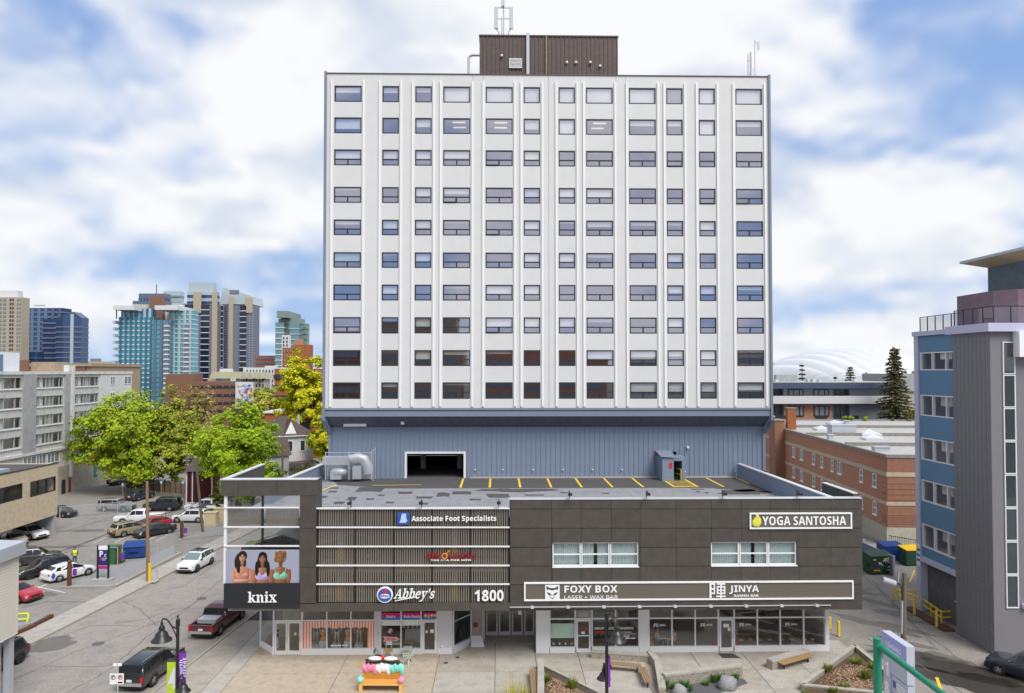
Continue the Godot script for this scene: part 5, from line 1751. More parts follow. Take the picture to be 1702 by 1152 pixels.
	text_fit("door_lettering","FOXY BOX","sans_bold",.15,.85,1.55,1.75,.0,.004,M.red,d7)
	part("notice",bx(Vector3(.38,1.3,.0),Vector3(.62,1.48,.004)),M.sign_white,d7)
	glazed(s,[984,1023.5,1062],.4,yt,3.6,g,M.pane_clear)
	text_fit("window_lettering","DROP YOUR DRAWERS","sans_bold",X(988.5),X(1053),Y(1047.5),Y(1043.5),SZ - .035,.004,M.sign_white,s)
	for q in [[989,992],[992.6,995.6],[996.2,999],[999.6,1004],[1005,1010]]: part("small_print",bx(Vector3(X(q[0]),Y(1053.4),SZ - .035),Vector3(X(q[1]),Y(1050.2),SZ - .031)),M.red,s)
	for q in [["for the best",1031,1050,1052],["waxing experience",1029,1057,1055.5],["",1034,1047,1059],["",1031,1058,1062.3]]:
		if q[0] == "":
			for k in 3: part("small_print",bx(Vector3(X(lerpf(q[1],q[2],k/3.0)),Y(q[3]+.9),SZ - .035),Vector3(X(lerpf(q[1],q[2],k/3.0+.28)),Y(q[3] - .9),SZ - .031)),M.sign_white,s)
			continue
		text_fit("window_lettering",q[0],"sans_bold",X(q[1]),X(q[2]),Y(q[3]+1.2),Y(q[3] - 1.2),SZ - .035,.004,M.sign_white,s)
	b = MB.new()
	for k in 3: b.box(Vector3(X(990),1.0+k*.75,SZ - 5.8),Vector3(X(1055),1.04+k*.75,SZ - 5.4))
	part("wall_shelf",b,M.white_wall,s)
	b = MB.new()
	for k in 26: b.lathe(Vector3(X(993+(k % 13)*4.8,SZ - 5.6),1.04+(k/13)*.75,SZ - 5.6),[Vector2(.07,0),Vector2(.07,.18),Vector2(.03,.22),Vector2(0,.26)],7)
	part("shelf_bottles",b,M.dark_room,s)
	part("reception_desk",bx(Vector3(X(995),.05,SZ - 3),Vector3(X(1030),1.1,SZ - 2.4)),M.frame_dark,s)
	# ramen restaurant
	s = thing("shopfront","restaurant shopfront with dark glass bays and small white window emblems","shopfront")
	part("pier",bx(Vector3(X(1062.5),0,SZ - .4),Vector3(X(1078),3.6,SZ+.05)),M.white_metal,s)
	part("floor",bx(Vector3(X(1070),-.05,SZ - 9),Vector3(X(1376),.05,SZ - .12)),M.dark_room,s)
	part("back_wall",bx(Vector3(X(1070),0,SZ - 9.2),Vector3(X(1376),3.6,SZ - 9)),M.dark_room,s)
	part("end_wall",bx(Vector3(X(1376) - .1,0,SZ - 9),Vector3(X(1376),3.6,SZ - .2)),M.dark_room,s)
	glazed(s,[1078.5,1117,1155.5,1194],.4,yt,3.6,g,M.pane_dark)
	part("door_head",bx(Vector3(X(1194),yt - .05,SZ - .1),Vector3(X(1220.5),yt+.05,SZ+.02)),g,s)
	part("head_pane",bx(Vector3(X(1195),yt+.05,SZ - .06),Vector3(X(1220),3.6,SZ - .055)),M.pane_dark,s)
	var dj := leaf(s,X(1195.5),X(1219),yt - .06,SZ,g,M.pane_dark)
	part("notice",bx(Vector3(.3,1.7,.0),Vector3(.7,1.95,.004)),M.sign_white,dj)
	part("notice",bx(Vector3(.62,1.45,.0),Vector3(.8,1.68,.004)),M.blind,dj)
	glazed(s,[1220.5,1259,1297,1336,1372],.4,yt,3.6,g,M.pane_dark)
	part("end_post",bx(Vector3(X(1372),0,SZ - .3),Vector3(X(1378),3.7,SZ+.05)),g,s)
	for q in [1087,1165,1230,1306]:
		b = MB.new()
		var ex := X(q); var ey := Y(1044)
		for r in [[0,0,.06,.24],[.06,.19,.13,.24],[.12,.1,.15,.19],[.17,.19,.3,.24],[.17,.03,.2,.17],[.27,.03,.3,.17],[.2,.09,.27,.12],[.21,0,.26,.03]]:
			b.box(Vector3(ex+r[0],ey+r[1],SZ - .045),Vector3(ex+r[2],ey+r[3],SZ - .035))
		part("window_emblem",b,M.sign_white,s)
		text_fit("window_lettering","JINYA","sans_bold",X(q+9),X(q+19.5),Y(1043.5),Y(1039.5),SZ - .045,.006,M.sign_white,s)
	for q in [1188,1226]:
		b = MB.new()
		b.lathe(Vector3(X(q),Y(1073.5),SZ - .045),[Vector2(.1,0),Vector2(.1,.008),Vector2(0,.008)],14,Basis(Vector3.RIGHT,PI/2))
		part("round_sticker",b,M.red,s)
	part("booth",bx(Vector3(X(1079.5),.05,SZ - 1.3),Vector3(X(1085),.95,SZ - .4)),mat("booth_tan",lin(.40,.20,.05),.6),s)
	part("bench_seat",bx(Vector3(X(1085),.05,SZ - 1.3),Vector3(X(1089),.46,SZ - .4)),M.booth_tan,s)
	for q in [[1231,1259],[1262,1290],[1300,1325],[1338,1360]]:
		part("counter_top",bx(Vector3(X(q[0]),.78,SZ - 1.7),Vector3(X(q[1]),.83,SZ - 1.1)),M.bench_wood_old,s)
	b = MB.new()
	for q in [1236,1252,1268,1284,1305,1320,1343,1356]: b.box(Vector3(X(q),.5,SZ - 1.0),Vector3(X(q+5),.54,SZ - .7))
	part("stool_seat",b,M.yellow_pale,s)
	part("table",bx(Vector3(X(1096),.72,SZ - 1.15),Vector3(X(1112),.76,SZ - .5)),M.white_wall,s)
	part("table_leg",bx(Vector3(X(1103),.05,SZ - .85),Vector3(X(1105),.72,SZ - .78)),M.black,s)
	var p := thing("person","seated person in a cream top and green trousers at the restaurant window","person",Vector3(X(1091,SZ - .9),.05,SZ - .85),PI/2+.2)
	part("body",body(seated(Color(.45,.28,.2),Color(.62,.56,.36),Color(.12,.30,.22),Color(.05,.03,.02)),.028),M.body,p)
	part("hair",hair_cap(Vector3(0,1.27,0),Color(.05,.03,.02),.1),M.body,p)
	p = thing("person","seated person in a pale pink top facing the green trousered diner","person",Vector3(X(1120,SZ - .9),.05,SZ - .85),-PI/2 - .2)
	part("body",body(seated(Color(.45,.28,.2),Color(.60,.42,.36),Color(.55,.48,.34),Color(.05,.03,.02)),.028),M.body,p)
	part("hair",hair_cap(Vector3(0,1.27,0),Color(.05,.03,.02),.16),M.body,p)
	var ch := thing("dining_chair","dark dining chair under the diner in the pale pink top","chair",Vector3(X(1120,SZ - .9),.05,SZ - .85),-PI/2 - .2)
	part("seat",bx(Vector3(-.22,.4,-.22),Vector3(.22,.44,.25)),M.bench_wood_old,ch)
	part("backrest",bx(Vector3(-.22,.44,-.26),Vector3(.22,.85,-.22)),M.bench_wood_old,ch)
	for sx in [-1,1]:
		for sz in [-1,1]: part("leg",bx(Vector3(.19*sx - .02,0,.2*sz - .02),Vector3(.19*sx+.02,.4,.2*sz+.02)),M.black,ch)
	var mt := thing("door_mat","dark grey mat in front of the restaurant door","mat")
	b = MB.new()
	b.slab([v2(1193,1086.5),v2(1218,1086.5),v2(1231,1094),v2(1201,1094)],.004,.02)
	part("mat",b,M.tar,mt)
# ---------------------------------------------------------------- vehicles: a lofted body (local +x is forward), panes that follow it, wheels, lamps
var shapes := {
	# station: x / length, underside, belt line, roof, half widths at sill, belt, roof (of the half width)
	"suv": {"L": 4.7,"W": .95,"r": .37,"ax": [-.285,.315],"st": [[-.5,.46,.88,.90,.84,.88,.78],[-.488,.32,1.00,1.03,.93,.95,.82],[-.465,.28,1.06,1.10,.95,.98,.80],[-.405,.26,1.07,1.64,.96,1.0,.72],[-.10,.24,1.05,1.73,.96,1.0,.74],[.06,.24,1.03,1.69,.96,1.0,.73],[.24,.24,1.01,1.05,.96,.99,.84],[.40,.24,.97,1.01,.95,.96,.80],[.47,.26,.88,.92,.92,.92,.78],[.493,.30,.74,.77,.86,.86,.74],[.5,.36,.58,.60,.80,.80,.70]],"rear": [2,3],"front": [5,6],"side": [2.35,5.75]},
	"sedan": {"L": 4.75,"W": .92,"r": .34,"ax": [-.285,.31],"st": [[-.5,.40,.78,.80,.82,.86,.74],[-.485,.28,.95,.98,.92,.95,.80],[-.35,.22,.99,1.03,.96,1.0,.78],[-.17,.20,.96,1.38,.96,1.0,.66],[-.04,.20,.94,1.46,.96,1.0,.68],[.06,.20,.93,1.42,.96,1.0,.67],[.25,.20,.92,.96,.96,.99,.82],[.40,.20,.84,.88,.95,.95,.78],[.47,.22,.72,.76,.92,.90,.76],[.494,.25,.62,.64,.84,.84,.72],[.5,.30,.52,.54,.78,.78,.66]],"rear": [2,3],"front": [5,6],"side": [2.25,5.75]},
	"hatch": {"L": 4.4,"W": .9,"r": .33,"ax": [-.29,.32],"st": [[-.5,.42,.84,.86,.84,.86,.76],[-.488,.28,.98,1.02,.92,.95,.80],[-.45,.24,1.03,1.10,.95,.98,.76],[-.31,.22,1.00,1.40,.96,1.0,.68],[-.06,.20,.97,1.51,.96,1.0,.70],[.06,.20,.95,1.46,.96,1.0,.68],[.29,.20,.92,.97,.96,.99,.80],[.42,.20,.82,.87,.94,.94,.76],[.475,.22,.70,.74,.90,.88,.74],[.495,.25,.60,.62,.84,.82,.70],[.5,.30,.50,.52,.78,.76,.64]],"rear": [2,3],"front": [5,6],"side": [2.3,5.75]},
	"boxy": {"L": 4.85,"W": .95,"r": .40,"ax": [-.27,.30],"st": [[-.5,.50,.95,.98,.90,.92,.84],[-.495,.38,1.10,1.14,.95,.97,.84],[-.485,.36,1.12,1.16,.96,.99,.84],[-.455,.34,1.13,1.80,.96,1.0,.82],[-.10,.34,1.11,1.86,.96,1.0,.83],[.09,.34,1.10,1.83,.96,1.0,.82],[.20,.34,1.09,1.13,.96,.99,.88],[.44,.34,1.05,1.10,.96,.97,.86],[.485,.36,1.00,1.04,.94,.94,.84],[.497,.40,.86,.89,.90,.90,.80],[.5,.44,.70,.72,.86,.86,.76]],"rear": [2,3],"front": [5,6],"side": [2.2,5.7]},
	"pickup": {"L": 5.9,"W": 1.0,"r": .40,"ax": [-.30,.30],"st": [[-.5,.55,1.05,1.07,.90,.95,.90],[-.495,.42,1.14,1.16,.95,.98,.92],[-.16,.40,1.16,1.18,.96,1.0,.94],[-.145,.38,1.16,1.80,.96,1.0,.78],[.02,.38,1.15,1.88,.96,1.0,.80],[.10,.38,1.14,1.85,.96,1.0,.79],[.23,.38,1.12,1.16,.96,.99,.88],[.43,.38,1.08,1.13,.96,.97,.86],[.485,.40,1.02,1.06,.94,.94,.84],[.497,.42,.86,.90,.90,.90,.80],[.5,.46,.66,.70,.86,.86,.76]],"rear": [2,3],"front": [5,6],"side": [3.05,5.7]}}
func ring_at(s: Array,L: float,W: float) -> Array:
	var x: float = s[0]*L
	var wl: float = s[4]*W; var wb: float = s[5]*W; var wr: float = s[6]*W
	var h := [Vector3(x,s[1],wl*.9),Vector3(x,s[1]+.1,wl),Vector3(x,lerpf(s[1],s[2],.62),wb),Vector3(x,s[2],wb*.965),Vector3(x,lerpf(s[2],s[3],.9),wr),Vector3(x,lerpf(s[2],s[3],.98),wr*.74),Vector3(x,s[3],0)]
	var o := h.duplicate()
	for i in range(5,-1,-1): o.append(h[i]*Vector3(1,1,-1))
	return o
func on_body(rings: Array,u: float,v: float) -> Vector3:
	var a := clampi(int(u),0,rings.size() - 2); var b := clampi(int(v),0,11)
	var fu := u - a; var fv := v - b
	return (rings[a][b] as Vector3).lerp(rings[a][b+1],fv).lerp((rings[a+1][b] as Vector3).lerp(rings[a+1][b+1],fv),fu)
func patch(rings: Array,u0: float,u1: float,v0: float,v1: float,nu: int,nv: int,off: float) -> MB:
	# a pane that follows the body between stations u0..u1 and ring positions v0..v1
	var b := MB.new()
	for i in nu+1:
		for j in nv+1:
			var u := lerpf(u0,u1,float(i)/nu); var v := lerpf(v0,v1,float(j)/nv)
			var p := on_body(rings,u,v)
			var du := on_body(rings,u+.02,v) - on_body(rings,u - .02,v)
			var dv := on_body(rings,u,v+.02) - on_body(rings,u,v - .02)
			var n := du.cross(dv).normalized()
			if n.dot(p - Vector3(p.x,.8,0)) < 0: n = -n
			b.vert(p+n*off,n)
	for i in nu:
		for j in nv:
			var a := i*(nv+1)+j
			for q in [a,a+1,a+nv+2,a,a+nv+2,a+nv+1]: b.ix.append(q)
	return b
var wheel_meshes := {}
func wheel(car: Node3D,at: Vector3,r: float,side: float,rim: Material) -> void:
	var w := Node3D.new()
	w.name = numbered("wheel",car)
	car.add_child(w)
	w.position = at
	var key := "%.2f" % r
	if not wheel_meshes.has(key):
		var ax := Basis(Vector3.RIGHT,PI/2)
		var b := MB.new()
		b.lathe(Vector3.ZERO,[Vector2(r*.6,-.1),Vector2(r*.92,-.115),Vector2(r,-.08),Vector2(r,.08),Vector2(r*.92,.115),Vector2(r*.62,.1),Vector2(r*.6,.03)],20,ax)
		var c := MB.new()
		c.lathe(Vector3.ZERO,[Vector2(r*.64,-.02),Vector2(r*.60,.02),Vector2(r*.2,.015),Vector2(r*.16,.06),Vector2(0,.06)],20,ax)
		for k in 5:
			var t := Transform3D(Basis(Vector3.BACK,TAU*k/5),Vector3.ZERO)
			c.obox(t*Transform3D(Basis.IDENTITY,Vector3(0,r*.38,.045)),Vector3(r*.17,r*.46,.05))
		wheel_meshes[key] = [b.mesh(),c.mesh()]
	part("tyre",wheel_meshes[key][0],M.tyre,w)
	var rm := part("rim",wheel_meshes[key][1],rim,w)
	if side < 0: w.rotation.y = PI
func make_car(called: String,label: String,category: String,kind: String,paint: String,at: Vector3,turn: float,opt := {}) -> Node3D:
	var d: Dictionary = shapes[kind]
	var car := thing(called,label,category,at,turn,opt.get("group",""))
	var L: float = opt.get("L",d.L)
	var W: float = d.W
	var hs: float = opt.get("H",1.0)
	var rings := []
	for s in d.st:
		var s2: Array = s.duplicate()
		s2[2] *= hs
		s2[3] *= hs
		if kind == "pickup" and s[0] < -.15: s2[3] = s2[2]+.01
		rings.append(ring_at(s2,L,W))
	# body
	var b := MB.new()
	var acc := []
	for i in rings.size():
		for j in 13: b.vert(rings[i][j],Vector3.ZERO)
	for i in rings.size() - 1:
		for j in 12:
			if kind == "pickup" and i < 2 and j >= 4 and j < 8: continue   # the load bed is open
			var a := i*13+j
			for q in [[a,a+1,a+14],[a,a+14,a+13]]:
				var n := (b.v[q[1]] - b.v[q[0]]).cross(b.v[q[2]] - b.v[q[0]])
				for k in q:
					b.n[k] -= n
					b.ix.append(k)
	for i in b.n.size(): b.n[i] = b.n[i].normalized()
	for i in b.n.size():
		if b.n[i].dot(b.v[i] - Vector3(b.v[i].x*.9,.7,0)) < 0: b.n[i] = -b.n[i]
	for e in [0,rings.size() - 1]:
		var s := -1.0 if e == 0 else 1.0
		var c := b.vert(Vector3(rings[e][0].x+s*.01,(rings[e][0].y+rings[e][3].y)/2,0),Vector3(s,0,0))
		var ids := []
		for j in 13: ids.append(b.vert(rings[e][j],Vector3(s,0,0)))
		for j in 13:
			for q in ([c,ids[(j+1) % 13],ids[j]] if e == 0 else [c,ids[j],ids[(j+1) % 13]]): b.ix.append(q)
	var pm: Material = M["paint_"+paint]
	part("body",b,pm,car)
	part("underbody",bx(Vector3(-L*.47,.2,-W*.8),Vector3(L*.47,d.st[4][1]+.12,W*.8)),M.trim,car)
	var glass_m: Material = M.car_glass_pale if opt.get("pale",false) else M.car_glass
	var fr: Array = d.front; var rr: Array = d.rear
	part("windscreen",patch(rings,fr[0]+.1,fr[1] - .06,4.15,7.85,5,8,.012),glass_m,car)
	part("rear_window",patch(rings,rr[0]+.18,rr[1] - .1,4.2,7.8,4,8,.012),M.car_glass,car)
	var s0: float = d.side[0]; var s1: float = d.side[1]
	var cuts := [[s0,lerpf(s0,s1,.28)],[lerpf(s0,s1,.30),lerpf(s0,s1,.60)],[lerpf(s0,s1,.62),s1]]
	if kind == "pickup": cuts = [[s0+.1,lerpf(s0,s1,.42)],[lerpf(s0,s1,.46),s1]]
	for c in cuts:
		part("side_window",patch(rings,c[0],c[1],3.12,3.9,8,2,.012),M.car_glass,car)
		part("side_window",patch(rings,c[0],c[1],8.1,8.88,8,2,.012),M.car_glass,car)
	if opt.get("sunroof",false): part("sunroof",patch(rings,3.4,4.8,4.6,7.4,4,6,.01),M.car_glass,car)
	if opt.get("rails",kind in ["suv","boxy"]):
		for v in [5.0,7.0]:
			var pts := []
			for k in 7: pts.append(on_body(rings,lerpf(3.1,4.8,k/6.0),v)+Vector3(0,.04,0))
			b = MB.new()
			b.tube(pts,[.022],5)
			part("roof_rail",b,M.chrome if opt.get("chrome",false) else M.trim,car)
	# wheels and arches
	var rim: Material = M.rim_dark if opt.get("dark_rims",false) else M.rim
	for ax in d.ax:
		for s in [-1.0,1.0]:
			var zc: float = s*(W - .085)
			wheel(car,Vector3(ax*L,d.r,zc),d.r,s,rim)
			b = MB.new()
			b.lathe(Vector3(ax*L,d.r+.02,s*(W*.90)),[Vector2(0,.0),Vector2(d.r*1.16,.0),Vector2(d.r*1.18,W*.10),Vector2(d.r*1.06,W*.105)],22,Basis(Vector3.RIGHT,PI/2*s))
			part("wheel_arch",b,M.arch if not opt.get("chrome",false) else M.trim,car)
	# lamps, bumpers, grille, plates
	var st: Array = d.st
	var yb: float = st[1][2]*hs
	var xr: float = -L*.5; var xf: float = L*.5
	for s in [-1.0,1.0]:
		var tall: float = .34 if kind in ["suv","boxy","pickup"] else .16
		part("tail_light",bx(Vector3(xr - .015,yb - .08 - tall,s*W*.74),Vector3(xr+.14,yb - .05,s*W*.93)),M.tail_red,car)
		var hy: float = st[8][2]*hs - .10
		part("headlight",bx(Vector3(xf - .24,hy - .13,s*W*.58),Vector3(xf - .03,hy+.03,s*W*.90)),M.headlight,car)
		b = MB.new()
		b.ball(on_body(rings,fr[1] - .35,2.95 if s > 0 else 9.05)+Vector3(0,.08,s*.1),Vector3(.08,.08,.13),8,6)
		part("mirror",b,pm if not opt.get("dark_rims",false) else M.trim,car)
		for k in 2: part("door_handle",bx(Vector3(-.12*L+k*.2*L - .1,st[4][2]*hs - .1,s*W*.985),Vector3(-.12*L+k*.2*L+.1,st[4][2]*hs - .07,s*W*1.005)),M.chrome if opt.get("chrome",false) else pm,car)
	part("rear_bumper",bx(Vector3(xr - .05,st[0][1] - .06,-W*.86),Vector3(xr+.1,st[0][1]+.14,W*.86)),M.chrome if opt.get("chrome",false) or kind == "pickup" else (M.trim if paint != "white" or kind == "suv" else pm),car)
	part("front_bumper",bx(Vector3(xf - .12,st[10][1] - .10,-W*.80),Vector3(xf+.03,st[10][1]+.08,W*.80)),M.trim,car)
	part("grille",bx(Vector3(xf - .1,st[10][2]*hs - .06,-W*.46),Vector3(xf+.02,st[10][2]*hs+.10,W*.46)),M.trim,car)
	part("number_plate",bx(Vector3(xr - .03,.72*hs if kind != "sedan" else .62,-.17),Vector3(xr+.02,.72*hs+.15 if kind != "sedan" else .76,.17)),M.plate_white,car)
	if kind == "pickup":
		b = MB.new()
		var x0 := -.49*L; var x1 := -.165*L
		b.box(Vector3(x0,.72,-W*.82),Vector3(x1,.76,W*.82))
		for s in [-1.0,1.0]: b.box(Vector3(x0,.76,s*W*.82),Vector3(x1,1.15*hs,s*W*.93))
		b.box(Vector3(x1 - .05,.76,-W*.8),Vector3(x1+.02,1.15*hs,W*.8))
		part("load_bed",b,pm,car)
		part("tailgate",bx(Vector3(-.5*L,.62,-W*.84),Vector3(-.488*L,1.13*hs,W*.84)),pm,car)
		if opt.get("toolbox",false): part("tool_box",bx(Vector3(x1 - 1.1,.95,-W*.72),Vector3(x1 - .1,1.25,W*.72)),M.galvanised,car)
	if opt.get("spare",false):
		b = MB.new()
		b.lathe(Vector3(xr - .12,1.02,.15),[Vector2(0,.12),Vector2(.32,.12),Vector2(.38,.05),Vector2(.38,-.05),Vector2(.32,-.1)],20,Basis(Vector3.BACK,PI/2))
		part("spare_wheel",b,M.tyre,car)
	return car
func facing(dx: float,dz: float) -> float: return atan2(-dz,dx)
func make_vehicles() -> void:
	var up := facing(.095,-1.0)       # driving away along the street
	var down := facing(-.095,1.0)
	make_car("parked_car","white SUV with black roof glass driving along the street past the gravel bed","car","suv","white",gp(326,944),down,{"sunroof": true,"dark_rims": true,"pale": true})
	make_car("pickup_truck","maroon pickup with a silver tool box in its bed parked at the kerb","pickup","pickup","maroon",Vector3(-21.7,0,-56.7),up,{"toolbox": true})
	make_car("parked_car","black estate SUV with silver roof trim parked behind the street lamp banners","car","boxy","black",Vector3(-22.55,0,-47.6),up,{"chrome": true,"H": .95,"L": 5.0})
	make_car("parked_car","glossy black SUV half hidden by the pale sided building at the corner","car","suv","black",Vector3(-33.6,0,-48.6),facing(-.095,1.0),{"dark_rims": true})
	# car park, nearer row
	make_car("parked_car","red saloon with its nose out beyond the pale sided building","car","sedan","red",gp(24,996),facing(.97,.3),{})
	make_car("parked_car","black SUV with tinted glass parked next to the white hatchback","car","suv","black",gp(72,955),facing(-.62,.78),{"H": .95,"dark_rims": true})
	var hb := make_car("parked_car","white hatchback with a blue diamond on its rear wing","car","hatch","white",gp(114,960),facing(.52,-.85),{})
	var b := MB.new()
	b.plate([Vector2(0,-.36),Vector2(.2,0),Vector2(0,.36),Vector2(-.2,0)],0,.012)
	part("blue_diamond",b,M.sign_blue,hb,Vector3(-1.86,.72,.885))
	part("blue_diamond",b,M.sign_blue,hb,Vector3(-1.86,.72,-.898))
	make_car("parked_car","charcoal SUV with a white notice on its side behind the black SUV","car","suv","charcoal",gp(58,937),facing(.88,-.48),{})
	make_car("parked_car","gold SUV with red rear lamps parked beside the black saloon","car","suv","gold",gp(217,888),facing(.55,-.84),{"H": .97})
	make_car("parked_car","black saloon parked in the bay beside the gold SUV","car","sedan","black",gp(257,889),facing(-.55,.84),{})
	make_car("parked_car","small red car mostly hidden behind the gold SUV and the black saloon","car","hatch","red",gp(252,879),facing(-.6,.8),{})
	make_car("pickup_truck","white pickup parked behind the gold SUV","pickup","pickup","white",gp(232,869),facing(-.98,.12),{})
	make_car("parked_car","white SUV parked between the pale pickups by the leaning pole","car","suv","white",gp(318,867),facing(-.98,-.05),{})
	make_car("parked_car","black hatchback with red rear lamps squeezed behind the white SUV","car","hatch","black",gp(340,856),facing(-.9,.3),{})
	make_car("pickup_truck","white pickup at the end of the row near the beige cabinets","pickup","pickup","white",gp(345,850),facing(-.99,.05),{})
	make_car("parked_car","navy off-roader with a spare wheel on its rear door","car","boxy","navy",gp(270,848),facing(-.99,.05),{"spare": true})
	make_car("parked_car","dull silver SUV parked side on along the wire fence","car","boxy","silver",gp(194,849),facing(1,.03),{"H": .96})
	make_car("parked_car","dark estate car seen from behind under the trees","car","suv","navy",gp(233,830),facing(.25,-.97),{})
	make_car("parked_car","black saloon poking out past the corner of the beige building","car","sedan","black",gp(100,858),facing(.95,.3),{})
	make_car("parked_car","champagne saloon sheltered under the beige building","car","sedan","champagne",gp(22,905),facing(-.75,-.66),{})
	make_car("parked_car","white SUV sheltered under the beige building","car","suv","white",gp(50,894),facing(.9,.44),{"H": .93})
	make_car("parked_car","distant dark car beside the pale wall of the apartment block","car","sedan","charcoal",gp(201,804),facing(.3,-.95),{})
	make_car("parked_car","distant faded red car beyond the timber fence","car","sedan","red",gp(220,798),facing(.95,.2),{})
	make_car("parked_car","dark blue car nosing out by the grey tiled stair tower","car","suv","navy",gp(1712,1128),facing(-.6,-.8),{})
	# cars behind the parking screens
	for q in [[466,6.62,"black car on the upper parking deck behind the corner glazing","black",.1],[585,6.62,"dark car on the upper parking deck behind the slats by the yellow column","charcoal",-.12],[800,6.62,"grey car on the upper parking deck behind the slats near the red sign","silver",.05],[552,3.92,"white car on the lower parking deck behind the slats","white",PI+.1]]:
		make_car("parked_car",q[2],"car","sedan",q[3],Vector3(zp(q[0],900,PZ - 4).x,q[1],PZ - 3.6),q[4],{})
# ---------------------------------------------------------------- plaza and street furniture
func street_lamp(lab: String,at: Vector3,top: float,hi: Vector3,lo: Vector3) -> Node3D:
	var t := thing("street_lamp",lab,"street lamp",at)
	var b := MB.new()
	b.lathe(Vector3.ZERO,[Vector2(.26,0),Vector2(.26,.25),Vector2(.17,.35),Vector2(.15,1.0),Vector2(.1,1.1),Vector2(.075,top - .5),Vector2(.1,top - .45),Vector2(.1,top - .15),Vector2(.05,top - .1),Vector2(.03,top - .04),Vector2(.05,top),Vector2(0,top+.14)],12)
	part("pole",b,M.lamp_black,t)
	for q in [[hi,top - .55,1.0],[lo,top - 3.0,.72]]:
		var d: Vector3 = q[0]; var y: float = q[1]; var k: float = q[2]
		b = MB.new()
		b.tube([Vector3(0,y - .05,0),d*.35+Vector3(0,y+.02,0),d*.65+Vector3(0,y+.32*k,0),d*.92+Vector3(0,y+.36*k,0),d+Vector3(0,y+.2*k,0)],[.04],7)
		b.tube([Vector3(0,y - .7*k,0),d*.12+Vector3(0,y - .35*k,0),d*.35+Vector3(0,y,0)],[.028],6)
		part("arm",b,M.lamp_black,t)
		b = MB.new()
		b.lathe(d+Vector3(0,y - .75*k,0),[Vector2(.50*k,0),Vector2(.47*k,.07*k),Vector2(.36*k,.14*k),Vector2(.29*k,.34*k),Vector2(.2*k,.46*k),Vector2(.13*k,.5*k),Vector2(.15*k,.6*k),Vector2(.12*k,.72*k),Vector2(.06*k,.76*k),Vector2(.07*k,.9*k),Vector2(0,.97*k)],18)
		part("shade",b,M.lamp_black,t)
		b = MB.new()
		b.ball(d+Vector3(0,y - .72*k,0),Vector3(.3,.1,.3)*k,12,6)
		part("lens",b,M.galvanised,t)
	return t
func bistro_chair(lab: String,at: Vector3,turn: float,m: Material,f: Material) -> void:
	var t := thing("bistro_chair",lab,"chair",at,turn)
	for i in 5: part("seat_slat",bx(Vector3(-.2,.44,-.18+i*.075),Vector3(.2,.46,-.12+i*.075)),m,t)
	for i in 2: part("back_slat",bx(Vector3(-.2,.66+i*.14,-.25),Vector3(.2,.75+i*.14,-.23)),m,t)
	for s in [-1,1]:
		var b := MB.new()
		b.bar(Vector3(.19*s,0,.22),Vector3(.19*s,.9,-.26),.025,.025)
		part("leg",b,f,t)
		b = MB.new()
		b.bar(Vector3(.17*s,0,-.24),Vector3(.17*s,.45,.2),.025,.025)
		part("leg",b,f,t)
func bistro_table(lab: String,at: Vector3,m: Material,f: Material) -> void:
	var t := thing("bistro_table",lab,"table",at,.1)
	for i in 6: part("top_slat",bx(Vector3(-.32,.71,-.3+i*.1),Vector3(.32,.735,-.21+i*.1)),m,t)
	for s in [-1,1]:
		for q in [-1,1]:
			var b := MB.new()
			b.bar(Vector3(.28*s,0,.25*q),Vector3(.28*s,.71,-.2*q),.025,.025)
			part("leg",b,f,t)
func tuft(called: String,lab: String,at: Vector3,r: float,h: float,n: int,c: Color,grp: String) -> void:
	var t := thing(called,lab,"plant",at,0,grp)
	var b := MB.new()
	b.colored = true
	for i in n:
		var a := rng.randf()*TAU; var d := rng.randf_range(.05,.4)*r
		var p := Vector3(cos(a)*d,0,sin(a)*d)
		var q := p+Vector3(cos(a)*r*rng.randf_range(.1,.7),h*rng.randf_range(.5,1.0),sin(a)*r*rng.randf_range(.1,.7))
		var s := Vector3(-sin(a),0,cos(a))*.02
		b.c = c*rng.randf_range(.7,1.25)
		b.c.a = 1.0
		b.quad(p - s,p+s,q.lerp(p,.4)+s,q.lerp(p,.4) - s)
		b.tri(q.lerp(p,.4) - s,q.lerp(p,.4)+s,q)
	part("leaves",b,M.leaf,t)
	b = MB.new()
	b.tube([Vector3(0,-.05,0),Vector3(0,h*.3,0)],[.02,.01],5)
	part("stem",b,M.bark,t)
func low_wall(t: Node3D,pts: Array,h: float,w: float,cap := .1) -> void:
	for i in pts.size() - 1:
		var b := MB.new()
		b.bar(pts[i]+Vector3(0,(h - cap)/2,0),pts[i+1]+Vector3(0,(h - cap)/2,0),w,h - cap)
		part("wall",b,M.weathered,t)
		b = MB.new()
		b.bar(pts[i]+Vector3(0,h - cap/2,0),pts[i+1]+Vector3(0,h - cap/2,0),w+.06,cap)
		part("coping",b,M.concrete,t)
func bench(lab: String,a: Vector3,c: Vector3,m: Material) -> void:
	var t := thing("bench",lab,"bench",a)
	var d := c - a
	var s := d.cross(Vector3.UP).normalized()
	for i in 4:
		var b := MB.new()
		b.bar(s*(i - 1.5)*.13+Vector3(0,.44,0),d+s*(i - 1.5)*.13+Vector3(0,.44,0),.11,.05)
		part("slat",b,m,t)
	for u in [.12,.88]:
		var b := MB.new()
		b.bar(d*u - s*.22+Vector3(0,.38,0),d*u+s*.22+Vector3(0,.38,0),.06,.06)
		b.bar(d*u,d*u+Vector3(0,.36,0),.08,.08)
		part("bracket",b,M.lamp_black,t)
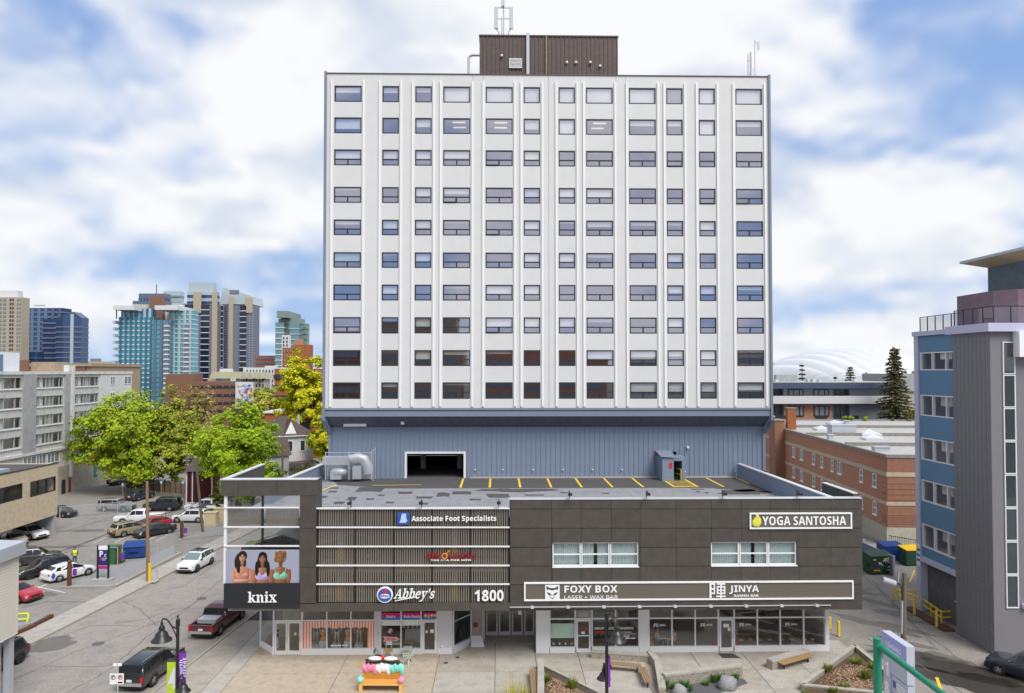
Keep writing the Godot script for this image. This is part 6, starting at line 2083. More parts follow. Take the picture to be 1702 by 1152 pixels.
func make_street() -> void:
	var b: MB
	surf("weathered",lin(.44,.40,.33),.92,tint_texture(61,256,.06,.02,.26,.15,.04),.35)
	var t := street_lamp("black double street lamp with lime and purple banners at the kerb",zp(300,617,-36)*Vector3(1,0,1),zp(300,1025,-36).y,Vector3(-.95,0,-.35),Vector3(.42,0,.3))
	var ly := zp(300,1100,-36).y
	for q in [[-.5,-.06,"lime",0.0],[.06,.42,"purple",.45]]:
		var bn := part("banner",bx(Vector3(q[0],ly - 1.6+q[3],-.02),Vector3(q[1],ly+q[3],.02)),M[q[2]],t)
		part("banner_arm",bx(Vector3(minf(q[0],0),ly+q[3],-.02),Vector3(maxf(q[1],0),ly+.04+q[3],.02)),M.lamp_black,t)
		part("banner_arm",bx(Vector3(minf(q[0],0),ly - 1.64+q[3],-.02),Vector3(maxf(q[1],0),ly - 1.6+q[3],.02)),M.lamp_black,t)
		if q[2] == "lime":
			b = MB.new()
			b.plate([Vector2(-.46,ly - 1.1),Vector2(-.2,ly - .3),Vector2(-.1,ly - .3),Vector2(-.1,ly - 1.3),Vector2(-.2,ly - 1.35),Vector2(-.2,ly - 1.05)],.02,.03)
			part("numeral",b,mat("pale_lilac",lin(.6,.62,.72),.6),bn)
		else:
			for k in 2:
				var tx := text_fit("lettering",["fourth","street"][k],"sans_bold",-.5,.45,-.09,.07,0,.01,M.pale_lilac,bn)
				var tr := tx.transform
				tx.transform = Transform3D(Basis(Vector3.BACK,PI/2),Vector3(.17+k*.17,ly - .8+q[3]+.1*k,.025))*tr
	t = street_lamp("black double street lamp with a purple banner in front of the shops",zp(1007,617,-36)*Vector3(1,0,1),zp(1007,1015,-36).y,Vector3(.42,0,.55),Vector3(-.1,0,-.35))
	ly = zp(1007,1092,-36).y
	part("banner",bx(Vector3(.05,ly - 1.45,-.3),Vector3(.17,ly,.1)),M.purple,t)
	part("banner_arm",bx(Vector3(0,ly,-.3),Vector3(.1,ly+.04,.1)),M.lamp_black,t)
	t = thing("parking_sign","pair of small white parking plates on a thin post by the street lamp","sign",zp(202,617,-39.3)*Vector3(1,0,1))
	b = MB.new()
	b.tube([Vector3.ZERO,Vector3(0,zp(200,1104,-39.3).y,0)],[.035],7)
	part("post",b,M.galvanised,t)
	var sy := zp(200,1137,-39.3).y; var sy2 := zp(200,1119,-39.3).y
	for k in 2:
		var x := -.4+k*.38
		var pl := part("plate",bx(Vector3(x,sy,.035),Vector3(x+.36,sy2,.05)),M.sign_white,t)
		b = MB.new()
		var rp := []
		for i in 13: rp.append(Vector3(x+.18+cos(TAU*i/12)*.11,sy+.38+sin(TAU*i/12)*.11,.055))
		b.tube(rp,[.02],5)
		part("ring",b,M.bin_green if k == 0 else M.red,pl)
		text_fit("letter","P","sans_bold",x+.13,x+.23,sy+.31,sy+.45,.05,.01,M.bin_green if k == 0 else M.black,pl)
		if k: part("tow_mark",bx(Vector3(x+.06,sy+.06,.05),Vector3(x+.3,sy+.14,.058)),M.black,pl)
	part("street_plate",bx(Vector3(-.26,zp(200,1107,-39.3).y,-.02),Vector3(.2,zp(200,1103,-39.3).y,.02)),M.sign_white,t)
	# green traffic gantry
	t = thing("traffic_gantry","green steel traffic gantry with a long sloping arm in front of the pylon sign","gantry",zp(1453,617,-33)*Vector3(1,0,1))
	var gy := zp(1453,1062,-33).y
	b = MB.new()
	b.lathe(Vector3.ZERO,[Vector2(.3,0),Vector2(.3,.1),Vector2(.2,.12),Vector2(.175,gy),Vector2(.19,gy),Vector2(.19,gy+.04),Vector2(0,gy+.05)],16)
	part("column",b,M.green_pole,t)
	var a0 := Vector3(.1,gy - .35,.1)
	var a1 := gp(1565,1152,gy - .15) - t.position
	b = MB.new()
	b.tube([a0,a1,a1+(a1 - a0)*.8],[.145,.12,.1],14)
	part("arm",b,M.green_pole,t)
	b = MB.new()
	b.lathe(a0,[Vector2(.2,-.12),Vector2(.2,-.04)],14,Basis(Quaternion(Vector3.UP,(a1 - a0).normalized())))
	b.lathe(a0,[Vector2(.2,.04),Vector2(.2,.12),Vector2(0,.12)],14,Basis(Quaternion(Vector3.UP,(a1 - a0).normalized())))
	part("flange",b,M.green_pole,t)
	# pylon sign
	var h0 := 5.9
	var A := gp(1466,1048,h0); var B := gp(1507.5,1075.5,h0)
	t = thing("pylon_sign","lilac pylon sign listing tenants with tall white numerals beside the planter","sign",Vector3(A.x,0,A.z))
	var L := B.z - A.z
	part("cap_box",bx(Vector3(0,h0 - 1.0,0),Vector3(.42,h0,L)),M.pylon_grey,t)
	part("cap_face",bx(Vector3(-.01,h0 - .99,.01),Vector3(0,h0 - .01,L - .01)),M.lilac,t)
	part("column",bx(Vector3(.03,0,.05),Vector3(.4,h0 - 1.0,.75)),M.pylon_grey,t)
	for k in 4: part("tenant_panel",bx(Vector3(.02+.03*(k % 2),h0 - 1.95 - k*.95,.8),Vector3(.42,h0 - 1.06 - k*.95,L)),M.pylon_grey,t)
	part("core",bx(Vector3(.1,0,.8),Vector3(.36,h0 - 1.0,L - .1)),M.frame_dark,t)
	var face := func(nm: String,s: String,fk: String,z0: float,z1: float,y0: float,y1: float,off: float) -> void:
		var o := text_fit(nm,s,fk,z0,z1,y0,y1,0,.02,M.sign_white,t)
		o.transform = Transform3D(Basis(Vector3.UP,-PI/2),Vector3(off,0,0))*o.transform
	face.call("lettering","LEASING","sans",.45,L - .5,h0 - .62,h0 - .38,-.012)
	part("small_print",bx(Vector3(-.02,h0 - .8,.5),Vector3(-.01,h0 - .74,L - .55)),M.sign_white,t)
	for k in 4: face.call("numeral","1800".substr(k,1),"sans_bold",.2,.58,h0 - 2.2 - k*1.05,h0 - 1.5 - k*1.05,.02)
	part("tenant_emblem",bx(Vector3(.03,h0 - 2.6,.95),Vector3(.05,h0 - 2.25,1.2)),M.sign_blue,t)
	for q in [-2.3,-2.45,-2.6]: part("tenant_line",bx(Vector3(.03,h0+q - .03,1.3),Vector3(.05,h0+q+.03,L - .2)),M.sign_white,t)
	# planters, walls and benches
	t = thing("planter_wall","angled concrete planter wall with water stains in front of the restaurant","wall")
	var w0 := gp(1103,1141); var w1 := gp(1231,1124)
	low_wall(t,[w0,w1],.8,.42,.14)
	low_wall(t,[gp(1080,1096),gp(1093,1113),gp(1101,1160)],.62,.38,.14)
	low_wall(t,[gp(1080,1100),gp(983,1093)],.5,.3,.1)
	bench("timber slat bench along the low wall behind the street lamp",gp(1008,1112),gp(1066,1118),M.bench_wood_old)
	bench("short timber slat bench turning toward the street from the corner of the planter wall",gp(1067,1120),gp(1078,1146),M.bench_wood_old)
	t = thing("bench_wall","pale concrete wall block beside the restaurant with a timber bench","wall")
	low_wall(t,[gp(1279,1112),gp(1341,1094)],.62,.5,.12)
	bench("honey coloured timber bench fixed to the concrete block by the restaurant",gp(1297,1114),gp(1349,1099),M.bench_wood)
	var bed := func(nm: String,pts: Array,m: Material,y: float) -> void:
		var p := []
		for q in pts: p.append(v2(q[0],q[1],y))
		var mb := MB.new()
		mb.slab(p,-.02,y)
		var o := part(nm,mb,m,self)
		o.set_meta("kind","structure")
	bed.call("gravel_bed",[[1106,1150],[1108,1138],[1234,1127],[1243,1135],[1196,1152],[1180,1160]],M.gravel_dark,.03)
	bed.call("mulch_bed",[[1336,1146],[1421,1084],[1466,1122],[1500,1160],[1340,1165]],M.mulch,.28)
	bed.call("mulch_bed",[[905,1116],[988,1156],[1000,1170],[905,1170]],M.mulch,.28)
	t = thing("planter_kerb","raised concrete kerb round the mulched bed beside the pylon sign","planter")
	low_wall(t,[gp(1500,1166),gp(1333,1149),gp(1421,1082),gp(1470,1123),gp(1510,1166)],.45,.24,.08)
	t = thing("planter_kerb","white concrete kerb with timber boards round the bed in the middle of the plaza","planter")
	low_wall(t,[gp(899,1175),gp(899,1112)],.72,.36,.1)
	low_wall(t,[gp(903,1114),gp(996,1160)],.36,.12,.06)
	for i in 3: part("timber_board",bx(Vector3(gp(899,1126).x - .75+i*.17,0,gp(899,1175).z),Vector3(gp(899,1126).x - .6+i*.17,.5,gp(899,1124).z)),M.bench_wood_old,t)
	# wood chips on the mulch
	for q in [[[1345,1142],[1462,1122],[1421,1092],[1480,1160]],[[908,1122],[985,1158],[910,1160],[950,1145]]]:
		b = MB.new()
		b.colored = true
		for i in 2600:
			var u := Vector3(rng.randf(),rng.randf(),rng.randf())
			u /= (u.x+u.y+u.z)
			var p: Vector3 = gp(q[0][0],q[0][1],.3)*u.x+gp(q[1][0],q[1][1],.3)*u.y+(gp(q[2][0],q[2][1],.3) if i % 2 else gp(q[3][0],q[3][1],.3))*u.z
			b.c = [Color(.20,.11,.06),Color(.34,.21,.12),Color(.50,.36,.24),Color(.10,.06,.035)][rng.randi() % 4]
			b.obox(Transform3D(Basis.from_euler(Vector3(rng.randf()*.6,rng.randf()*TAU,rng.randf()*.6)),p),Vector3(rng.randf_range(.06,.16),.015,rng.randf_range(.02,.05)))
		var ch := part("wood_chips",b,M.body,self)
		stuff(ch)
		ch.set_meta("label","brown wood chips covering the planting beds")
		ch.set_meta("category","wood chips")
	for q in [[1376,1116,.45,.55],[1424,1104,.6,.5],[1440,1128,.6,.7],[1452,1112,.5,.5],[1404,1145,.4,.4],[1340,1158,.4,.4],[951,1145,.5,.8],[909,1133,.4,.5],[1386,1152,.4,.4]]:
		tuft("ornamental_grass","young green grass clump sprouting from the mulch",gp(q[0],q[1],.28),q[2],q[3],110,Color(.20,.24,.035),"grass clumps in the mulch")
	for q in [[1104,1148,.45,.9,"tallest of those in the corner where the planter walls meet"],[1120,1146,.4,.45,"between the wall corner and the smaller boulder"],[1138,1143,.5,.55,"just past the smaller boulder along the planter wall"],[1173,1139,.35,.3,"lowest of those along the stained planter wall"],[1187,1134,.45,.65,"midway between the boulders against the planter wall"],[1199,1132,.4,.6,"brushing the back of the large boulder"],[1222,1130,.4,.45,"at the open end of the stained planter wall"],[1148,1150,.2,.5,"thin and alone in the middle of the dark gravel"]]:
		tuft("grass_tuft","bright green grass tuft "+q[4],gp(q[0],q[1],.03),q[2],q[3],90,Color(.09,.22,.03),"grass tufts along the planter wall")
	tuft("sapling","tall yellow green shoots in the middle of the plaza",gp(850,1182),1.1,2.2,60,Color(.5,.45,.02),"")
	tuft("sapling","thin yellow green shoots next to the timber boards of the planter",gp(873,1175),.6,1.7,30,Color(.5,.45,.02),"")
	for q in [[1209,1138,.75,"large grey boulder in the dark gravel by the planter wall"],[1130,1150,.6,"smaller grey boulder in the dark gravel near the tall grass tuft"]]:
		b = MB.new()
		b.ball(Vector3.ZERO,Vector3(q[2]*.8,q[2]*.75,q[2]*.7),9,6)
		for i in b.v.size(): b.v[i] *= 1.0+.16*sin(b.v[i].x*9.0+b.v[i].y*7.0)+.1*cos(b.v[i].z*11.0)
		t = thing("boulder",q[3],"boulder",gp(q[0],q[1],.25))
		part("stone",b,M.gravel,t)
	# café tables
	bistro_table("square bistro table with a varnished timber top outside the ice cream shop",gp(645,1098),M.bench_wood,M.white_metal)
	bistro_table("pale green bistro table outside the ice cream shop",gp(678,1094),mat("sage",lin(.42,.50,.42),.5),M.sage)
	bistro_chair("dark brown folding chair beside the timber topped table",gp(628,1101),PI/2 - .2,M.timber_brown,M.lamp_black)
	bistro_chair("white folding chair behind the timber topped table",gp(646,1090),0.0,M.white_metal,M.white_metal)
	bistro_chair("white folding chair in front of the pale green table",gp(675,1105),PI,M.sage,M.white_metal)
	bistro_chair("pale folding chair at the side of the pale green table",gp(684,1099),-PI/2,M.sage,M.white_metal)
	# waffle and sundae bench
	t = thing("sundae_bench","novelty bench shaped like a waffle topped with ice cream scoops and a cherry","bench",gp(634,1147),-.04)
	var waf := mat("waffle",lin(.78,.46,.14),.6)
	part("back_panel",bx(Vector3(-1.25,.35,-.55),Vector3(1.25,1.25,-.42)),waf,t)
	part("seat",bx(Vector3(-1.25,.4,-.42),Vector3(1.25,.5,.3)),waf,t)
	b = MB.new()
	for i in range(-9,18):
		for s in [0,1]:
			var p := Vector2(-1.25+i*.15,.36); var q := Vector2(p.x+.88,1.24)
			if p.x < -1.25: p = p.lerp(q,(-1.25 - p.x)/.88)
			if q.x > 1.25: q = p.lerp(q,(1.25 - p.x)/(q.x - p.x))
			var y0 := p.y if s == 0 else 1.6 - p.y; var y1 := q.y if s == 0 else 1.6 - q.y
			b.bar(Vector3(p.x,y0,-.41),Vector3(q.x,y1,-.41),.04,.04)
	for i in 17: b.bar(Vector3(-1.25+i*.156,.51,-.4),Vector3(-1.25+i*.156,.51,.3),.03,.03)
	for i in 5: b.bar(Vector3(-1.25,.515,-.35+i*.15),Vector3(1.25,.515,-.35+i*.15),.03,.03)
	part("waffle_ribs",b,mat("waffle_rib",lin(.62,.30,.06),.6),t)
	for s in [-1,1]: part("leg",bx(Vector3(s*1.25 - .1,0,-.5),Vector3(s*1.25+.1,.6,.32)),waf,t)
	for q in [[-.85,"pink",.75,.25,.42],[0.0,"cream",.82,.84,.84],[.85,"mint",.22,.68,.60]]:
		b = MB.new()
		for k in 6: b.ball(Vector3(q[0] - .35+k*.14,1.28 - .04*absf(k - 2.5) - (.1 if k % 2 else 0.0),-.44),Vector3(.16,.24+.06*(k % 3),.15),9,7)
		part("ice_cream",b,mat("ice_"+q[1],lin(q[2],q[3],q[4]),.5),t)
	b = MB.new()
	for k in 11: b.ball(Vector3(-.95+k*.19,1.52+.1*(1 - absf(k - 5)/5.0),-.46),Vector3(.17,.15,.14),9,6)
	part("chocolate",b,mat("chocolate",lin(.03,.015,.012),.3),t)
	for s in [-1,1]:
		b = MB.new()
		b.ball(Vector3(s*.48,1.76,-.46),Vector3(.46,.13,.16),12,8)
		part("whipped_cream",b,M.ice_cream if M.has("ice_cream") else M.sign_white,t)
	b = MB.new()
	b.ball(Vector3(0,1.84,-.44),Vector3(.12,.13,.12),12,8)
	part("cherry",b,mat("cherry",lin(.7,.01,.02),.2),t)
	for q in [[-1.28,"ice_mint"],[1.28,"ice_pink"]]:
		b = MB.new()
		b.ball(Vector3(q[0],.72,.25),Vector3(.2,.2,.2),12,8)
		b.lathe(Vector3(q[0],.86,.25),[Vector2(.1,0),Vector2(.04,.14),Vector2(0,.2)],8)
		part("scoop",b,M[q[1]],t)
# ---------------------------------------------------------------- trees
func leafy(called: String,lab: String,at: Vector3,crown: Vector3,r: Vector3,clumps: int,per: int,leaf_s: float,c: Color,grp := "",gaps := 0.0) -> void:
	# crown: centre above the foot, r: half axes; clumps of leaf-sized faces spread through the volume on real limbs
	var t := thing(called,lab,"tree",at,0,grp)
	var w := MB.new()
	var fork := Vector3(crown.x*.3,maxf(1.5,crown.y - r.y*.85),crown.z*.3)
	var tr := r.y*.055+.08
	w.tube([Vector3(0,-.2,0),fork*.5+Vector3(.1,0,.05),fork],[tr*1.25,tr,tr*.85],9)
	var b := MB.new()
	b.colored = true
	var tips := []
	for i in clumps:
		var d := Vector3(rng.randfn(),rng.randfn()*.9+.15,rng.randfn()).normalized()
		var lump := 1.0+.16*sin(d.x*4.1+at.x)+.14*sin(d.z*5.3+d.y*3.7+at.z)
		tips.append(crown+d*r*pow(rng.randf(),.42)*lump)
	for i in tips.size():
		var p: Vector3 = tips[i]
		if i % 3 == 0:
			var mid := fork.lerp(p,.5)+Vector3(0,r.y*.12,0)
			w.tube([fork - Vector3(0,.2,0),mid,p],[tr*.4,tr*.2,.02],5,false)
		var rad := rng.randf_range(.11,.2)*(r.x+r.z)*.5
		var tone := rng.randf_range(.75,1.2)
		for k in per:
			var q := Vector3(rng.randfn(),rng.randfn()*.7,rng.randfn())*rad*.62
			var n := (q.normalized()*.5+(p+q - crown).normalized()*.9+Vector3(rng.randf_range(-.6,.6),rng.randf_range(.0,1.3),rng.randf_range(-.6,.6))).normalized()
			var s := n.cross(Vector3(rng.randfn(),rng.randfn(),rng.randfn())).normalized()*leaf_s*rng.randf_range(.5,1.1)
			var u := n.cross(s).normalized()*s.length()*rng.randf_range(.6,1.0)
			var o := p+q
			b.c = Color(1.2*c.r*tone*rng.randf_range(.8,1.25),1.15*c.g*tone*rng.randf_range(.85,1.15),c.b*tone*rng.randf_range(.6,1.3))
			b.tri(o - s,o+u*.8,o+s)
			b.tri(o - s,o+s,o - u*.6)
	part("trunk",w,M.bark,t)
	part("crown",b,M.leaf,t)
func spruce(lab: String,at: Vector3,h: float,r: float,c: Color,whorls: int) -> void:
	var t := thing("spruce_tree",lab,"tree",at)
	var w := MB.new()
	w.tube([Vector3.ZERO,Vector3(.1,h*.5,0),Vector3(0,h,0)],[h*.016,h*.01,.03],7)
	var b := MB.new()
	b.colored = true
	for i in whorls:
		var y := h*(.16+.84*i/whorls)
		var rr := r*pow(maxf(.02,1.0 - (y/h - .1)/.92),.75)
		var nb := 7+int(rng.randf()*3)
		for k in nb:
			var a := TAU*k/nb+i*1.3+rng.randf()*.4
			var l := rr*rng.randf_range(.65,1.1)
			var tip := Vector3(cos(a)*l,y - l*.18+rng.randf_range(-.1,.25),sin(a)*l)
			var foot := Vector3(0,y,0)
			w.tube([foot,tip],[.04,.015],4,false)
			for j in 46:
				var u := rng.randf_range(.05,1.0)
				var o := foot.lerp(tip,u)+Vector3(rng.randfn()*.12,rng.randfn()*.07 - .06,rng.randfn()*.12)
				var s := Vector3(rng.randfn(),rng.randfn()*.4,rng.randfn()).normalized()*.34
				b.c = c*rng.randf_range(.6,1.3)
				b.c.a = 1.0
				b.tri(o - s*.5,o+s+Vector3(0,.05,0),o+s*.4+Vector3(s.z,-.25,-s.x)*.7)
	part("trunk",w,M.bark,t)
	part("crown",b,M.leaf,t)
func make_trees() -> void:
	var sc := func(px: float,py: float,z: float) -> Vector3: return zp(px,py,z)
	var T := func(lab: String,bpx: float,z: float,cpx: float,cpy: float,rw: float,rh: float,n: int,per: int,ls: float,c: Color) -> void:
		var foot := zp(bpx,617,z)*Vector3(1,0,1)
		var ctr := zp(cpx,cpy,z) - foot
		var k := -z/F
		leafy("leafy_tree",lab,foot,ctr,Vector3(rw*k,rh*k,rw*k*.85),n,per,ls,c)
	T.call("broad bright green tree in front of the pale apartments",250,-118.0,203,724,72,68,230,120,.34,Color(.30,.40,.015))
	T.call("sparser olive green tree behind the timber fence",291,-121.0,288,730,54,72,170,85,.30,Color(.27,.32,.03))
	T.call("dense light green tree in front of the small grey house",398,-104.0,394,750,66,66,230,120,.30,Color(.32,.46,.012))
	T.call("low green tree filling the gap behind the dark frame corner",420,-96.0,425,800,42,32,90,90,.28,Color(.32,.46,.012))
	T.call("tall yellow green tree rising beside the tower edge",512,-150.0,506,655,40,74,200,100,.38,Color(.52,.52,.012))
	T.call("yellow green tree leaning against the tower base",540,-128.0,545,728,32,46,110,90,.34,Color(.50,.52,.012))
	T.call("thin olive tree below the mural building",432,-190.0,437,672,34,28,90,60,.36,Color(.36,.36,.05))
	T.call("thin leafless looking tree behind the olive tree",335,-140.0,332,672,28,36,70,30,.26,Color(.34,.28,.10))
	T.call("small green tree in front of the white block",445,-260.0,444,652,18,8,30,60,.5,Color(.10,.18,.02))
	T.call("pale green tree among the far spruces",1440,-240.0,1440,628,8,9,20,30,.35,Color(.3,.34,.06))
	T.call("yellow hedge like tree beside the tall spruce",1515,-150.0,1518,690,14,14,30,60,.35,Color(.34,.30,.02))
	T.call("round green tree above the far grey roof",1525,-260.0,1524,622,10,8,24,50,.5,Color(.22,.30,.02))
	T.call("small green shrub on the grey apartment terrace",1410,-141.0,1409,694,9,4,16,60,.22,Color(.22,.30,.02))
	T.call("small green shrub at the end of the apartment terrace",1440,-141.0,1440,696,8,3,14,50,.22,Color(.20,.30,.02))
	T.call("scrubby olive bushes below the clapboard house",500,-112.0,510,785,34,12,50,60,.2,Color(.12,.13,.04))
	T.call("light green bushes at the foot of the red shed",360,-103.0,365,828,16,14,30,60,.2,Color(.19,.27,.02))
	spruce("tall dark spruce beside the grey apartment block",zp(1487,617,-143)*Vector3(1,0,1),24.8,6.0,Color(.11,.10,.035),36)
	spruce("medium dark spruce in front of the arena dome",zp(1413,617,-230)*Vector3(1,0,1),21.8,5.0,Color(.11,.10,.035),24)
	spruce("ragged thin spruce at the edge of the arena dome",zp(1333,617,-235)*Vector3(1,0,1),23.2,3.2,Color(.11,.10,.035),14)
	spruce("small far spruce between the roof units",zp(1388,617,-240)*Vector3(1,0,1),19.0,1.6,Color(.06,.06,.03),12)
# ---------------------------------------------------------------- the far skyline
func block(t: Node3D,px0: float,px1: float,ytop: float,d: float,deep: float,wall: Material,band: Material,storey: float,thick: float,cols := 0,pier: Material = null,y0 := 0.0) -> void:
	# a volume filling px0..px1 up to ytop at distance d: wall box, a projecting band for each storey, upright piers
	deep *= .3
	var a := zp(px0,617,-d); var c := zp(px1,ytop,-d)
	part("wall",bx(Vector3(a.x,y0,-d - deep),Vector3(c.x,c.y,-d)),wall,t)
	if band:
		var y := c.y - storey
		while y > maxf(y0,4.0):
			part("floor_band",bx(Vector3(a.x - .15,y,-d - deep - .15),Vector3(c.x+.15,y+thick,-d+.35)),band,t)
			y -= storey
	for i in cols:
		var x := lerpf(a.x,c.x,(i+.5)/cols)
		var w := (c.x - a.x)/cols*.22
		part("pier",bx(Vector3(x - w,y0,-d),Vector3(x+w,c.y+.05,-d+.45)),pier,t)
func far_thing(called: String,lab: String) -> Node3D: return thing(called,lab,"building")
func far_windows(t: Node3D,px0: float,px1: float,y0: float,y1: float,d: float,nx: int,ny: int,m: Material,fill := .55) -> void:
	var a := zp(px0,y1,-d); var c := zp(px1,y0,-d)
	var b := MB.new()
	var w := (c.x - a.x)/nx; var h := (c.y - a.y)/ny
	for i in nx:
		for j in ny:
			var p := Vector3(a.x+w*(i+.5 - fill/2),a.y+h*(j+.28),-d)
			b.box(p,p+Vector3(w*fill,h*.52,.3))
	stuff(part("windows",b,m,t))
func make_skyline() -> void:
	var t := far_thing("tan_tower","tan concrete apartment tower with stacked balconies at the edge of the skyline")
	block(t,-40,36,494,420,24,M.tower_tan,null,3,.3)
	block(t,-40,29,483,424,16,M.slab_white,null,3,.3)
	for q in [[-20,12],[14,24],[26,36]]: far_windows(t,q[0],q[1],495,605,420,4 if q[0] < 0 else 2,16,M.window_pale if q[0] != 14 else M.window_far,.6)
	t = far_thing("blue_glass_complex","stepped dark blue glass office towers with a pointed glass gable")
	block(t,36,105,512,460,30,M.blue_glass,M.tower_grey,3.1,.9,6,M.blue_glass_mid)
	block(t,70,98,530,450,20,M.blue_glass,M.tower_grey,3.1,.9)
	var a := zp(92,617,-440); var c := zp(135,528,-440)
	block(t,92,135,536,440,26,M.blue_glass,M.tower_grey,3.1,.7)
	var b := MB.new()
	b.plate([Vector2(a.x,zp(0,536,-440).y),Vector2(c.x,zp(0,536,-440).y),Vector2(c.x,c.y),Vector2(zp(122,518,-440).x,zp(0,518,-440).y),Vector2(a.x,zp(0,529,-440).y)],-448,-440)
	part("gable",b,M.blue_glass,t)
	part("light_strip",bx(Vector3(zp(117,617,-440).x,0,-440),Vector3(zp(122,617,-440).x,zp(0,522,-440).y,-439.2)),M.tower_pale,t)
	part("roof_mast",bx(zp(58,507,-460),zp(75,509,-460)+Vector3(0,0,1)),M.tower_pale,t)
	block(t,36,62,585,430,20,M.blue_glass,M.blue_glass_mid,4,.8)
	t = far_thing("distant_slab","long low beige apartment slab far beyond the rooftops")
	block(t,137,193,601,640,14,M.tower_tan,M.tower_grey,3,.8)
	block(t,150,166,596,644,6,M.tower_grey,null,3,1)
	t = far_thing("teal_tower","teal glass condominium tower with white floor bands and a brown roof tower")
	block(t,196,256,527,440,26,M.teal_glass,M.slab_white,2.87,.62,7,M.teal_dark)
	block(t,200,254,513,444,20,M.teal_dark,null,3,1,6,M.tower_pale,50.0)
	block(t,252,284,532,436,24,M.teal_glass,M.tower_grey,2.87,.5,3,M.blue_glass_mid)
	block(t,272,280,535,434,10,M.tower_grey,M.slab_white,2.87,.9)
	block(t,284,321,516,440,26,M.teal_glass,M.slab_white,2.87,.5,4,M.tower_pale)
	block(t,305,313,540,438,10,M.tower_grey,M.slab_white,2.87,.9)
	block(t,247,271,492,448,9,M.brick_brown,null,3,1,0,null,40.0)
	block(t,220,248,506,452,10,M.stone_pale,null,3,1,0,null,40.0)
	block(t,270,303,507,452,10,M.slab_white,null,3,1,0,null,40.0)
	part("roof_plane",bx(zp(188,515,-434),zp(252,513,-456)),M.slab_white,t)
	part("roof_plane",bx(zp(257,515,-432),zp(323,513.5,-456)),M.slab_white,t)
	for q in [193,203]: part("roof_prop",bx(zp(q,530,-436),zp(q+1,515,-437)),M.tower_grey,t)
	for q in range(8): part("balcony",bx(zp(191,538+q*11,-436),zp(196,534+q*11,-442)),M.tower_pale,t)
	t = far_thing("grey_office_tower","grey blue office tower with a thin mast behind the teal tower")
	block(t,229,276,488,640,30,M.tower_grey,M.blue_glass,6,2.2,9,M.blue_glass_mid)
	block(t,219,232,500,644,20,M.blue_glass_mid,M.tower_pale,4,1.0)
	block(t,270,300,484,660,26,M.tower_pale,M.green_glass,6,2.0)
	block(t,284,312,503,620,18,M.tower_pale,M.blue_glass,8,3.0)
	part("mast",bx(zp(259.5,490,-642),zp(261,473,-642)+Vector3(0,0,.6)),M.tower_grey,t)
	for k in 2:
		t = far_thing("twin_tower",["taller dark blue and grey twin tower with a flat pale glass crown","second dark blue twin tower with a slanted pale glass crown"][k])
		var o: float = k*60.0
		var D := 560.0+k*8
		var top: float = 498.0 if k == 0 else 500.0
		block(t,303+o*.98,362+o*1.03,top+8,D,36,M.tower_grey,null,3,1)
		block(t,(333 if k == 0 else 361),(347 if k == 0 else 370),top+8,D - 1,4,M.navy_glass,M.slab_white,4.45,.55)
		block(t,(306 if k == 0 else 398),(320 if k == 0 else 409),top+8,D - 1,4,M.navy_glass,M.slab_white,4.45,.55)
		far_windows(t,(352 if k == 0 else 380),(361 if k == 0 else 387),500,612,D - .5,2,26,M.navy_glass,.5)
		far_windows(t,(322 if k == 0 else 372),(331 if k == 0 else 378),508,612,D - .5,2,26,M.navy_glass,.6)
		far_windows(t,(322 if k == 0 else 412),(331 if k == 0 else 422),508,612,D - .4,2,26,M.tower_pale,.3)
		part("tan_pier",bx(zp((351 if k == 0 else 379),617,-D+1.0)*Vector3(1,0,1),zp((361.5 if k == 0 else 388),(486 if k == 0 else 493),-D+.3)),M.tower_tan,t)
		part("tan_pier",bx(zp((321 if k == 0 else 407),520,-D+1.0),zp((335 if k == 0 else 420),(486 if k == 0 else 495),-D+.3)),M.tower_tan,t)
		if k == 0:
			block(t,310,358,484,D+4,28,M.tower_pale,M.blue_glass,5,2.0,0,null,60.0)
			block(t,312,354,469.5,D+5,24,M.tower_pale,null,3,1,0,null,70.0)
		else:
			b = MB.new()
			var P := func(x: float,y: float) -> Vector2: return Vector2(zp(x,y,-D - 4).x,zp(x,y,-D - 4).y)
			b.plate([P.call(365,506),P.call(371,478),P.call(400,486),P.call(418,492),P.call(421,506)],-D - 30,-D - 3)
			part("crown",b,M.tower_pale,t)
			part("crown_opening",bx(zp(382,488,-D - 3),zp(397,482,-D - 2.5)),M.tower_grey,t)
	t = far_thing("green_tower","slim green grey condominium tower with balconies and a curved roof")
	block(t,462,502,530,400,20,M.tower_green,M.green_glass,3,.9)
	block(t,457,472,536,396,12,M.green_glass,M.slab_white,3,.45)
	block(t,481,497,538,396,12,M.green_glass,M.tower_pale,3,.45)
	block(t,500,511,538,404,14,M.tower_green,M.green_glass,3,1.1)
	part("curved_roof",bx(zp(460,528,-394),zp(500,523,-420)),M.tower_green,t)
	t = far_thing("brick_mid_rise","orange brick mid-rise with a white upper block in front of the green tower")
	block(t,469,487,578,330,16,M.brick_orange,null,3,1)
	block(t,486,516,573,334,16,M.brick_orange,null,3,1)
	block(t,490,503,564,336,8,M.brick,null,3,1)
	block(t,468,481,557,345,8,M.slab_white,null,3,1)
	far_windows(t,470,486,580,625,330,3,6,M.window_pale,.35)
	far_windows(t,469,480,559,577,345,2,3,M.window_far,.4)
	t = far_thing("brick_mid_rise","low red brick and blue glass block beyond the white block")
	block(t,424,459,591,420,16,M.brick_orange,null,3,1)
	far_windows(t,425,458,592,614,420,6,3,M.blue_glass_mid,.6)
	t = far_thing("white_block","plain white stepped apartment block with small square windows")
	block(t,404,476,611,300,16,M.slab_white,null,3,1)
	block(t,440,458,608,296,10,M.slab_white,null,3,1)
	far_windows(t,408,456,613,645,300 - 4.2,9,4,M.window_far,.3)
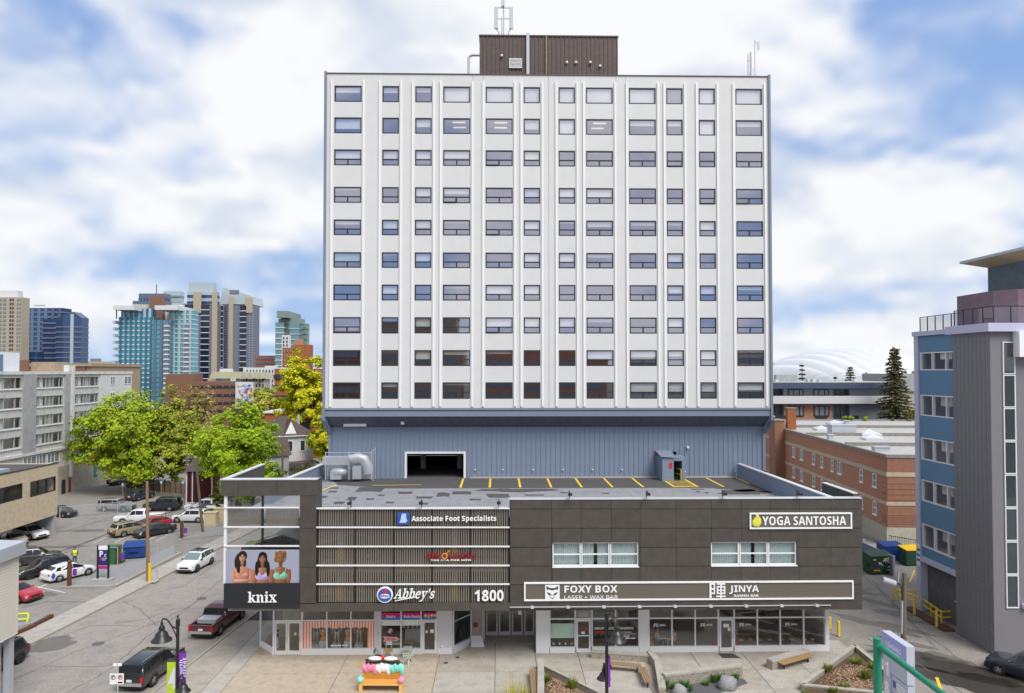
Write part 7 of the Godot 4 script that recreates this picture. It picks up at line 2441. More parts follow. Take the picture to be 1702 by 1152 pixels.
	t = far_thing("cream_apartments","cream apartment building with an olive hipped roof and gables")
	block(t,351,441,630,270,18,M.stone_pale,null,3,1)
	b = MB.new()
	var e0 := zp(348,629,-269); var e1 := zp(443,629,-269)
	var g0 := zp(352,618,-276); var g1 := zp(432,618,-276)
	b.quad(e0,e1,g1,g0); b.quad(e1,e1 - Vector3(0,0,20),g1,g1); b.quad(e1 - Vector3(0,0,20),e0 - Vector3(0,0,20),g0,g1)
	part("roof",b,M.roof_olive,t)
	for q in [403,415,431]:
		b = MB.new()
		b.plate([Vector2(zp(q - 4,630,-268).x,zp(q,630,-268).y),Vector2(zp(q+4,630,-268).x,zp(q,630,-268).y),Vector2(zp(q,619,-268).x,zp(q,619,-268).y)],-272,-268)
		part("gable",b,M.stone_pale,t)
	far_windows(t,402,440,628,645,270,7,2,M.window_far,.4)
	block(t,365,385,613,282,6,M.slab_white,null,3,1)
	t = far_thing("brown_office","brown brick office block with dark window strips and a mural panel")
	block(t,275,322,622,232,24,M.brick_brown,null,3,1)
	block(t,318,393,634,228,24,M.brick_brown,null,3,1)
	for q in [641,655,668,681]:
		part("window_strip",bx(zp(320,q+4,-228),zp(392,q,-228)+Vector3(0,0,.15)),M.window_far,t)
		for x in [332,345,358,370,382]: part("strip_mullion",bx(zp(x,q+4,-227.9),zp(x+1.5,q,-227.9)+Vector3(0,0,.2)),M.brick_brown,t)
	for q in [[345,358,"tower_tan"],[364,378,"blue_glass_mid"],[383,392,"slab_white"]]: part("roof_unit",bx(zp(q[0],636,-236),zp(q[1],629,-240)),M[q[2]],t)
	part("mural_board",bx(zp(392,679,-226),zp(421.5,635,-226)+Vector3(0,0,.5)),M.slab_white,t)
	b = MB.new()
	b.colored = true
	var mr := RandomNumberGenerator.new()
	mr.seed = 5
	for i in 60:
		b.c = [Color(.5,.08,.06),Color(.08,.15,.5),Color(.55,.62,.66),Color(.6,.4,.1),Color(.25,.45,.5),Color(.4,.3,.5)][mr.randi() % 6]
		var p := zp(mr.randf_range(395,418),mr.randf_range(640,675),-225.4)
		b.ball(p,Vector3(mr.randf_range(.2,.6),mr.randf_range(.2,.9),.03),7,5)
	part("mural_print",b,M.body,t)
	t = far_thing("orange_office","orange and dark banded office block behind the yellow green tree")
	block(t,456,530,613,215,18,M.brick_orange,M.window_far,3.1,1.4)
	# buildings across the avenue, behind the camera: the tower's lower panes mirror them
	for q in [[-66,-33,30,"brick_brown","brown brick building"],[-31,-9,32,"tan","tan office building"],[-5,26,24,"brick","red brick building"],[30,70,22,"apartment_wall","grey apartment building"]]:
		t = far_thing("avenue_building",q[4]+" across the avenue mirrored in the lower tower panes")
		part("wall",bx(Vector3(q[0],0,44),Vector3(q[1],q[2],62)),M[q[3]],t)
		part("roof_edge",bx(Vector3(q[0] - .2,q[2],43.8),Vector3(q[1]+.2,q[2]+.5,62)),M.coping,t)
		var y := 4.2
		while y < q[2] - 2:
			part("window_strip",bx(Vector3(q[0]+1.2,y,43.9),Vector3(q[1] - 1.2,y+1.5,43.99)),M.window_pale,t)
			y += 3.1
# ---------------------------------------------------------------- neighbours on the right
func sub(called: String,parent: Node,at := Vector3.ZERO,turn := 0.0) -> Node3D:
	var o := Node3D.new()
	o.name = numbered(called,parent)
	parent.add_child(o)
	o.position = at
	o.rotation.y = turn
	return o
func win(parent: Node,x0: float,x1: float,y0: float,y1: float,z: float,frame: Material,pane: Material,t := .07,splits: Array = [],depth := .12,transom := 0.0) -> Node3D:
	# a window in a wall facing +z of its parent: frame bars standing in the opening, panes behind
	var w := sub("window",parent)
	var b := MB.new()
	b.box(Vector3(x0,y0,z - depth),Vector3(x0+t,y1,z+.03)); b.box(Vector3(x1 - t,y0,z - depth),Vector3(x1,y1,z+.03))
	b.box(Vector3(x0+t,y0,z - depth),Vector3(x1 - t,y0+t,z+.03)); b.box(Vector3(x0+t,y1 - t,z - depth),Vector3(x1 - t,y1,z+.03))
	for s in splits:
		var x := lerpf(x0,x1,s)
		b.box(Vector3(x - t*.6,y0+t,z - depth),Vector3(x+t*.6,y1 - t,z+.02))
	if transom > 0: b.box(Vector3(x0+t,lerpf(y0,y1,transom) - t*.5,z - depth),Vector3(x1 - t,lerpf(y0,y1,transom)+t*.5,z+.015))
	part("frame",b,frame,w)
	var edges := [0.0]+splits+[1.0]
	for i in edges.size() - 1:
		var a := lerpf(x0,x1,edges[i]); var c := lerpf(x0,x1,edges[i+1])
		b = MB.new()
		b.quad(Vector3(a,y0,z - depth*.5),Vector3(c,y0,z - depth*.5),Vector3(c,y1,z - depth*.5),Vector3(a,y1,z - depth*.5))
		part("pane",b,pane,w)
	return w
func on_plane(px: float,py: float,at: Node3D) -> Vector3:
	# where the pixel's ray meets the plane local x = 0 of a node, in that node's axes
	var inv := at.transform.affine_inverse()
	var o := inv*Vector3(0,EYE,0)
	var d := inv.basis*ray(px,py)
	return o+d*(-o.x/d.x)
func make_right() -> void:
	var b: MB
	# ---- blue office building beside the alley
	var t := thing("blue_building","mid-rise with blue panels, lilac frames and a grey tiled stair tower beside the alley","building",Vector3(35.2,0,-59.7))
	var w := sub("side_facade",t,Vector3.ZERO,-PI/2)
	var rows := [[19.95,21.47],[16.2,17.97],[12.56,14.43],[9.14,10.95],[5.37,7.33]]
	var holes_in := []
	for r in rows: holes_in.append([.62,5.55,r[0],r[1]])
	b = MB.new()
	grid_wall(b,.55,5.6,4.6,22.8,0,.3,holes_in)
	part("panel_wall",b,M.blue_panel,w)
	for r in rows: win(w,.64,5.5,r[0]+.02,r[1] - .02,-.02,M.white_metal,M.pane_dark,.09,[.335,.70],.2)
	part("room_back",bx(Vector3(.55,4.6,-4),Vector3(5.6,22.8,-3.8)),M.dark_room,w)
	for r in rows:
		part("room_floor",bx(Vector3(.6,r[0] - .4,-3.8),Vector3(5.5,r[0] - .2,-.3)),M.room,w)
		part("room_blind",bx(Vector3(2.5,r[0]+.9,-.6),Vector3(4.0,r[1],-.55)),M.blind if r[0] > 19 else M.room,w)
	part("end_frame",bx(Vector3(-.05,0,-.6),Vector3(.5,22.95,.12)),M.lav_metal,w)
	part("end_return",bx(Vector3(-.3,0,-14),Vector3(-.06,22.9,-.61)),M.lav_metal,w)
	part("ledge",bx(Vector3(.5,4.15,-.5),Vector3(5.65,4.59,.14)),M.lav_metal,w)
	part("lower_wall",bx(Vector3(.5,-.5,-.9),Vector3(5.65,4.14,-.5)),M.dark_stucco,w)
	part("lower_window",bx(Vector3(4.2,2.0,-.5),Vector3(5.6,2.75,-.46)),M.window_far,w)
	part("lower_window_frame",bx(Vector3(4.1,1.9,-.5),Vector3(5.62,2.0,-.42)),M.white_metal,w)
	part("eaves",bx(Vector3(-.1,22.82,-14),Vector3(5.65,23.2,.25)),M.lav_metal,w)
	b = MB.new()
	for k in 3:
		b.box(Vector3(.06,4.9 - k*.42,.12),Vector3(.46,5.1 - k*.42,.14))
	var pn := part("notice",bx(Vector3(.02,3.7,.12),Vector3(.48,5.5,.13)),M.sign_white,w)
	part("notice_bar",b,M.sign_blue,pn)
	# stair tower
	var g := sub("stair_tower",t,Vector3(-.45,0,5.65))
	b = MB.new()
	b.box(Vector3(0,-.3,0),Vector3(3,22.7,4.15))
	part("tile_wall",b,M.grey_tile,g)
	b = MB.new()   # raised tile courses along the alley face
	for k in 76:
		for j in 9: b.box(Vector3(-.02,.1+k*.298,.01+j*.46),Vector3(0,.1+k*.298+.268,.01+j*.46+.43))
	stuff(part("wall_tiles",b,M.grey_tile,g))
	part("tower_eaves",bx(Vector3(-.35,22.7,-.4),Vector3(12,23.3,4.5)),M.lav_metal,g)
	var gx := zp(1667,700,-49.9).x - 34.75
	var gx2 := zp(1688,700,-49.9).x - 34.75
	part("front_wall",bx(Vector3(3,-.3,0),Vector3(12,22.7,4.0)),M.grey_tile,g)
	var y := 3.3
	for k in 8:
		win(g,gx+.02,gx2,y,y+2.3,4.2,M.white_metal,M.pane_dark,.07,[],.04)
		part("stair_glass",bx(Vector3(gx,y,4.155),Vector3(gx2,y+2.3,4.16)),M.window_far,g)
		y += 2.34
	for r in rows:
		win(g,gx2+.35,9,r[0],r[1],4.1,M.white_metal,M.pane_dark,.09,[.3,.6],.06)
		part("front_glass",bx(Vector3(gx2+.3,r[0],4.0),Vector3(9.1,r[1],4.03)),M.window_far,g)
		part("front_panel",bx(Vector3(gx2+.3,r[0] - 1.75,4.0),Vector3(9.1,r[0] - .02,4.08)),M.blue_panel,g)
	part("front_ledge",bx(Vector3(gx2+.2,3.3,4.0),Vector3(12,3.6,4.4)),M.lav_metal,g)
	part("front_ledge",bx(Vector3(gx2 - .1,20.9,4.0),Vector3(12,22.69,4.8)),M.sign_white,g)
	# roof terrace: glass balustrade, maroon plant room, canopy
	var r0 := sub("roof_terrace",t)
	for q in [[Vector3(.3,23.2,.2),Vector3(.3,23.2,5.4)],[Vector3(-.2,23.3,5.5),Vector3(-.2,23.3,9.8)],[Vector3(-.2,23.3,9.85),Vector3(11,23.3,9.85)]]:
		var n := int((q[1] - q[0]).length()/1.25)+1
		for k in n:
			var a: Vector3 = q[0].lerp(q[1],float(k)/n); var c: Vector3 = q[0].lerp(q[1],float(k+1)/n)
			b = MB.new()
			b.quad(a+Vector3(0,.08,0),c+Vector3(0,.08,0),c+Vector3(0,1.12,0),a+Vector3(0,1.12,0))
			part("balustrade_pane",b,M.smoked,r0)
			b = MB.new()
			b.bar(a,a+Vector3(0,1.2,0),.06,.06)
			part("balustrade_post",b,M.frame_dark,r0)
		b = MB.new()
		b.bar(q[0]+Vector3(0,1.2,0),q[1]+Vector3(0,1.2,0),.07,.06)
		part("balustrade_rail",b,M.frame_dark,r0)
	b = MB.new()
	b.slab([Vector2(2.3,2.0),Vector2(2.3,6.3),Vector2(3.4,7.4),Vector2(16,7.4),Vector2(16,2.0)],23.0,26.0)
	part("plant_room",b,M.maroon_wall,r0)
	part("stair_head",bx(Vector3(4.2,26.0,3.0),Vector3(14,28.2,7.0)),surf("slate_panel",lin(.13,.18,.21),.6,M.grain,.3),r0)
	b = MB.new()
	b.quad(Vector3(3.0,28.75,8.6),Vector3(15,28.75,8.6),Vector3(14,28.2,7.0),Vector3(4.2,28.2,7.0))
	b.quad(Vector3(4.2,28.2,7.0),Vector3(4.2,28.2,3.0),Vector3(3.0,28.75,1.5),Vector3(3.0,28.75,8.6))
	part("canopy_soffit",b,M.soffit_cream,r0)
	part("canopy",bx(Vector3(2.95,28.75,1.4),Vector3(15,28.95,8.65)),M.galvanised,r0)
	# ---- brick building behind the alley
	t = thing("brick_building","long two storey brick building with cream bands and a flat pale roof","building",Vector3(44.4,0,-81.3),deg_to_rad(-5.0))
	b = MB.new()
	b.box(Vector3(0,2.1,-62),Vector3(40,10.0,0))
	part("brick_wall",b,M.brick,t)
	part("base_wall",bx(Vector3(-.04,-.3,-62),Vector3(40,2.09,.04)),M.stone_pale,t)
	part("front_panel",bx(Vector3(.05,2.15,0),Vector3(14,10.0,.06)),M.brick_dark,t)
	for k in 9: part("brick_course",bx(Vector3(-.03,2.5+k*.24 if k < 5 else 5.2+(k - 5)*.62,-1.2),Vector3(14,2.62+k*.24 if k < 5 else 5.3+(k - 5)*.62,.1)),M.brick_dark,t)
	for yy in [[4.57,4.98],[7.86,8.35]]:
		part("cream_band",bx(Vector3(-.07,yy[0],-62),Vector3(14,yy[1],.11)),M.cream_band,t)
	for e in [[-.12,.3,-62,.15],[0.31,40,-.3,.15],[0.31,40,-62,-61.7]]:
		part("parapet",bx(Vector3(e[0],10.0,e[2]),Vector3(e[1],10.35,e[3])),M.coping,t)
	part("roof",bx(Vector3(.31,10.0,-61.7),Vector3(40,10.05,-.31)),M.roof_gravel,t)
	for zz in [-13.0,-28.0,-44.0]: part("roof_upstand",bx(Vector3(.4,10.06,zz),Vector3(40,10.5,zz+.5)),M.coping,t)
	var lw := sub("alley_facade",t,Vector3(0,0,-62),-PI/2)
	var probe := Node3D.new()
	probe.transform = t.transform
	for q in [[1320,1.3],[1333,1.3],[1353,1.1],[1367,.9],[1384,.8],[1396,1.3],[1432,.9],[1454,1.0],[1285,1.0],[1293,.8]]:
		var zl: float = on_plane(q[0],770,probe).z
		if zl < -61 or zl > -1: continue
		for yy in [[6.2,7.75],[2.95,4.5]]:
			win(lw,62+zl - q[1]/2,62+zl+q[1]/2,yy[0],yy[1],.05,M.sign_white,M.window_pale,.09,[.5] if q[1] > 1.2 else [],.04,.5 if q[1] < 1.2 else 0.0)
			part("sill",bx(Vector3(62+zl - q[1]/2 - .08,yy[0] - .14,.0),Vector3(62+zl+q[1]/2+.08,yy[0] - .003,.14)),M.sign_white,lw)
	var bz: float = on_plane(1305,740,probe).z
	probe.free()
	part("stair_bay",bx(Vector3(-1.6,0,bz - 3.5),Vector3(-.001,11.6,bz)),M.brick_dark,t)
	part("bay_cap",bx(Vector3(-1.75,11.6,bz - 3.6),Vector3(.2,11.8,bz+.1)),M.coping,t)
	part("chimney",bx(Vector3(1.0,10.06,bz - 3.0),Vector3(2.4,13.6,bz - 1.8)),M.brick_orange,t)
	part("chimney_cap",bx(Vector3(.9,13.6,bz - 3.1),Vector3(2.5,13.75,bz - 1.7)),M.coping,t)
	for q in [[1399,723,3.6,2.0,1.5,"vent_house","galvanised"],[1365,715,2.2,2.2,.5,"skylight","silver"],[1387,705,2.4,2.4,.5,"skylight","silver"],[1444,724,3.0,2.4,.7,"skylight","silver"],[1450,731,2.6,2.0,.6,"skylight","silver"],[1464,750,1.8,1.0,.5,"roof_fan","galvanised"],[1380,730,.7,.7,.6,"roof_fan","galvanised"],[1408,706,.8,.8,.7,"roof_fan","galvanised"]]:
		var p := t.transform.affine_inverse()*gp(q[0],q[1],10.05)
		b = MB.new()
		if q[5] == "skylight":
			b.box(p+Vector3(-q[2]/2,0,-q[3]/2),p+Vector3(q[2]/2,.3,q[3]/2))
			var c := p+Vector3(0,.3+q[4],0)
			var k := [p+Vector3(-q[2]/2,.3,q[3]/2),p+Vector3(q[2]/2,.3,q[3]/2),p+Vector3(q[2]/2,.3,-q[3]/2),p+Vector3(-q[2]/2,.3,-q[3]/2)]
			for i in 4: b.tri(k[i],k[(i+1) % 4],c)
		else:
			b.box(p+Vector3(-q[2]/2,0,-q[3]/2),p+Vector3(q[2]/2,q[4],q[3]/2))
			b.box(p+Vector3(-q[2]/2 - .1,q[4],-q[3]/2 - .1),p+Vector3(q[2]/2+.1,q[4]+.12,q[3]/2+.1))
		part(q[5],b,M[q[6]],t)
	# ---- grey apartment block
	var az := -150.0
	t = thing("grey_apartments","low grey apartment block with a long white balcony band and navy roof edge","building",Vector3(0,0,az))
	var ax0 := zp(1270,660,az).x; var ax1 := zp(1477,660,az).x
	b = MB.new()
	var rec := []
	for q in [[1284,1302],[1384,1412]]:
		for yy in [[14.7,16.15],[9.2,12.9]]: rec.append([zp(q[0],650,az).x,zp(q[1],650,az).x,yy[0],yy[1]])
	b.box(Vector3(ax0,0,-14),Vector3(ax1,16.2,-1.8))
	grid_wall(b,ax0,ax1,0,16.2,0,1.79,rec)
	b.box(Vector3(ax0,16.2,-14),Vector3(ax1,16.29,0))
	part("wall",b,M.grey_siding,t)
	part("roof_edge",bx(Vector3(ax0 - 1,16.3,-15),Vector3(zp(1498,640,az).x,17.5,1.6)),M.navy_fascia,t)
	part("roof",bx(Vector3(ax0 - 1,17.5,-15),Vector3(zp(1495,640,az).x,17.6,1.5)),M.roof_gravel,t)
	part("balcony_band",bx(Vector3(ax0,13.1,.2),Vector3(zp(1490,660,az).x,14.7,1.5)),M.white_wall,t)
	part("brick_storey",bx(Vector3(zp(1303,690,az).x,9,0),Vector3(zp(1383,690,az).x,12.8,.15)),M.brick,t)
	for q in [[1310,1335],[1352,1377]]:
		win(t,zp(q[0],650,az).x,zp(q[1],650,az).x,14.7,16.1,.2,M.frame_dark,M.window_pale,.18,[.33,.72],.1)
		win(t,zp(q[0],650,az).x,zp(q[1],650,az).x,10.4,12.6,.3,M.frame_dark,M.window_pale,.18,[.33,.72],.1)
	for q in [[1284,1302],[1384,1412]]:
		for yy in [[14.7,16.15],[9.2,12.9]]:
			win(t,zp(q[0]+4,650,az).x,zp(q[1] - 9,650,az).x,yy[0]+.1,yy[1] - .2,-1.7,M.frame_dark,M.window_pale,.12,[.5],.05)
	for q in [1290,1358,1410,1478]: part("balcony_rail",bx(Vector3(zp(q - 8,690,az).x,9.6,1.3),Vector3(zp(q+12,690,az).x,10.6,1.35)),M.frame_dark,t)
	part("end_wall",bx(Vector3(ax1,0,-8),Vector3(ax1+1.2,16.2,-.2)),M.brick_dark,t)
	for q in [[1309,1345,623,634,-6.0],[1350,1353,629,635,-2.0],[1358,1364,630,635,-2.0],[1372,1375,631,635,-3.0],[1288,1291,628,635,-3.0],[1298,1303,631,635,-3.0],[1436,1450,631,634,-4.0]]:
		part("roof_unit",bx(Vector3(zp(q[0],630,az).x,17.6,q[4] - 1.5),Vector3(zp(q[1],630,az).x,zp(1300,q[2],az+q[4]).y,q[4])),M.apartment_fin if q[1] - q[0] > 20 else M.white_wall,t)
	# ---- white ribbed arena roof
	var dz := -420.0
	t = thing("arena_dome","huge white ribbed dome roof rising behind the grey apartment block","dome",Vector3(0,0,dz))
	var dl := zp(1278,630,dz).x; var dr := zp(1535,630,dz).x
	var dc := (dl+dr)/2; var dw := (dr - dl)/2
	var dh := zp(1400,583,dz).y - 10.0
	b = MB.new()
	var cross := func(u: float,v: float) -> Vector3:   # u along the length, v over the arch
		var e := pow(maxf(0.0,1.0 - pow(absf(u),2.3)),.62)
		var a := PI*v
		return Vector3(dc+u*dw+(.5 - v)*40.0,10.0+(dh+1.6*absf(sin(u*PI*6.5)))*e*sin(a),cos(a)*46.0*(.35+.65*e))
	for i in 120:
		for j in 16:
			var u0 := -1+i/60.0; var u1 := -1+(i+1)/60.0
			b.quad(cross.call(u0,j/16.0),cross.call(u1,j/16.0),cross.call(u1,(j+1)/16.0),cross.call(u0,(j+1)/16.0))
	part("shell",b,M.dome,t)
	part("ring_wall",bx(Vector3(dl+5,0,-40),Vector3(dr - 5,12,40)),M.white_wall,t)
	t = thing("distant_building","small pale block at the foot of the arena dome","building",Vector3(0,0,-430))
	part("wall",bx(Vector3(zp(1283,620,-430).x,0,-10),Vector3(zp(1308,620,-430).x,20.5,0)),M.stone_pale,t)
	part("tower",bx(Vector3(zp(1286,620,-430).x,20.5,-8),Vector3(zp(1293,620,-430).x,25,-2)),M.stone_pale,t)
	t = thing("distant_building","grey roofed building beyond the tall spruce","building",Vector3(0,0,-190))
	part("wall",bx(Vector3(zp(1498,660,-190).x,0,-20),Vector3(zp(1560,660,-190).x,14.5,0)),M.stone_pale,t)
	part("roof",bx(Vector3(zp(1496,660,-190).x,14.5,-20),Vector3(zp(1560,660,-190).x,19.2,.5)),M.apartment_fin,t)
	t = thing("flagpole","slim flagpole with a red and white flag above the tall spruce","flagpole",zp(1484,617,-230)*Vector3(1,0,1))
	b = MB.new()
	b.tube([Vector3.ZERO,Vector3(0,28.2,0)],[.12,.06],6)
	part("pole",b,M.white_metal,t)
	b = MB.new()
	b.quad(Vector3(.1,26.4,0),Vector3(1.6,25.2,.2),Vector3(1.5,26.6,.2),Vector3(.1,28,0))
	part("flag",b,M.red,t)
	# ---- alley furniture
	t = thing("bin_enclosure","blue grey panelled enclosure wall round the bins in the alley","enclosure")
	var e0 := gp(1436,938); var e1 := gp(1486,958)
	b = MB.new()
	b.bar(e0+Vector3(-2,.95,-2.5),Vector3(e1.x,.95,e0.z - 2.5),.12,1.9)
	part("panel",b,M.blue_metal,t)
	b = MB.new()
	b.bar(Vector3(e1.x,.95,e0.z - 2.5),e1+Vector3(0,.95,0),.12,1.9)
	part("panel",b,M.blue_metal,t)
	for p in [Vector3(e1.x,0,e0.z - 2.5),e1,e0+Vector3(1.3,0,-2.5)]: part("post",bx(p+Vector3(-.09,0,-.09),p+Vector3(.09,2.0,.09)),M.galvanised,t)
	var dm := func(lab: String,at: Vector3,turn: float,sz: Vector3,body_m: Material,lid_m: Material,graffiti: bool) -> void:
		var d := thing("dumpster",lab,"dumpster",at,turn)
		var mb := MB.new()
		mb.quad(Vector3(-sz.x/2,.12,sz.z/2),Vector3(sz.x/2,.12,sz.z/2),Vector3(sz.x/2*1.04,sz.y,sz.z/2*1.12),Vector3(-sz.x/2*1.04,sz.y,sz.z/2*1.12))
		mb.quad(Vector3(sz.x/2,.12,-sz.z/2),Vector3(-sz.x/2,.12,-sz.z/2),Vector3(-sz.x/2*1.04,sz.y+.2,-sz.z/2),Vector3(sz.x/2*1.04,sz.y+.2,-sz.z/2))
		for s in [-1.0,1.0]:
			var q := [Vector3(s*sz.x/2,.12,sz.z/2),Vector3(s*sz.x/2,.12,-sz.z/2),Vector3(s*sz.x/2*1.04,sz.y+.2,-sz.z/2),Vector3(s*sz.x/2*1.04,sz.y,sz.z/2*1.12)]
			if s > 0: mb.quad(q[0],q[1],q[2],q[3])
			else: mb.quad(q[1],q[0],q[3],q[2])
		part("bin",mb,body_m,d)
		mb = MB.new()
		var k := Vector3(0,.06,0)
		var l0 := Vector3(-sz.x/2*1.06,sz.y+.02,sz.z/2*1.16); var l1 := Vector3(sz.x/2*1.06,sz.y+.02,sz.z/2*1.16)
		var l2 := Vector3(sz.x/2*1.06,sz.y+.24,-sz.z/2*1.04); var l3 := Vector3(-sz.x/2*1.06,sz.y+.24,-sz.z/2*1.04)
		mb.quad(l0+k,l1+k,l2+k,l3+k); mb.quad(l0,l1,l1+k,l0+k); mb.quad(l1,l2,l2+k,l1+k); mb.quad(l3,l0,l0+k,l3+k)
		part("lid",mb,lid_m,d)
		for s in [-1.0,1.0]: part("side_bracket",bx(Vector3(s*sz.x/2*1.02,sz.y*.45,-.3),Vector3(s*(sz.x/2*1.02+.12),sz.y*.6,.3)),body_m,d)
		for x in [-.4,.4]: part("caster",bx(Vector3(x*sz.x - .08,0,-sz.z*.4),Vector3(x*sz.x+.08,.12,sz.z*.4)),M.black,d)
		if graffiti:
			var gr := RandomNumberGenerator.new()
			gr.seed = 9
			for q in [[M.sign_white,10],[mat("graffiti_violet",lin(.3,.12,.25),.6),4]]:
				for i in q[1]:
					mb = MB.new()
					var p0 := Vector3(gr.randf_range(-.4,.3)*sz.x,gr.randf_range(.4,.9)*sz.y,0)
					var pts := []
					for j in 5:
						p0 += Vector3(gr.randf_range(-.12,.25),gr.randf_range(-.2,.18),0)
						var yy := clampf(p0.y,.25,sz.y - .1)
						pts.append(Vector3(clampf(p0.x,-sz.x*.47,sz.x*.47),yy,sz.z/2*lerpf(1.0,1.12,(yy - .12)/(sz.y - .12))+.02))
					mb.tube(pts,[.035],5)
					part("graffiti",mb,q[0],d)
			for q in [[-.42,.80,.25,.16],[.30,.78,.25,.14],[.05,.86,.5,.12],[-.40,.22,.7,.1],[.2,.24,.5,.08]]:
				part("sticker",bx(Vector3(q[0]*sz.x,q[1]*sz.y,sz.z/2*(1.01+.11*q[1])),Vector3(q[0]*sz.x+q[2],q[1]*sz.y+q[3],sz.z/2*(1.02+.115*q[1])+.015)),M.bin_yellow,d)
	dm.call("dark green dumpster covered in graffiti in the alley enclosure",gp(1459,952),.12,Vector3(2.3,1.75,1.4),M.bin_green_dark,M.bin_green_dark,true)
	dm.call("dark green dumpster with a bright yellow lid by the lilac column",gp(1515,938),.1,Vector3(2.0,1.55,1.3),M.bin_green_dark,M.bin_yellow,false)
	dm.call("blue recycling dumpster behind the alley enclosure wall",gp(1480,930),.1,Vector3(2.2,1.5,1.3),M.bin_blue,M.bin_blue,false)
	t = thing("iron_fence","black iron fence beside the foot of the brick building","fence",gp(1478,916))
	b = MB.new()
	for k in 22: b.bar(Vector3(k*.14,0,k*.18),Vector3(k*.14,1.8,k*.18),.03,.03)
	part("bars",b,M.black,t)
	for yy in [.2,1.7]:
		b = MB.new()
		b.bar(Vector3(0,yy,0),Vector3(3.0,yy,3.8),.05,.05)
		part("rail",b,M.black,t)
	# yellow railing round the basement ramp, and bollards
	t = thing("ramp_railing","yellow steel railing round the sunken ramp by the blue building","railing")
	var path := [gp(1493,1000),gp(1534,1016),gp(1565,1038),gp(1592,1037)]
	var hh := 1.0
	for i in path.size() - 1:
		for yy in [hh*.55,hh]:
			b = MB.new()
			b.bar(path[i]+Vector3(0,yy,0),path[i+1]+Vector3(0,yy,0),.1,.1)
			part("rail",b,M.yellow,t)
	for p in [path[0],path[1].lerp(path[2],.45),path[2],gp(1522,1000)]:
		part("post",bx(p+Vector3(-.05,0,-.05),p+Vector3(.05,hh,.05)),M.yellow,t)
	b = MB.new()
	for yy in [.55,1.0]: b.bar(gp(1493,1000)+Vector3(0,yy,0),gp(1522,1000)+Vector3(0,yy,0),.1,.1)
	part("rail",b,M.yellow,t)
	part("ramp_kerb",bx(gp(1500,1010),gp(1588,1050)+Vector3(0,.1,0)),M.timber_brown,t)
	for q in [[1485,998,1.15,"between the ramp and the alley"],[1520,1022,1.2,"against the middle of the ramp railing"],[1557,1043,1.3,"at the near corner of the ramp railing"],[1379.5,1046,.9,"beside the end post of the restaurant"],[1394,1058,1.1,"on the alley kerb past the restaurant"]]:
		t = thing("bollard","pale yellow bollard "+q[3],"bollard",gp(q[0],q[1]),0,"yellow bollards along the alley")
		b = MB.new()
		b.lathe(Vector3.ZERO,[Vector2(.1,0),Vector2(.1,q[2]),Vector2(.07,q[2]+.05),Vector2(0,q[2]+.06)],12)
		part("post",b,M.yellow_pale if q[0] > 1400 else M.yellow,t)
		b = MB.new()
		b.lathe(Vector3.ZERO,[Vector2(.16,0),Vector2(.16,.02),Vector2(0,.02)],12)
		part("base_plate",b,M.crack,t)
	# utility pole with a flood light
	t = thing("utility_pole","short weathered timber pole carrying a flood light in the alley","utility pole",gp(1502,1066))
	b = MB.new()
	b.tube([Vector3(0,0,0),Vector3(.05,2.4,0),Vector3(.12,5.0,0)],[.19,.17,.14],10)
	part("pole",b,M.wood_pole_grey,t)
	b = MB.new()
	b.bar(Vector3(-.22,.6,.12),Vector3(-.16,3.0,.12),.18,.1)
	part("conduit",b,M.galvanised,t)
	b = MB.new()
	b.tube([Vector3(-.1,3.0,.1),Vector3(-.2,4.0,.15),Vector3(-.45,4.3,.2),Vector3(-.7,4.35,.2)],[.035],6)
	part("arm",b,M.black,t)
	b = MB.new()
	b.tube([Vector3(-.75,4.3,.2),Vector3(-1.75,4.65,.35)],[.24,.22],12)
	part("flood_light",b,M.galvanised,t)
	b = MB.new()
	b.bar(Vector3(-.5,4.35,.2),Vector3(-.35,5.1,.1),.12,.05)
	part("bracket",b,M.galvanised,t)
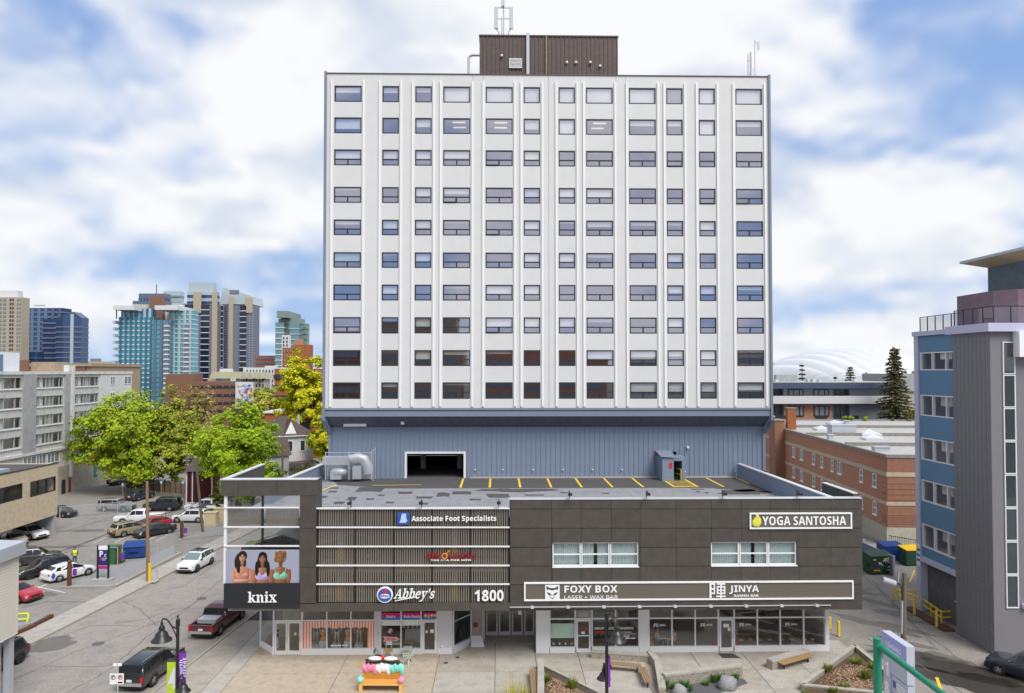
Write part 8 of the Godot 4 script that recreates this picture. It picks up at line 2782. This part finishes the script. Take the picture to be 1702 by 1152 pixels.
# ---------------------------------------------------------------- neighbours on the left
func make_left() -> void:
	var b: MB
	# ---- pale apartment block across the car park
	var AX := -70.7
	var z0 := xp(0,617,AX).z+6.0
	var lx := func(px: float) -> float: return z0 - xp(px,617,AX).z
	var t := thing("pale_apartments","pale grey five storey apartment block with paired windows beyond the car park","building",Vector3(AX,0,z0),PI/2)
	var e: float = lx.call(218)
	var rows := [17.35,14.45,11.55,8.65]
	var bays := [[-1.0,36],[60,105],[125,163.5]]
	var hl := []
	for q in bays:
		for r in rows: hl.append([lx.call(q[0]) if q[0] > 0 else .5,lx.call(q[1]),r,r+1.6])
	b = MB.new()
	grid_wall(b,0,lx.call(166),0,19.4,0,.3,hl)
	part("wall",b,M.apartment_wall,t)
	part("body",bx(Vector3(0,0,-16),Vector3(e,19.3,-1.2)),M.apartment_wall,t)
	part("end_block",bx(Vector3(lx.call(166),0,-1.2),Vector3(e,19.3,.12)),M.apartment_white,t)
	part("roof_edge",bx(Vector3(0,19.4,-16),Vector3(e+.1,19.85,.25)),M.apartment_white,t)
	for q in [[37,59],[107,115]]: part("fin",bx(Vector3(lx.call(q[0]),7.6,0),Vector3(lx.call(q[1]),19.39,.22)),M.apartment_fin,t)
	part("white_pipe",bx(Vector3(lx.call(116),2.5,.0),Vector3(lx.call(119.5),20.4,.45)),M.apartment_white,t)
	part("pipe_head",bx(Vector3(lx.call(112),19.86,-.6),Vector3(lx.call(122),20.9,.3)),M.apartment_white,t)
	part("ledge",bx(Vector3(0,7.2,0),Vector3(lx.call(166),7.6,.3)),M.apartment_white,t)
	part("base_wall",bx(Vector3(0,0,.0),Vector3(e,4.6,.18)),M.stone_pale,t)
	for h in hl:
		var n := 4 if h[1] - h[0] > 6 else 4
		win(t,h[0]+.02,h[1] - .02,h[2],h[3],-.02,M.apartment_fin,M.pane_dark,.06,[.13,.37,.5,.63,.87],.2)
		part("curtain",bx(Vector3(lerpf(h[0],h[1],.16),h[2],-.5),Vector3(lerpf(h[0],h[1],.35),h[3],-.45)),M.blind,t)
		part("curtain",bx(Vector3(lerpf(h[0],h[1],.52),h[2],-.5),Vector3(lerpf(h[0],h[1],.66),h[3],-.45)),M.curtain if rng.randf() > .5 else M.blind,t)
		part("sill",bx(Vector3(h[0],h[2] - .18,0),Vector3(h[1],h[2] - .02,.16)),M.sign_white,t)
	for q in [[182,190],[205,217]]:
		for r in rows: win(t,lx.call(q[0]),lx.call(q[1]),r+.1,r+1.6,.16,M.sign_white,M.window_pale,.1,[.5],.02)
	for q in [[40,62],[62,78],[80,100],[122,140]]: win(t,lx.call(q[0]),lx.call(q[1]),5.4,7.0,.05,M.sign_white,M.window_pale,.1,[.3,.6],.02)
	for q in [[103,109,2.3,"frame_dark"],[114.5,118,2.5,"red_dark"],[172,175,3.0,"apartment_fin"]]: part("door",bx(Vector3(lx.call(q[0]),0,.18),Vector3(lx.call(q[1]),q[2],.24)),M[q[3]],t)
	part("wall_sign",bx(Vector3(lx.call(156),1.4,.18),Vector3(lx.call(161.5),3.4,.24)),mat("teal_sign",lin(.03,.22,.28),.5),t)
	for q in [[34,138,1.9,-9,"brick_brown"],[66,95,3.0,-6,"slab_white"],[10,40,2.4,-7,"tan"],[140,160,1.6,-5,"tan"],[46,60,2.6,-5,"blue_glass_mid"]]:
		part("roof_house",bx(Vector3(lx.call(q[0]),19.86,q[3] - 4),Vector3(lx.call(q[1]),19.86+q[2],q[3])),M[q[4]],t)
	# ---- tan block behind it
	t = thing("tan_block","low tan and brown roofed block showing over the pale apartments","building",Vector3(-130,0,-150))
	part("wall",bx(Vector3(-60,0,-20),Vector3(zp(153,610,-150).x+130,20.9,0)),M.tan,t)
	part("cornice",bx(Vector3(-60,20.9,-20),Vector3(zp(155,610,-150).x+130,21.5,.5)),M.tan,t)
	for q in [22,41]: win(t,zp(q,610,-150).x+130,zp(q+9,610,-150).x+130,19.6,20.6,.05,M.frame_dark,M.window_pale,.15,[.5],.04)
	part("brown_panel",bx(Vector3(zp(117,610,-150).x+130,18,0),Vector3(zp(143,610,-150).x+130,20.85,.3)),M.brick_brown,t)
	part("brown_panel",bx(Vector3(-60,18,0),Vector3(zp(16,610,-150).x+130,20.85,.3)),M.brick_brown,t)
	# ---- beige building with open parking underneath
	var BX := -53.6
	var bz := -70.0
	var bl := func(px: float) -> float: return bz - xp(px,617,BX).z
	t = thing("beige_building","beige brick building raised over open parking at the edge of the car park","building",Vector3(BX,0,bz),PI/2)
	var be: float = bl.call(98.5)
	var w1 := [bl.call(53.0),bl.call(95.0),5.45,7.2]
	var w2 := [.2,bl.call(40.0),5.6,7.3]
	b = MB.new()
	grid_wall(b,0,be,2.5,8.7,0,.25,[w1,w2])
	part("wall",b,M.beige_brick,t)
	part("end_wall",bx(Vector3(be - .3,2.5,-22),Vector3(be,8.7,-.01)),M.beige_brick,t)
	part("soffit",bx(Vector3(0,2.5,-22),Vector3(be - .31,2.8,-.26)),M.apartment_fin,t)
	part("roof",bx(Vector3(0,8.5,-22),Vector3(be - .31,8.6,-.02)),M.tar_roof,t)
	part("coping",bx(Vector3(0,8.7,-.3),Vector3(be+.05,8.78,.05)),M.frame_dark,t)
	part("pier",bx(Vector3(be - .5,0,-5),Vector3(be - .1,2.49,-.05)),M.apartment_fin,t)
	part("back_wall",bx(Vector3(0,0,-14),Vector3(be,2.5,-13.8)),M.dark_room,t)
	for w in [w1,w2]: win(t,w[0],w[1],w[2],w[3],-.02,M.frame_dark,M.pane_dark,.1,[.33,.66],.15)
	part("room",bx(Vector3(0,2.8,-4),Vector3(be - .4,8.4,-3.8)),M.dark_room,t)
	part("roof_unit",bx(Vector3(-.5,8.7,-5),Vector3(bl.call(37) - 1,10.4,-2)),M.stone_pale,t)
	part("roof_duct",bx(Vector3(1,8.65,-3),Vector3(bl.call(37),9.0,-1.2)),M.galvanised,t)
	# ---- pale sided building at the near corner
	var sx := zp(29,950,-43.4).x
	t = thing("sided_building","pale clapboard building over a grey roller door at the street corner","building",Vector3(sx,0,-43.4))
	var by0 := zp(29,1053,-43.4).y; var by1 := zp(29,922,-43.4).y
	part("core",bx(Vector3(-12,by0,.05),Vector3(-.03,by1,14)),M.siding_white,t)
	var nb := 26
	for i in nb:
		var ya := lerpf(by0,by1,float(i)/nb); var yb := lerpf(by0,by1,float(i+1)/nb)
		b = MB.new()
		b.quad(Vector3(.05,ya,14),Vector3(.05,ya,0),Vector3(0,yb,0),Vector3(0,yb,14))
		b.quad(Vector3(-.03,ya,14),Vector3(-.03,ya,0),Vector3(.05,ya,0),Vector3(.05,ya,14))
		part("siding_board",b,M.siding_white,t)
	part("corner_trim",bx(Vector3(-.12,by0,-.04),Vector3(.05,by1,.06)),M.siding_white,t)
	b = MB.new()
	b.quad(Vector3(.3,by1,14),Vector3(.3,by1,-.3),Vector3(.3,by1+.75,-.3),Vector3(.3,by1+.75,14))
	b.quad(Vector3(.3,by1+.75,14),Vector3(.3,by1+.75,-.3),Vector3(-12,by1+1.3,-.3),Vector3(-12,by1+1.3,14))
	b.quad(Vector3(-12,by1,-.3),Vector3(-12,by1+1.3,-.3),Vector3(.3,by1+.75,-.3),Vector3(.3,by1,-.3))
	part("roof",b,M.galvanised,t)
	part("post",bx(Vector3(-.55,0,-.1),Vector3(-.2,by0,.3)),M.galvanised,t)
	b = MB.new()
	for i in 24: b.box(Vector3(-.66,i*.13,.4),Vector3(-.6,i*.13+.1,13))
	part("roller_door",b,M.apartment_fin,t)
	part("ground_wall",bx(Vector3(-12,0,.3),Vector3(-.67,by0,14)),M.apartment_fin,t)
	# ---- houses behind the trees
	t = thing("timber_house","white clapboard house with a brown shingle roof, dormer and porch","house",zp(484,617,-128)*Vector3(1,0,1),.55)
	part("wall",bx(Vector3(-4.0,0,-9),Vector3(4.0,8.6,0)),M.white_wall,t)
	b = MB.new()
	var rr := [Vector3(-4.5,8.5,.5),Vector3(4.5,8.5,.5),Vector3(4.5,8.5,-9.5),Vector3(-4.5,8.5,-9.5),Vector3(0,11.7,-3.2),Vector3(0,11.7,-6.5)]
	b.tri(rr[0],rr[1],rr[4]); b.quad(rr[1],rr[2],rr[5],rr[4]); b.tri(rr[2],rr[3],rr[5]); b.quad(rr[3],rr[0],rr[4],rr[5])
	part("roof",b,M.shingle,t)
	part("eaves",bx(Vector3(-4.5,8.35,-9.5),Vector3(4.5,8.49,.5)),M.sign_white,t)
	b = MB.new()
	b.plate([Vector2(-1.2,8.7),Vector2(1.2,8.7),Vector2(0,11.4)],-2.4,.1)
	part("dormer",b,M.shingle,t)
	b = MB.new()
	b.plate([Vector2(-1.0,8.75),Vector2(1.0,8.75),Vector2(0,11.0)],.11,.16)
	part("dormer_gable",b,M.sign_white,t)
	for x in [-2.6,-.6,1.6]: win(t,x,x+1.0,5.6,7.6,.06,M.sign_white,M.window_far,.12,[],.04)
	part("porch_roof",bx(Vector3(-4.2,3.6,0),Vector3(4.2,3.9,3)),M.shingle,t)
	for x in [-4.0,-1.3,1.3,4.0]: part("porch_post",bx(Vector3(x - .15,0,2.6),Vector3(x+.15,3.6,2.9)),M.sign_white,t)
	part("flue",bx(Vector3(1.8,9.8,-2.6),Vector3(2.2,12.0,-2.2)),M.galvanised,t)
	t = thing("grey_house","small grey house with a white trimmed window half hidden by the bright tree","house",zp(450,617,-118)*Vector3(1,0,1),.5)
	part("wall",bx(Vector3(-3,0,-6),Vector3(3,6.2,0)),M.apartment_fin,t)
	b = MB.new()
	b.quad(Vector3(-3.4,6.0,.3),Vector3(3.4,6.0,.3),Vector3(3.4,8.5,-3),Vector3(-3.4,8.5,-3)); b.quad(Vector3(3.4,6.0,-6.3),Vector3(-3.4,6.0,-6.3),Vector3(-3.4,8.5,-3),Vector3(3.4,8.5,-3))
	part("roof",b,M.shingle,t)
	win(t,-.5,.7,3.0,5.2,.05,M.sign_white,M.window_far,.14,[],.03)
	t = thing("flat_brick_block","orange brick block with a white flat roof behind the clapboard house","building",Vector3(0,0,-165))
	part("wall",bx(Vector3(zp(440,700,-165).x,0,-20),Vector3(zp(560,700,-165).x,10.3,0)),M.brick_orange,t)
	part("roof",bx(Vector3(zp(438,700,-165).x,10.3,-20),Vector3(zp(560,700,-165).x,10.7,.4)),M.slab_white,t)
	part("chimney",bx(Vector3(zp(457,690,-165).x,10.7,-6),Vector3(zp(464,690,-165).x,12.2,-5)),M.brick,t)
	t = thing("red_shed","dark red plank shed with white corner boards under the trees","shed",gp(330,838),.1)
	part("core",bx(Vector3(-1.7,0,-4),Vector3(1.9,4.9,-.05)),M.shed_red,t)
	for i in 14: part("plank",bx(Vector3(-1.7,i*.35,-.05),Vector3(1.9,i*.35+.33,.0+.01*(i % 2))),M.shed_red,t)
	for x in [-1.75,-.9,1.9]: part("corner_board",bx(Vector3(x - .09,0,.0),Vector3(x+.09,5.0,.06)),M.sign_white,t)
	part("foot_board",bx(Vector3(-1.7,0,.02),Vector3(3.4,.3,.08)),M.sign_white,t)
	b = MB.new()
	b.quad(Vector3(-2,4.9,.4),Vector3(2.2,4.9,.4),Vector3(2.2,6.4,-4.4),Vector3(-2,6.4,-4.4))
	part("roof",b,M.shingle,t)
	t = thing("timber_fence","dark weathered timber fence under the large tree","fence")
	for i in 44:
		var p := gp(lerpf(210,308,i/43.0),lerpf(810,822,i/43.0))
		part("board",bx(p+Vector3(-.13,0,0),p+Vector3(.13,1.9+.12*sin(i*2.3),.04)),M.wood_pole_grey if i % 4 else M.timber_brown,t)
	# ---- car park furniture
	t = thing("chain_fence","low chain link fence beside the silver SUV","fence")
	var f0 := gp(99,861); var f1 := gp(218,851)
	for i in 6:
		var p := f0.lerp(f1,i/5.0)
		b = MB.new()
		b.tube([p,p+Vector3(0,1.5,0)],[.045],6)
		part("post",b,M.galvanised,t)
	b = MB.new()
	b.bar(f0+Vector3(0,1.5,0),f1+Vector3(0,1.5,0),.05,.05)
	part("top_rail",b,M.galvanised,t)
	b = MB.new()
	var fn := 90
	for i in range(-10,fn):
		for s in [0,1]:
			var u0 := clampf(float(i)/fn,0,1); var u1 := clampf(float(i+9)/fn,0,1)
			if u1 - u0 < .02: continue
			b.bar(f0.lerp(f1,u0)+Vector3(0,1.45*s,0),f0.lerp(f1,u1)+Vector3(0,1.45*(1 - s),0),.012,.012)
	stuff(part("chain_link",b,M.galvanised,t))
	var pole := func(lab: String,a: Vector3,top: Vector3,m: Material) -> Node3D:
		var q := thing("utility_pole",lab,"utility pole",a)
		var mb := MB.new()
		mb.tube([Vector3.ZERO,(top - a)*.5,top - a],[.17,.15,.12],10)
		part("pole",mb,m,q)
		return q
	var pa := gp(246,966,.12)
	t = pole.call("pale timber utility pole standing in the pavement by the gravel bed",pa,Vector3(pa.x - .2,zp(244,800,pa.z).y,pa.z),M.wood_pole)
	part("yellow_guard",bx(Vector3(.1,0,.0),Vector3(.3,1.7,.16)),M.yellow,t)
	part("base_pad",bx(Vector3(-.8,-.01,-.5),Vector3(.9,.03,.5)),M.concrete,t)
	var pb := gp(337,884,.1)
	t = pole.call("leaning weathered utility pole beside the beige cabinets",pb,zp(325,762,pb.z+1),M.wood_pole_grey)
	t = pole.call("thin timber utility pole in front of the clapboard house",zp(470,617,-100)*Vector3(1,0,1),zp(470,738,-100),M.wood_pole)
	t = pole.call("bare timber utility pole rising among the trees",zp(312,617,-112)*Vector3(1,0,1),zp(310,755,-112),M.wood_pole_grey)
	for q in [[zp(-30,962,-58),zp(244,861,pa.z),.03,"from the clapboard building to the pale timber pole"],[zp(244,806,pa.z),zp(326,772,pb.z),.02,"from the pale timber pole top to the leaning pole"],[zp(326,768,pb.z),zp(470,743,-100),.02,"from the leaning pole to the pole by the clapboard house"],[zp(326,768,pb.z),zp(311,760,-112),.02,"from the leaning pole to the bare pole among the trees"],[zp(244,858,pa.z),zp(330,835,pb.z),.035,"low and thick between the pale pole and the leaning pole"],[zp(470,745,-100),zp(560,700,-125),.02,"from the pole by the clapboard house to the tower"],[zp(206,760,-118),zp(326,790,pb.z),.02,"from the broad tree to the leaning pole"]]:
		var a: Vector3 = q[0]; var c: Vector3 = q[1]
		t = thing("overhead_wire","thin overhead wire running "+q[3],"wire",Vector3.ZERO,0,"overhead wires")
		var pts := []
		for i in 13:
			var u := i/12.0
			pts.append(a.lerp(c,u) - Vector3(0,4.0*u*(1 - u)*(a - c).length()*.012,0))
		b = MB.new()
		b.tube(pts,[q[2]],5)
		part("wire",b,M.wire,t)
	for q in [[115,977,2.55,"beside the white hatchback"],[196,939,2.0,"behind the parking sign"],[302,894,2.0,"at the tip of the far gravel bed"]]:
		t = thing("wooden_post","carved brown timber post "+q[3],"post",gp(q[0],q[1]),.2,"carved timber posts")
		b = MB.new()
		b.lathe(Vector3.ZERO,[Vector2(.2,0),Vector2(.2,q[2] - .35),Vector2(.15,q[2] - .3),Vector2(.15,q[2] - .25),Vector2(.22,q[2] - .18),Vector2(.16,q[2] - .04),Vector2(0,q[2])],10)
		part("shaft",b,M.timber_brown,t)
		part("purple_sign",bx(Vector3(.2,q[2] - 1.5,-.2),Vector3(.55,q[2] - .9,-.16)),M.purple,t)
	t = thing("parking_sign","tall navy parking sign with a white P and arrow on black posts","sign",gp(171,964,.1))
	for s in [-1,1]: part("post",bx(Vector3(.5*s - .07,0,-.07),Vector3(.5*s+.07,3.3,.07)),M.black,t)
	part("board",bx(Vector3(-.43,1.05,-.05),Vector3(.43,3.25,.05)),M.navy_print,t)
	part("header",bx(Vector3(-.43,2.85,.05),Vector3(.43,3.25,.06)),M.sign_white,t)
	part("footer",bx(Vector3(-.43,1.05,.05),Vector3(.43,1.32,.06)),mat("magenta",lin(.35,.01,.25),.5),t)
	part("orange_stripe",bx(Vector3(-.43,1.32,.05),Vector3(.43,1.38,.062)),M.orange,t)
	text_fit("letter","P","sans_bold",-.32,.0,2.2,2.75,.05,.02,M.sign_white,t)
	b = MB.new()
	b.bar(Vector3(.12,2.28,.06),Vector3(.3,2.46,.06),.02,.06); b.box(Vector3(.12,2.22,.05),Vector3(.16,2.4,.07)); b.box(Vector3(.16,2.22,.05),Vector3(.3,2.26,.07))
	part("arrow",b,M.sign_white,t)
	text_fit("lettering","HOURLY","sans_bold",-.08,.38,2.02,2.1,.05,.01,M.sign_white,t)
	text_fit("lettering","DAILY","sans_bold",-.08,.28,1.86,1.94,.05,.01,M.sign_white,t)
	for y in [2.02,1.86]: part("pink_tag",bx(Vector3(-.3,y,.05),Vector3(-.12,y+.09,.06)),M.magenta,t)
	part("plinth",bx(Vector3(-.95,-.1,-.4),Vector3(.95,.14,.45)),M.concrete,t)
	# attendant in a hi-vis vest
	t = thing("person","car park attendant in a yellow hi-vis vest and jeans","person",gp(124,939),.5)
	part("body",body(standing(Color(.35,.22,.15),Color(.02,.02,.022),Color(.03,.06,.13),Color(.03,.06,.13),true,.6),.03),M.body,t)
	var vest := Color(.62,.75,.02)
	part("vest",body([[Vector3(0,1.02,0),Vector3(0,1.2,.01),.15,.15,vest],[Vector3(-.06,1.28,.02),Vector3(.06,1.28,.02),.15,.15,vest],[Vector3(-.13,1.42,0),Vector3(.13,1.42,0),.085,.085,vest]],.03),M.body,t)
	part("hair",hair_cap(Vector3(0,1.66,.01),Color(.012,.012,.014)),M.body,t)
	# bins
	t = thing("dumpster","royal blue lidded dumpster on the gravel by the timber pole","dumpster",gp(225,926),.25)
	b = MB.new()
	b.slab([Vector2(-1.05,-.75),Vector2(1.05,-.75),Vector2(1.05,.75),Vector2(-1.05,.75)],.1,1.25)
	part("bin",b,M.bin_blue,t)
	b = MB.new()
	b.quad(Vector3(-1.15,1.25,.85),Vector3(1.15,1.25,.85),Vector3(1.1,1.6,-.1),Vector3(-1.1,1.6,-.1)); b.quad(Vector3(-1.1,1.6,-.1),Vector3(1.1,1.6,-.1),Vector3(1.1,1.62,-.85),Vector3(-1.1,1.62,-.85))
	b.quad(Vector3(1.15,1.2,.85),Vector3(1.1,1.2,-.85),Vector3(1.1,1.62,-.85),Vector3(1.1,1.6,-.1)); b.quad(Vector3(-1.1,1.2,-.85),Vector3(-1.15,1.2,.85),Vector3(-1.1,1.6,-.1),Vector3(-1.1,1.62,-.85))
	part("lid",b,M.bin_blue,t)
	part("lip",bx(Vector3(-.45,.75,.75),Vector3(.45,.95,.95)),M.bin_blue,t)
	t = thing("wheelie_bin","bright green wheelie bin beside the carved post","bin",gp(200,935))
	b = MB.new()
	b.slab([Vector2(-.25,-.3),Vector2(.25,-.3),Vector2(.25,.3),Vector2(-.25,.3)],.08,1.0)
	part("bin",b,mat("bin_lime",lin(.06,.32,.03),.5),t)
	part("lid",bx(Vector3(-.29,1.0,-.34),Vector3(.29,1.07,.34)),M.bin_lime,t)
	for s in [-1,1]: part("wheel",bx(Vector3(.26*s,0,-.34),Vector3(.3*s,.2,-.16)),M.black,t)
	t = thing("fenced_bin","large green bin caged by wire fence panels behind the parking sign","bin",gp(187,937))
	part("bin",bx(Vector3(-.75,.05,-.6),Vector3(.6,1.75,.6)),M.bin_green,t)
	part("rim",bx(Vector3(-.8,1.75,-.65),Vector3(.65,1.83,.65)),M.bin_green,t)
	b = MB.new()
	for x in [-2.6,-1.3,.1,.95]: b.bar(Vector3(x,0,.85),Vector3(x,1.9,.85),.05,.05)
	b.bar(Vector3(-2.6,1.85,.85),Vector3(.95,1.85,.85),.04,.04); b.bar(Vector3(-2.6,.9,.85),Vector3(-1.3,1.2,.85),.04,.04); b.bar(Vector3(-2.6,.1,.85),Vector3(.95,.1,.85),.04,.04)
	part("cage",b,M.galvanised,t)
	for q in [[351,874,1.5,1.7,"lower"],[367,868,1.5,1.8,"taller"]]:
		t = thing("utility_cabinet",q[4]+" beige utility cabinet on the gravel near the leaning pole","cabinet",gp(q[0],q[1],.1))
		part("case",bx(Vector3(-.75,.1,-.6),Vector3(.75,q[3],.5)),M.utility_beige,t)
		part("door_panel",bx(Vector3(-.68,.2,.5),Vector3(-.02,q[3] - .1,.53)),M.utility_beige,t)
		part("door_panel",bx(Vector3(.02,.2,.5),Vector3(.68,q[3] - .1,.53)),M.utility_beige,t)
		part("cap",bx(Vector3(-.8,q[3],-.65),Vector3(.8,q[3]+.08,.58)),M.utility_beige,t)
		part("pad",bx(Vector3(-.9,-.02,-.7),Vector3(.9,.1,.7)),M.concrete,t)
	for q in [[204,826,1.9,"nearest the pale apartments"],[268,823,2.0,"above the navy off-roader"],[304,826,2.2,"between the off-roader and the red shed"],[333,822,2.0,"in front of the red shed"]]:
		t = thing("bay_sign","small teal bay sign on a stake "+q[3],"sign",gp(q[0],q[1]),0,"teal bay signs on stakes")
		part("stake",bx(Vector3(-.06,0,-.05),Vector3(.06,q[2],.05)),M.wood_pole,t)
		part("plate",bx(Vector3(-.2,q[2] - .2,.05),Vector3(.2,q[2]+.35,.08)),mat("teal_plate",lin(.08,.38,.48),.5),t)
		part("plate_mark",bx(Vector3(-.1,q[2] - .05,.08),Vector3(.1,q[2]+.2,.09)),M.sign_white,t)
	t = thing("sign_post","slim galvanised sign post in the pavement next to the timber pole","post",gp(261,960,.12))
	b = MB.new()
	b.tube([Vector3.ZERO,Vector3(0,3.4,0)],[.04],7)
	part("tube",b,M.galvanised,t)
	t = thing("bike_stand","yellow green tubular barrier on gravel by the clapboard building","barrier",gp(40,1035))
	b = MB.new()
	b.tube([Vector3(-1.6,.62,0),Vector3(.2,.68,-.1),Vector3(.35,.55,0),Vector3(.3,0,.15)],[.09],8)
	b.tube([Vector3(-1.6,.25,.2),Vector3(.3,.32,.1)],[.07],8)
	part("frame",b,M.hi_vis_rail,t)
	t = thing("timber_edging","heavy brown timber sleepers along the pavement by the clapboard building","sleepers")
	for q in [[[28,1057],[58,1044]],[[58,1043],[86,1028]]]:
		b = MB.new()
		b.bar(gp(q[0][0],q[0][1])+Vector3(0,.2,0),gp(q[1][0],q[1][1])+Vector3(0,.2,0),.3,.3)
		part("sleeper",b,M.timber_brown,t)
func _ready() -> void:
	rng.seed = 4711
	make_view()
	make_materials()
	make_ground()
	make_tower()
	make_podium()
	make_vehicles()
	make_right()
	make_left()
	make_street()
	make_trees()
	make_skyline()
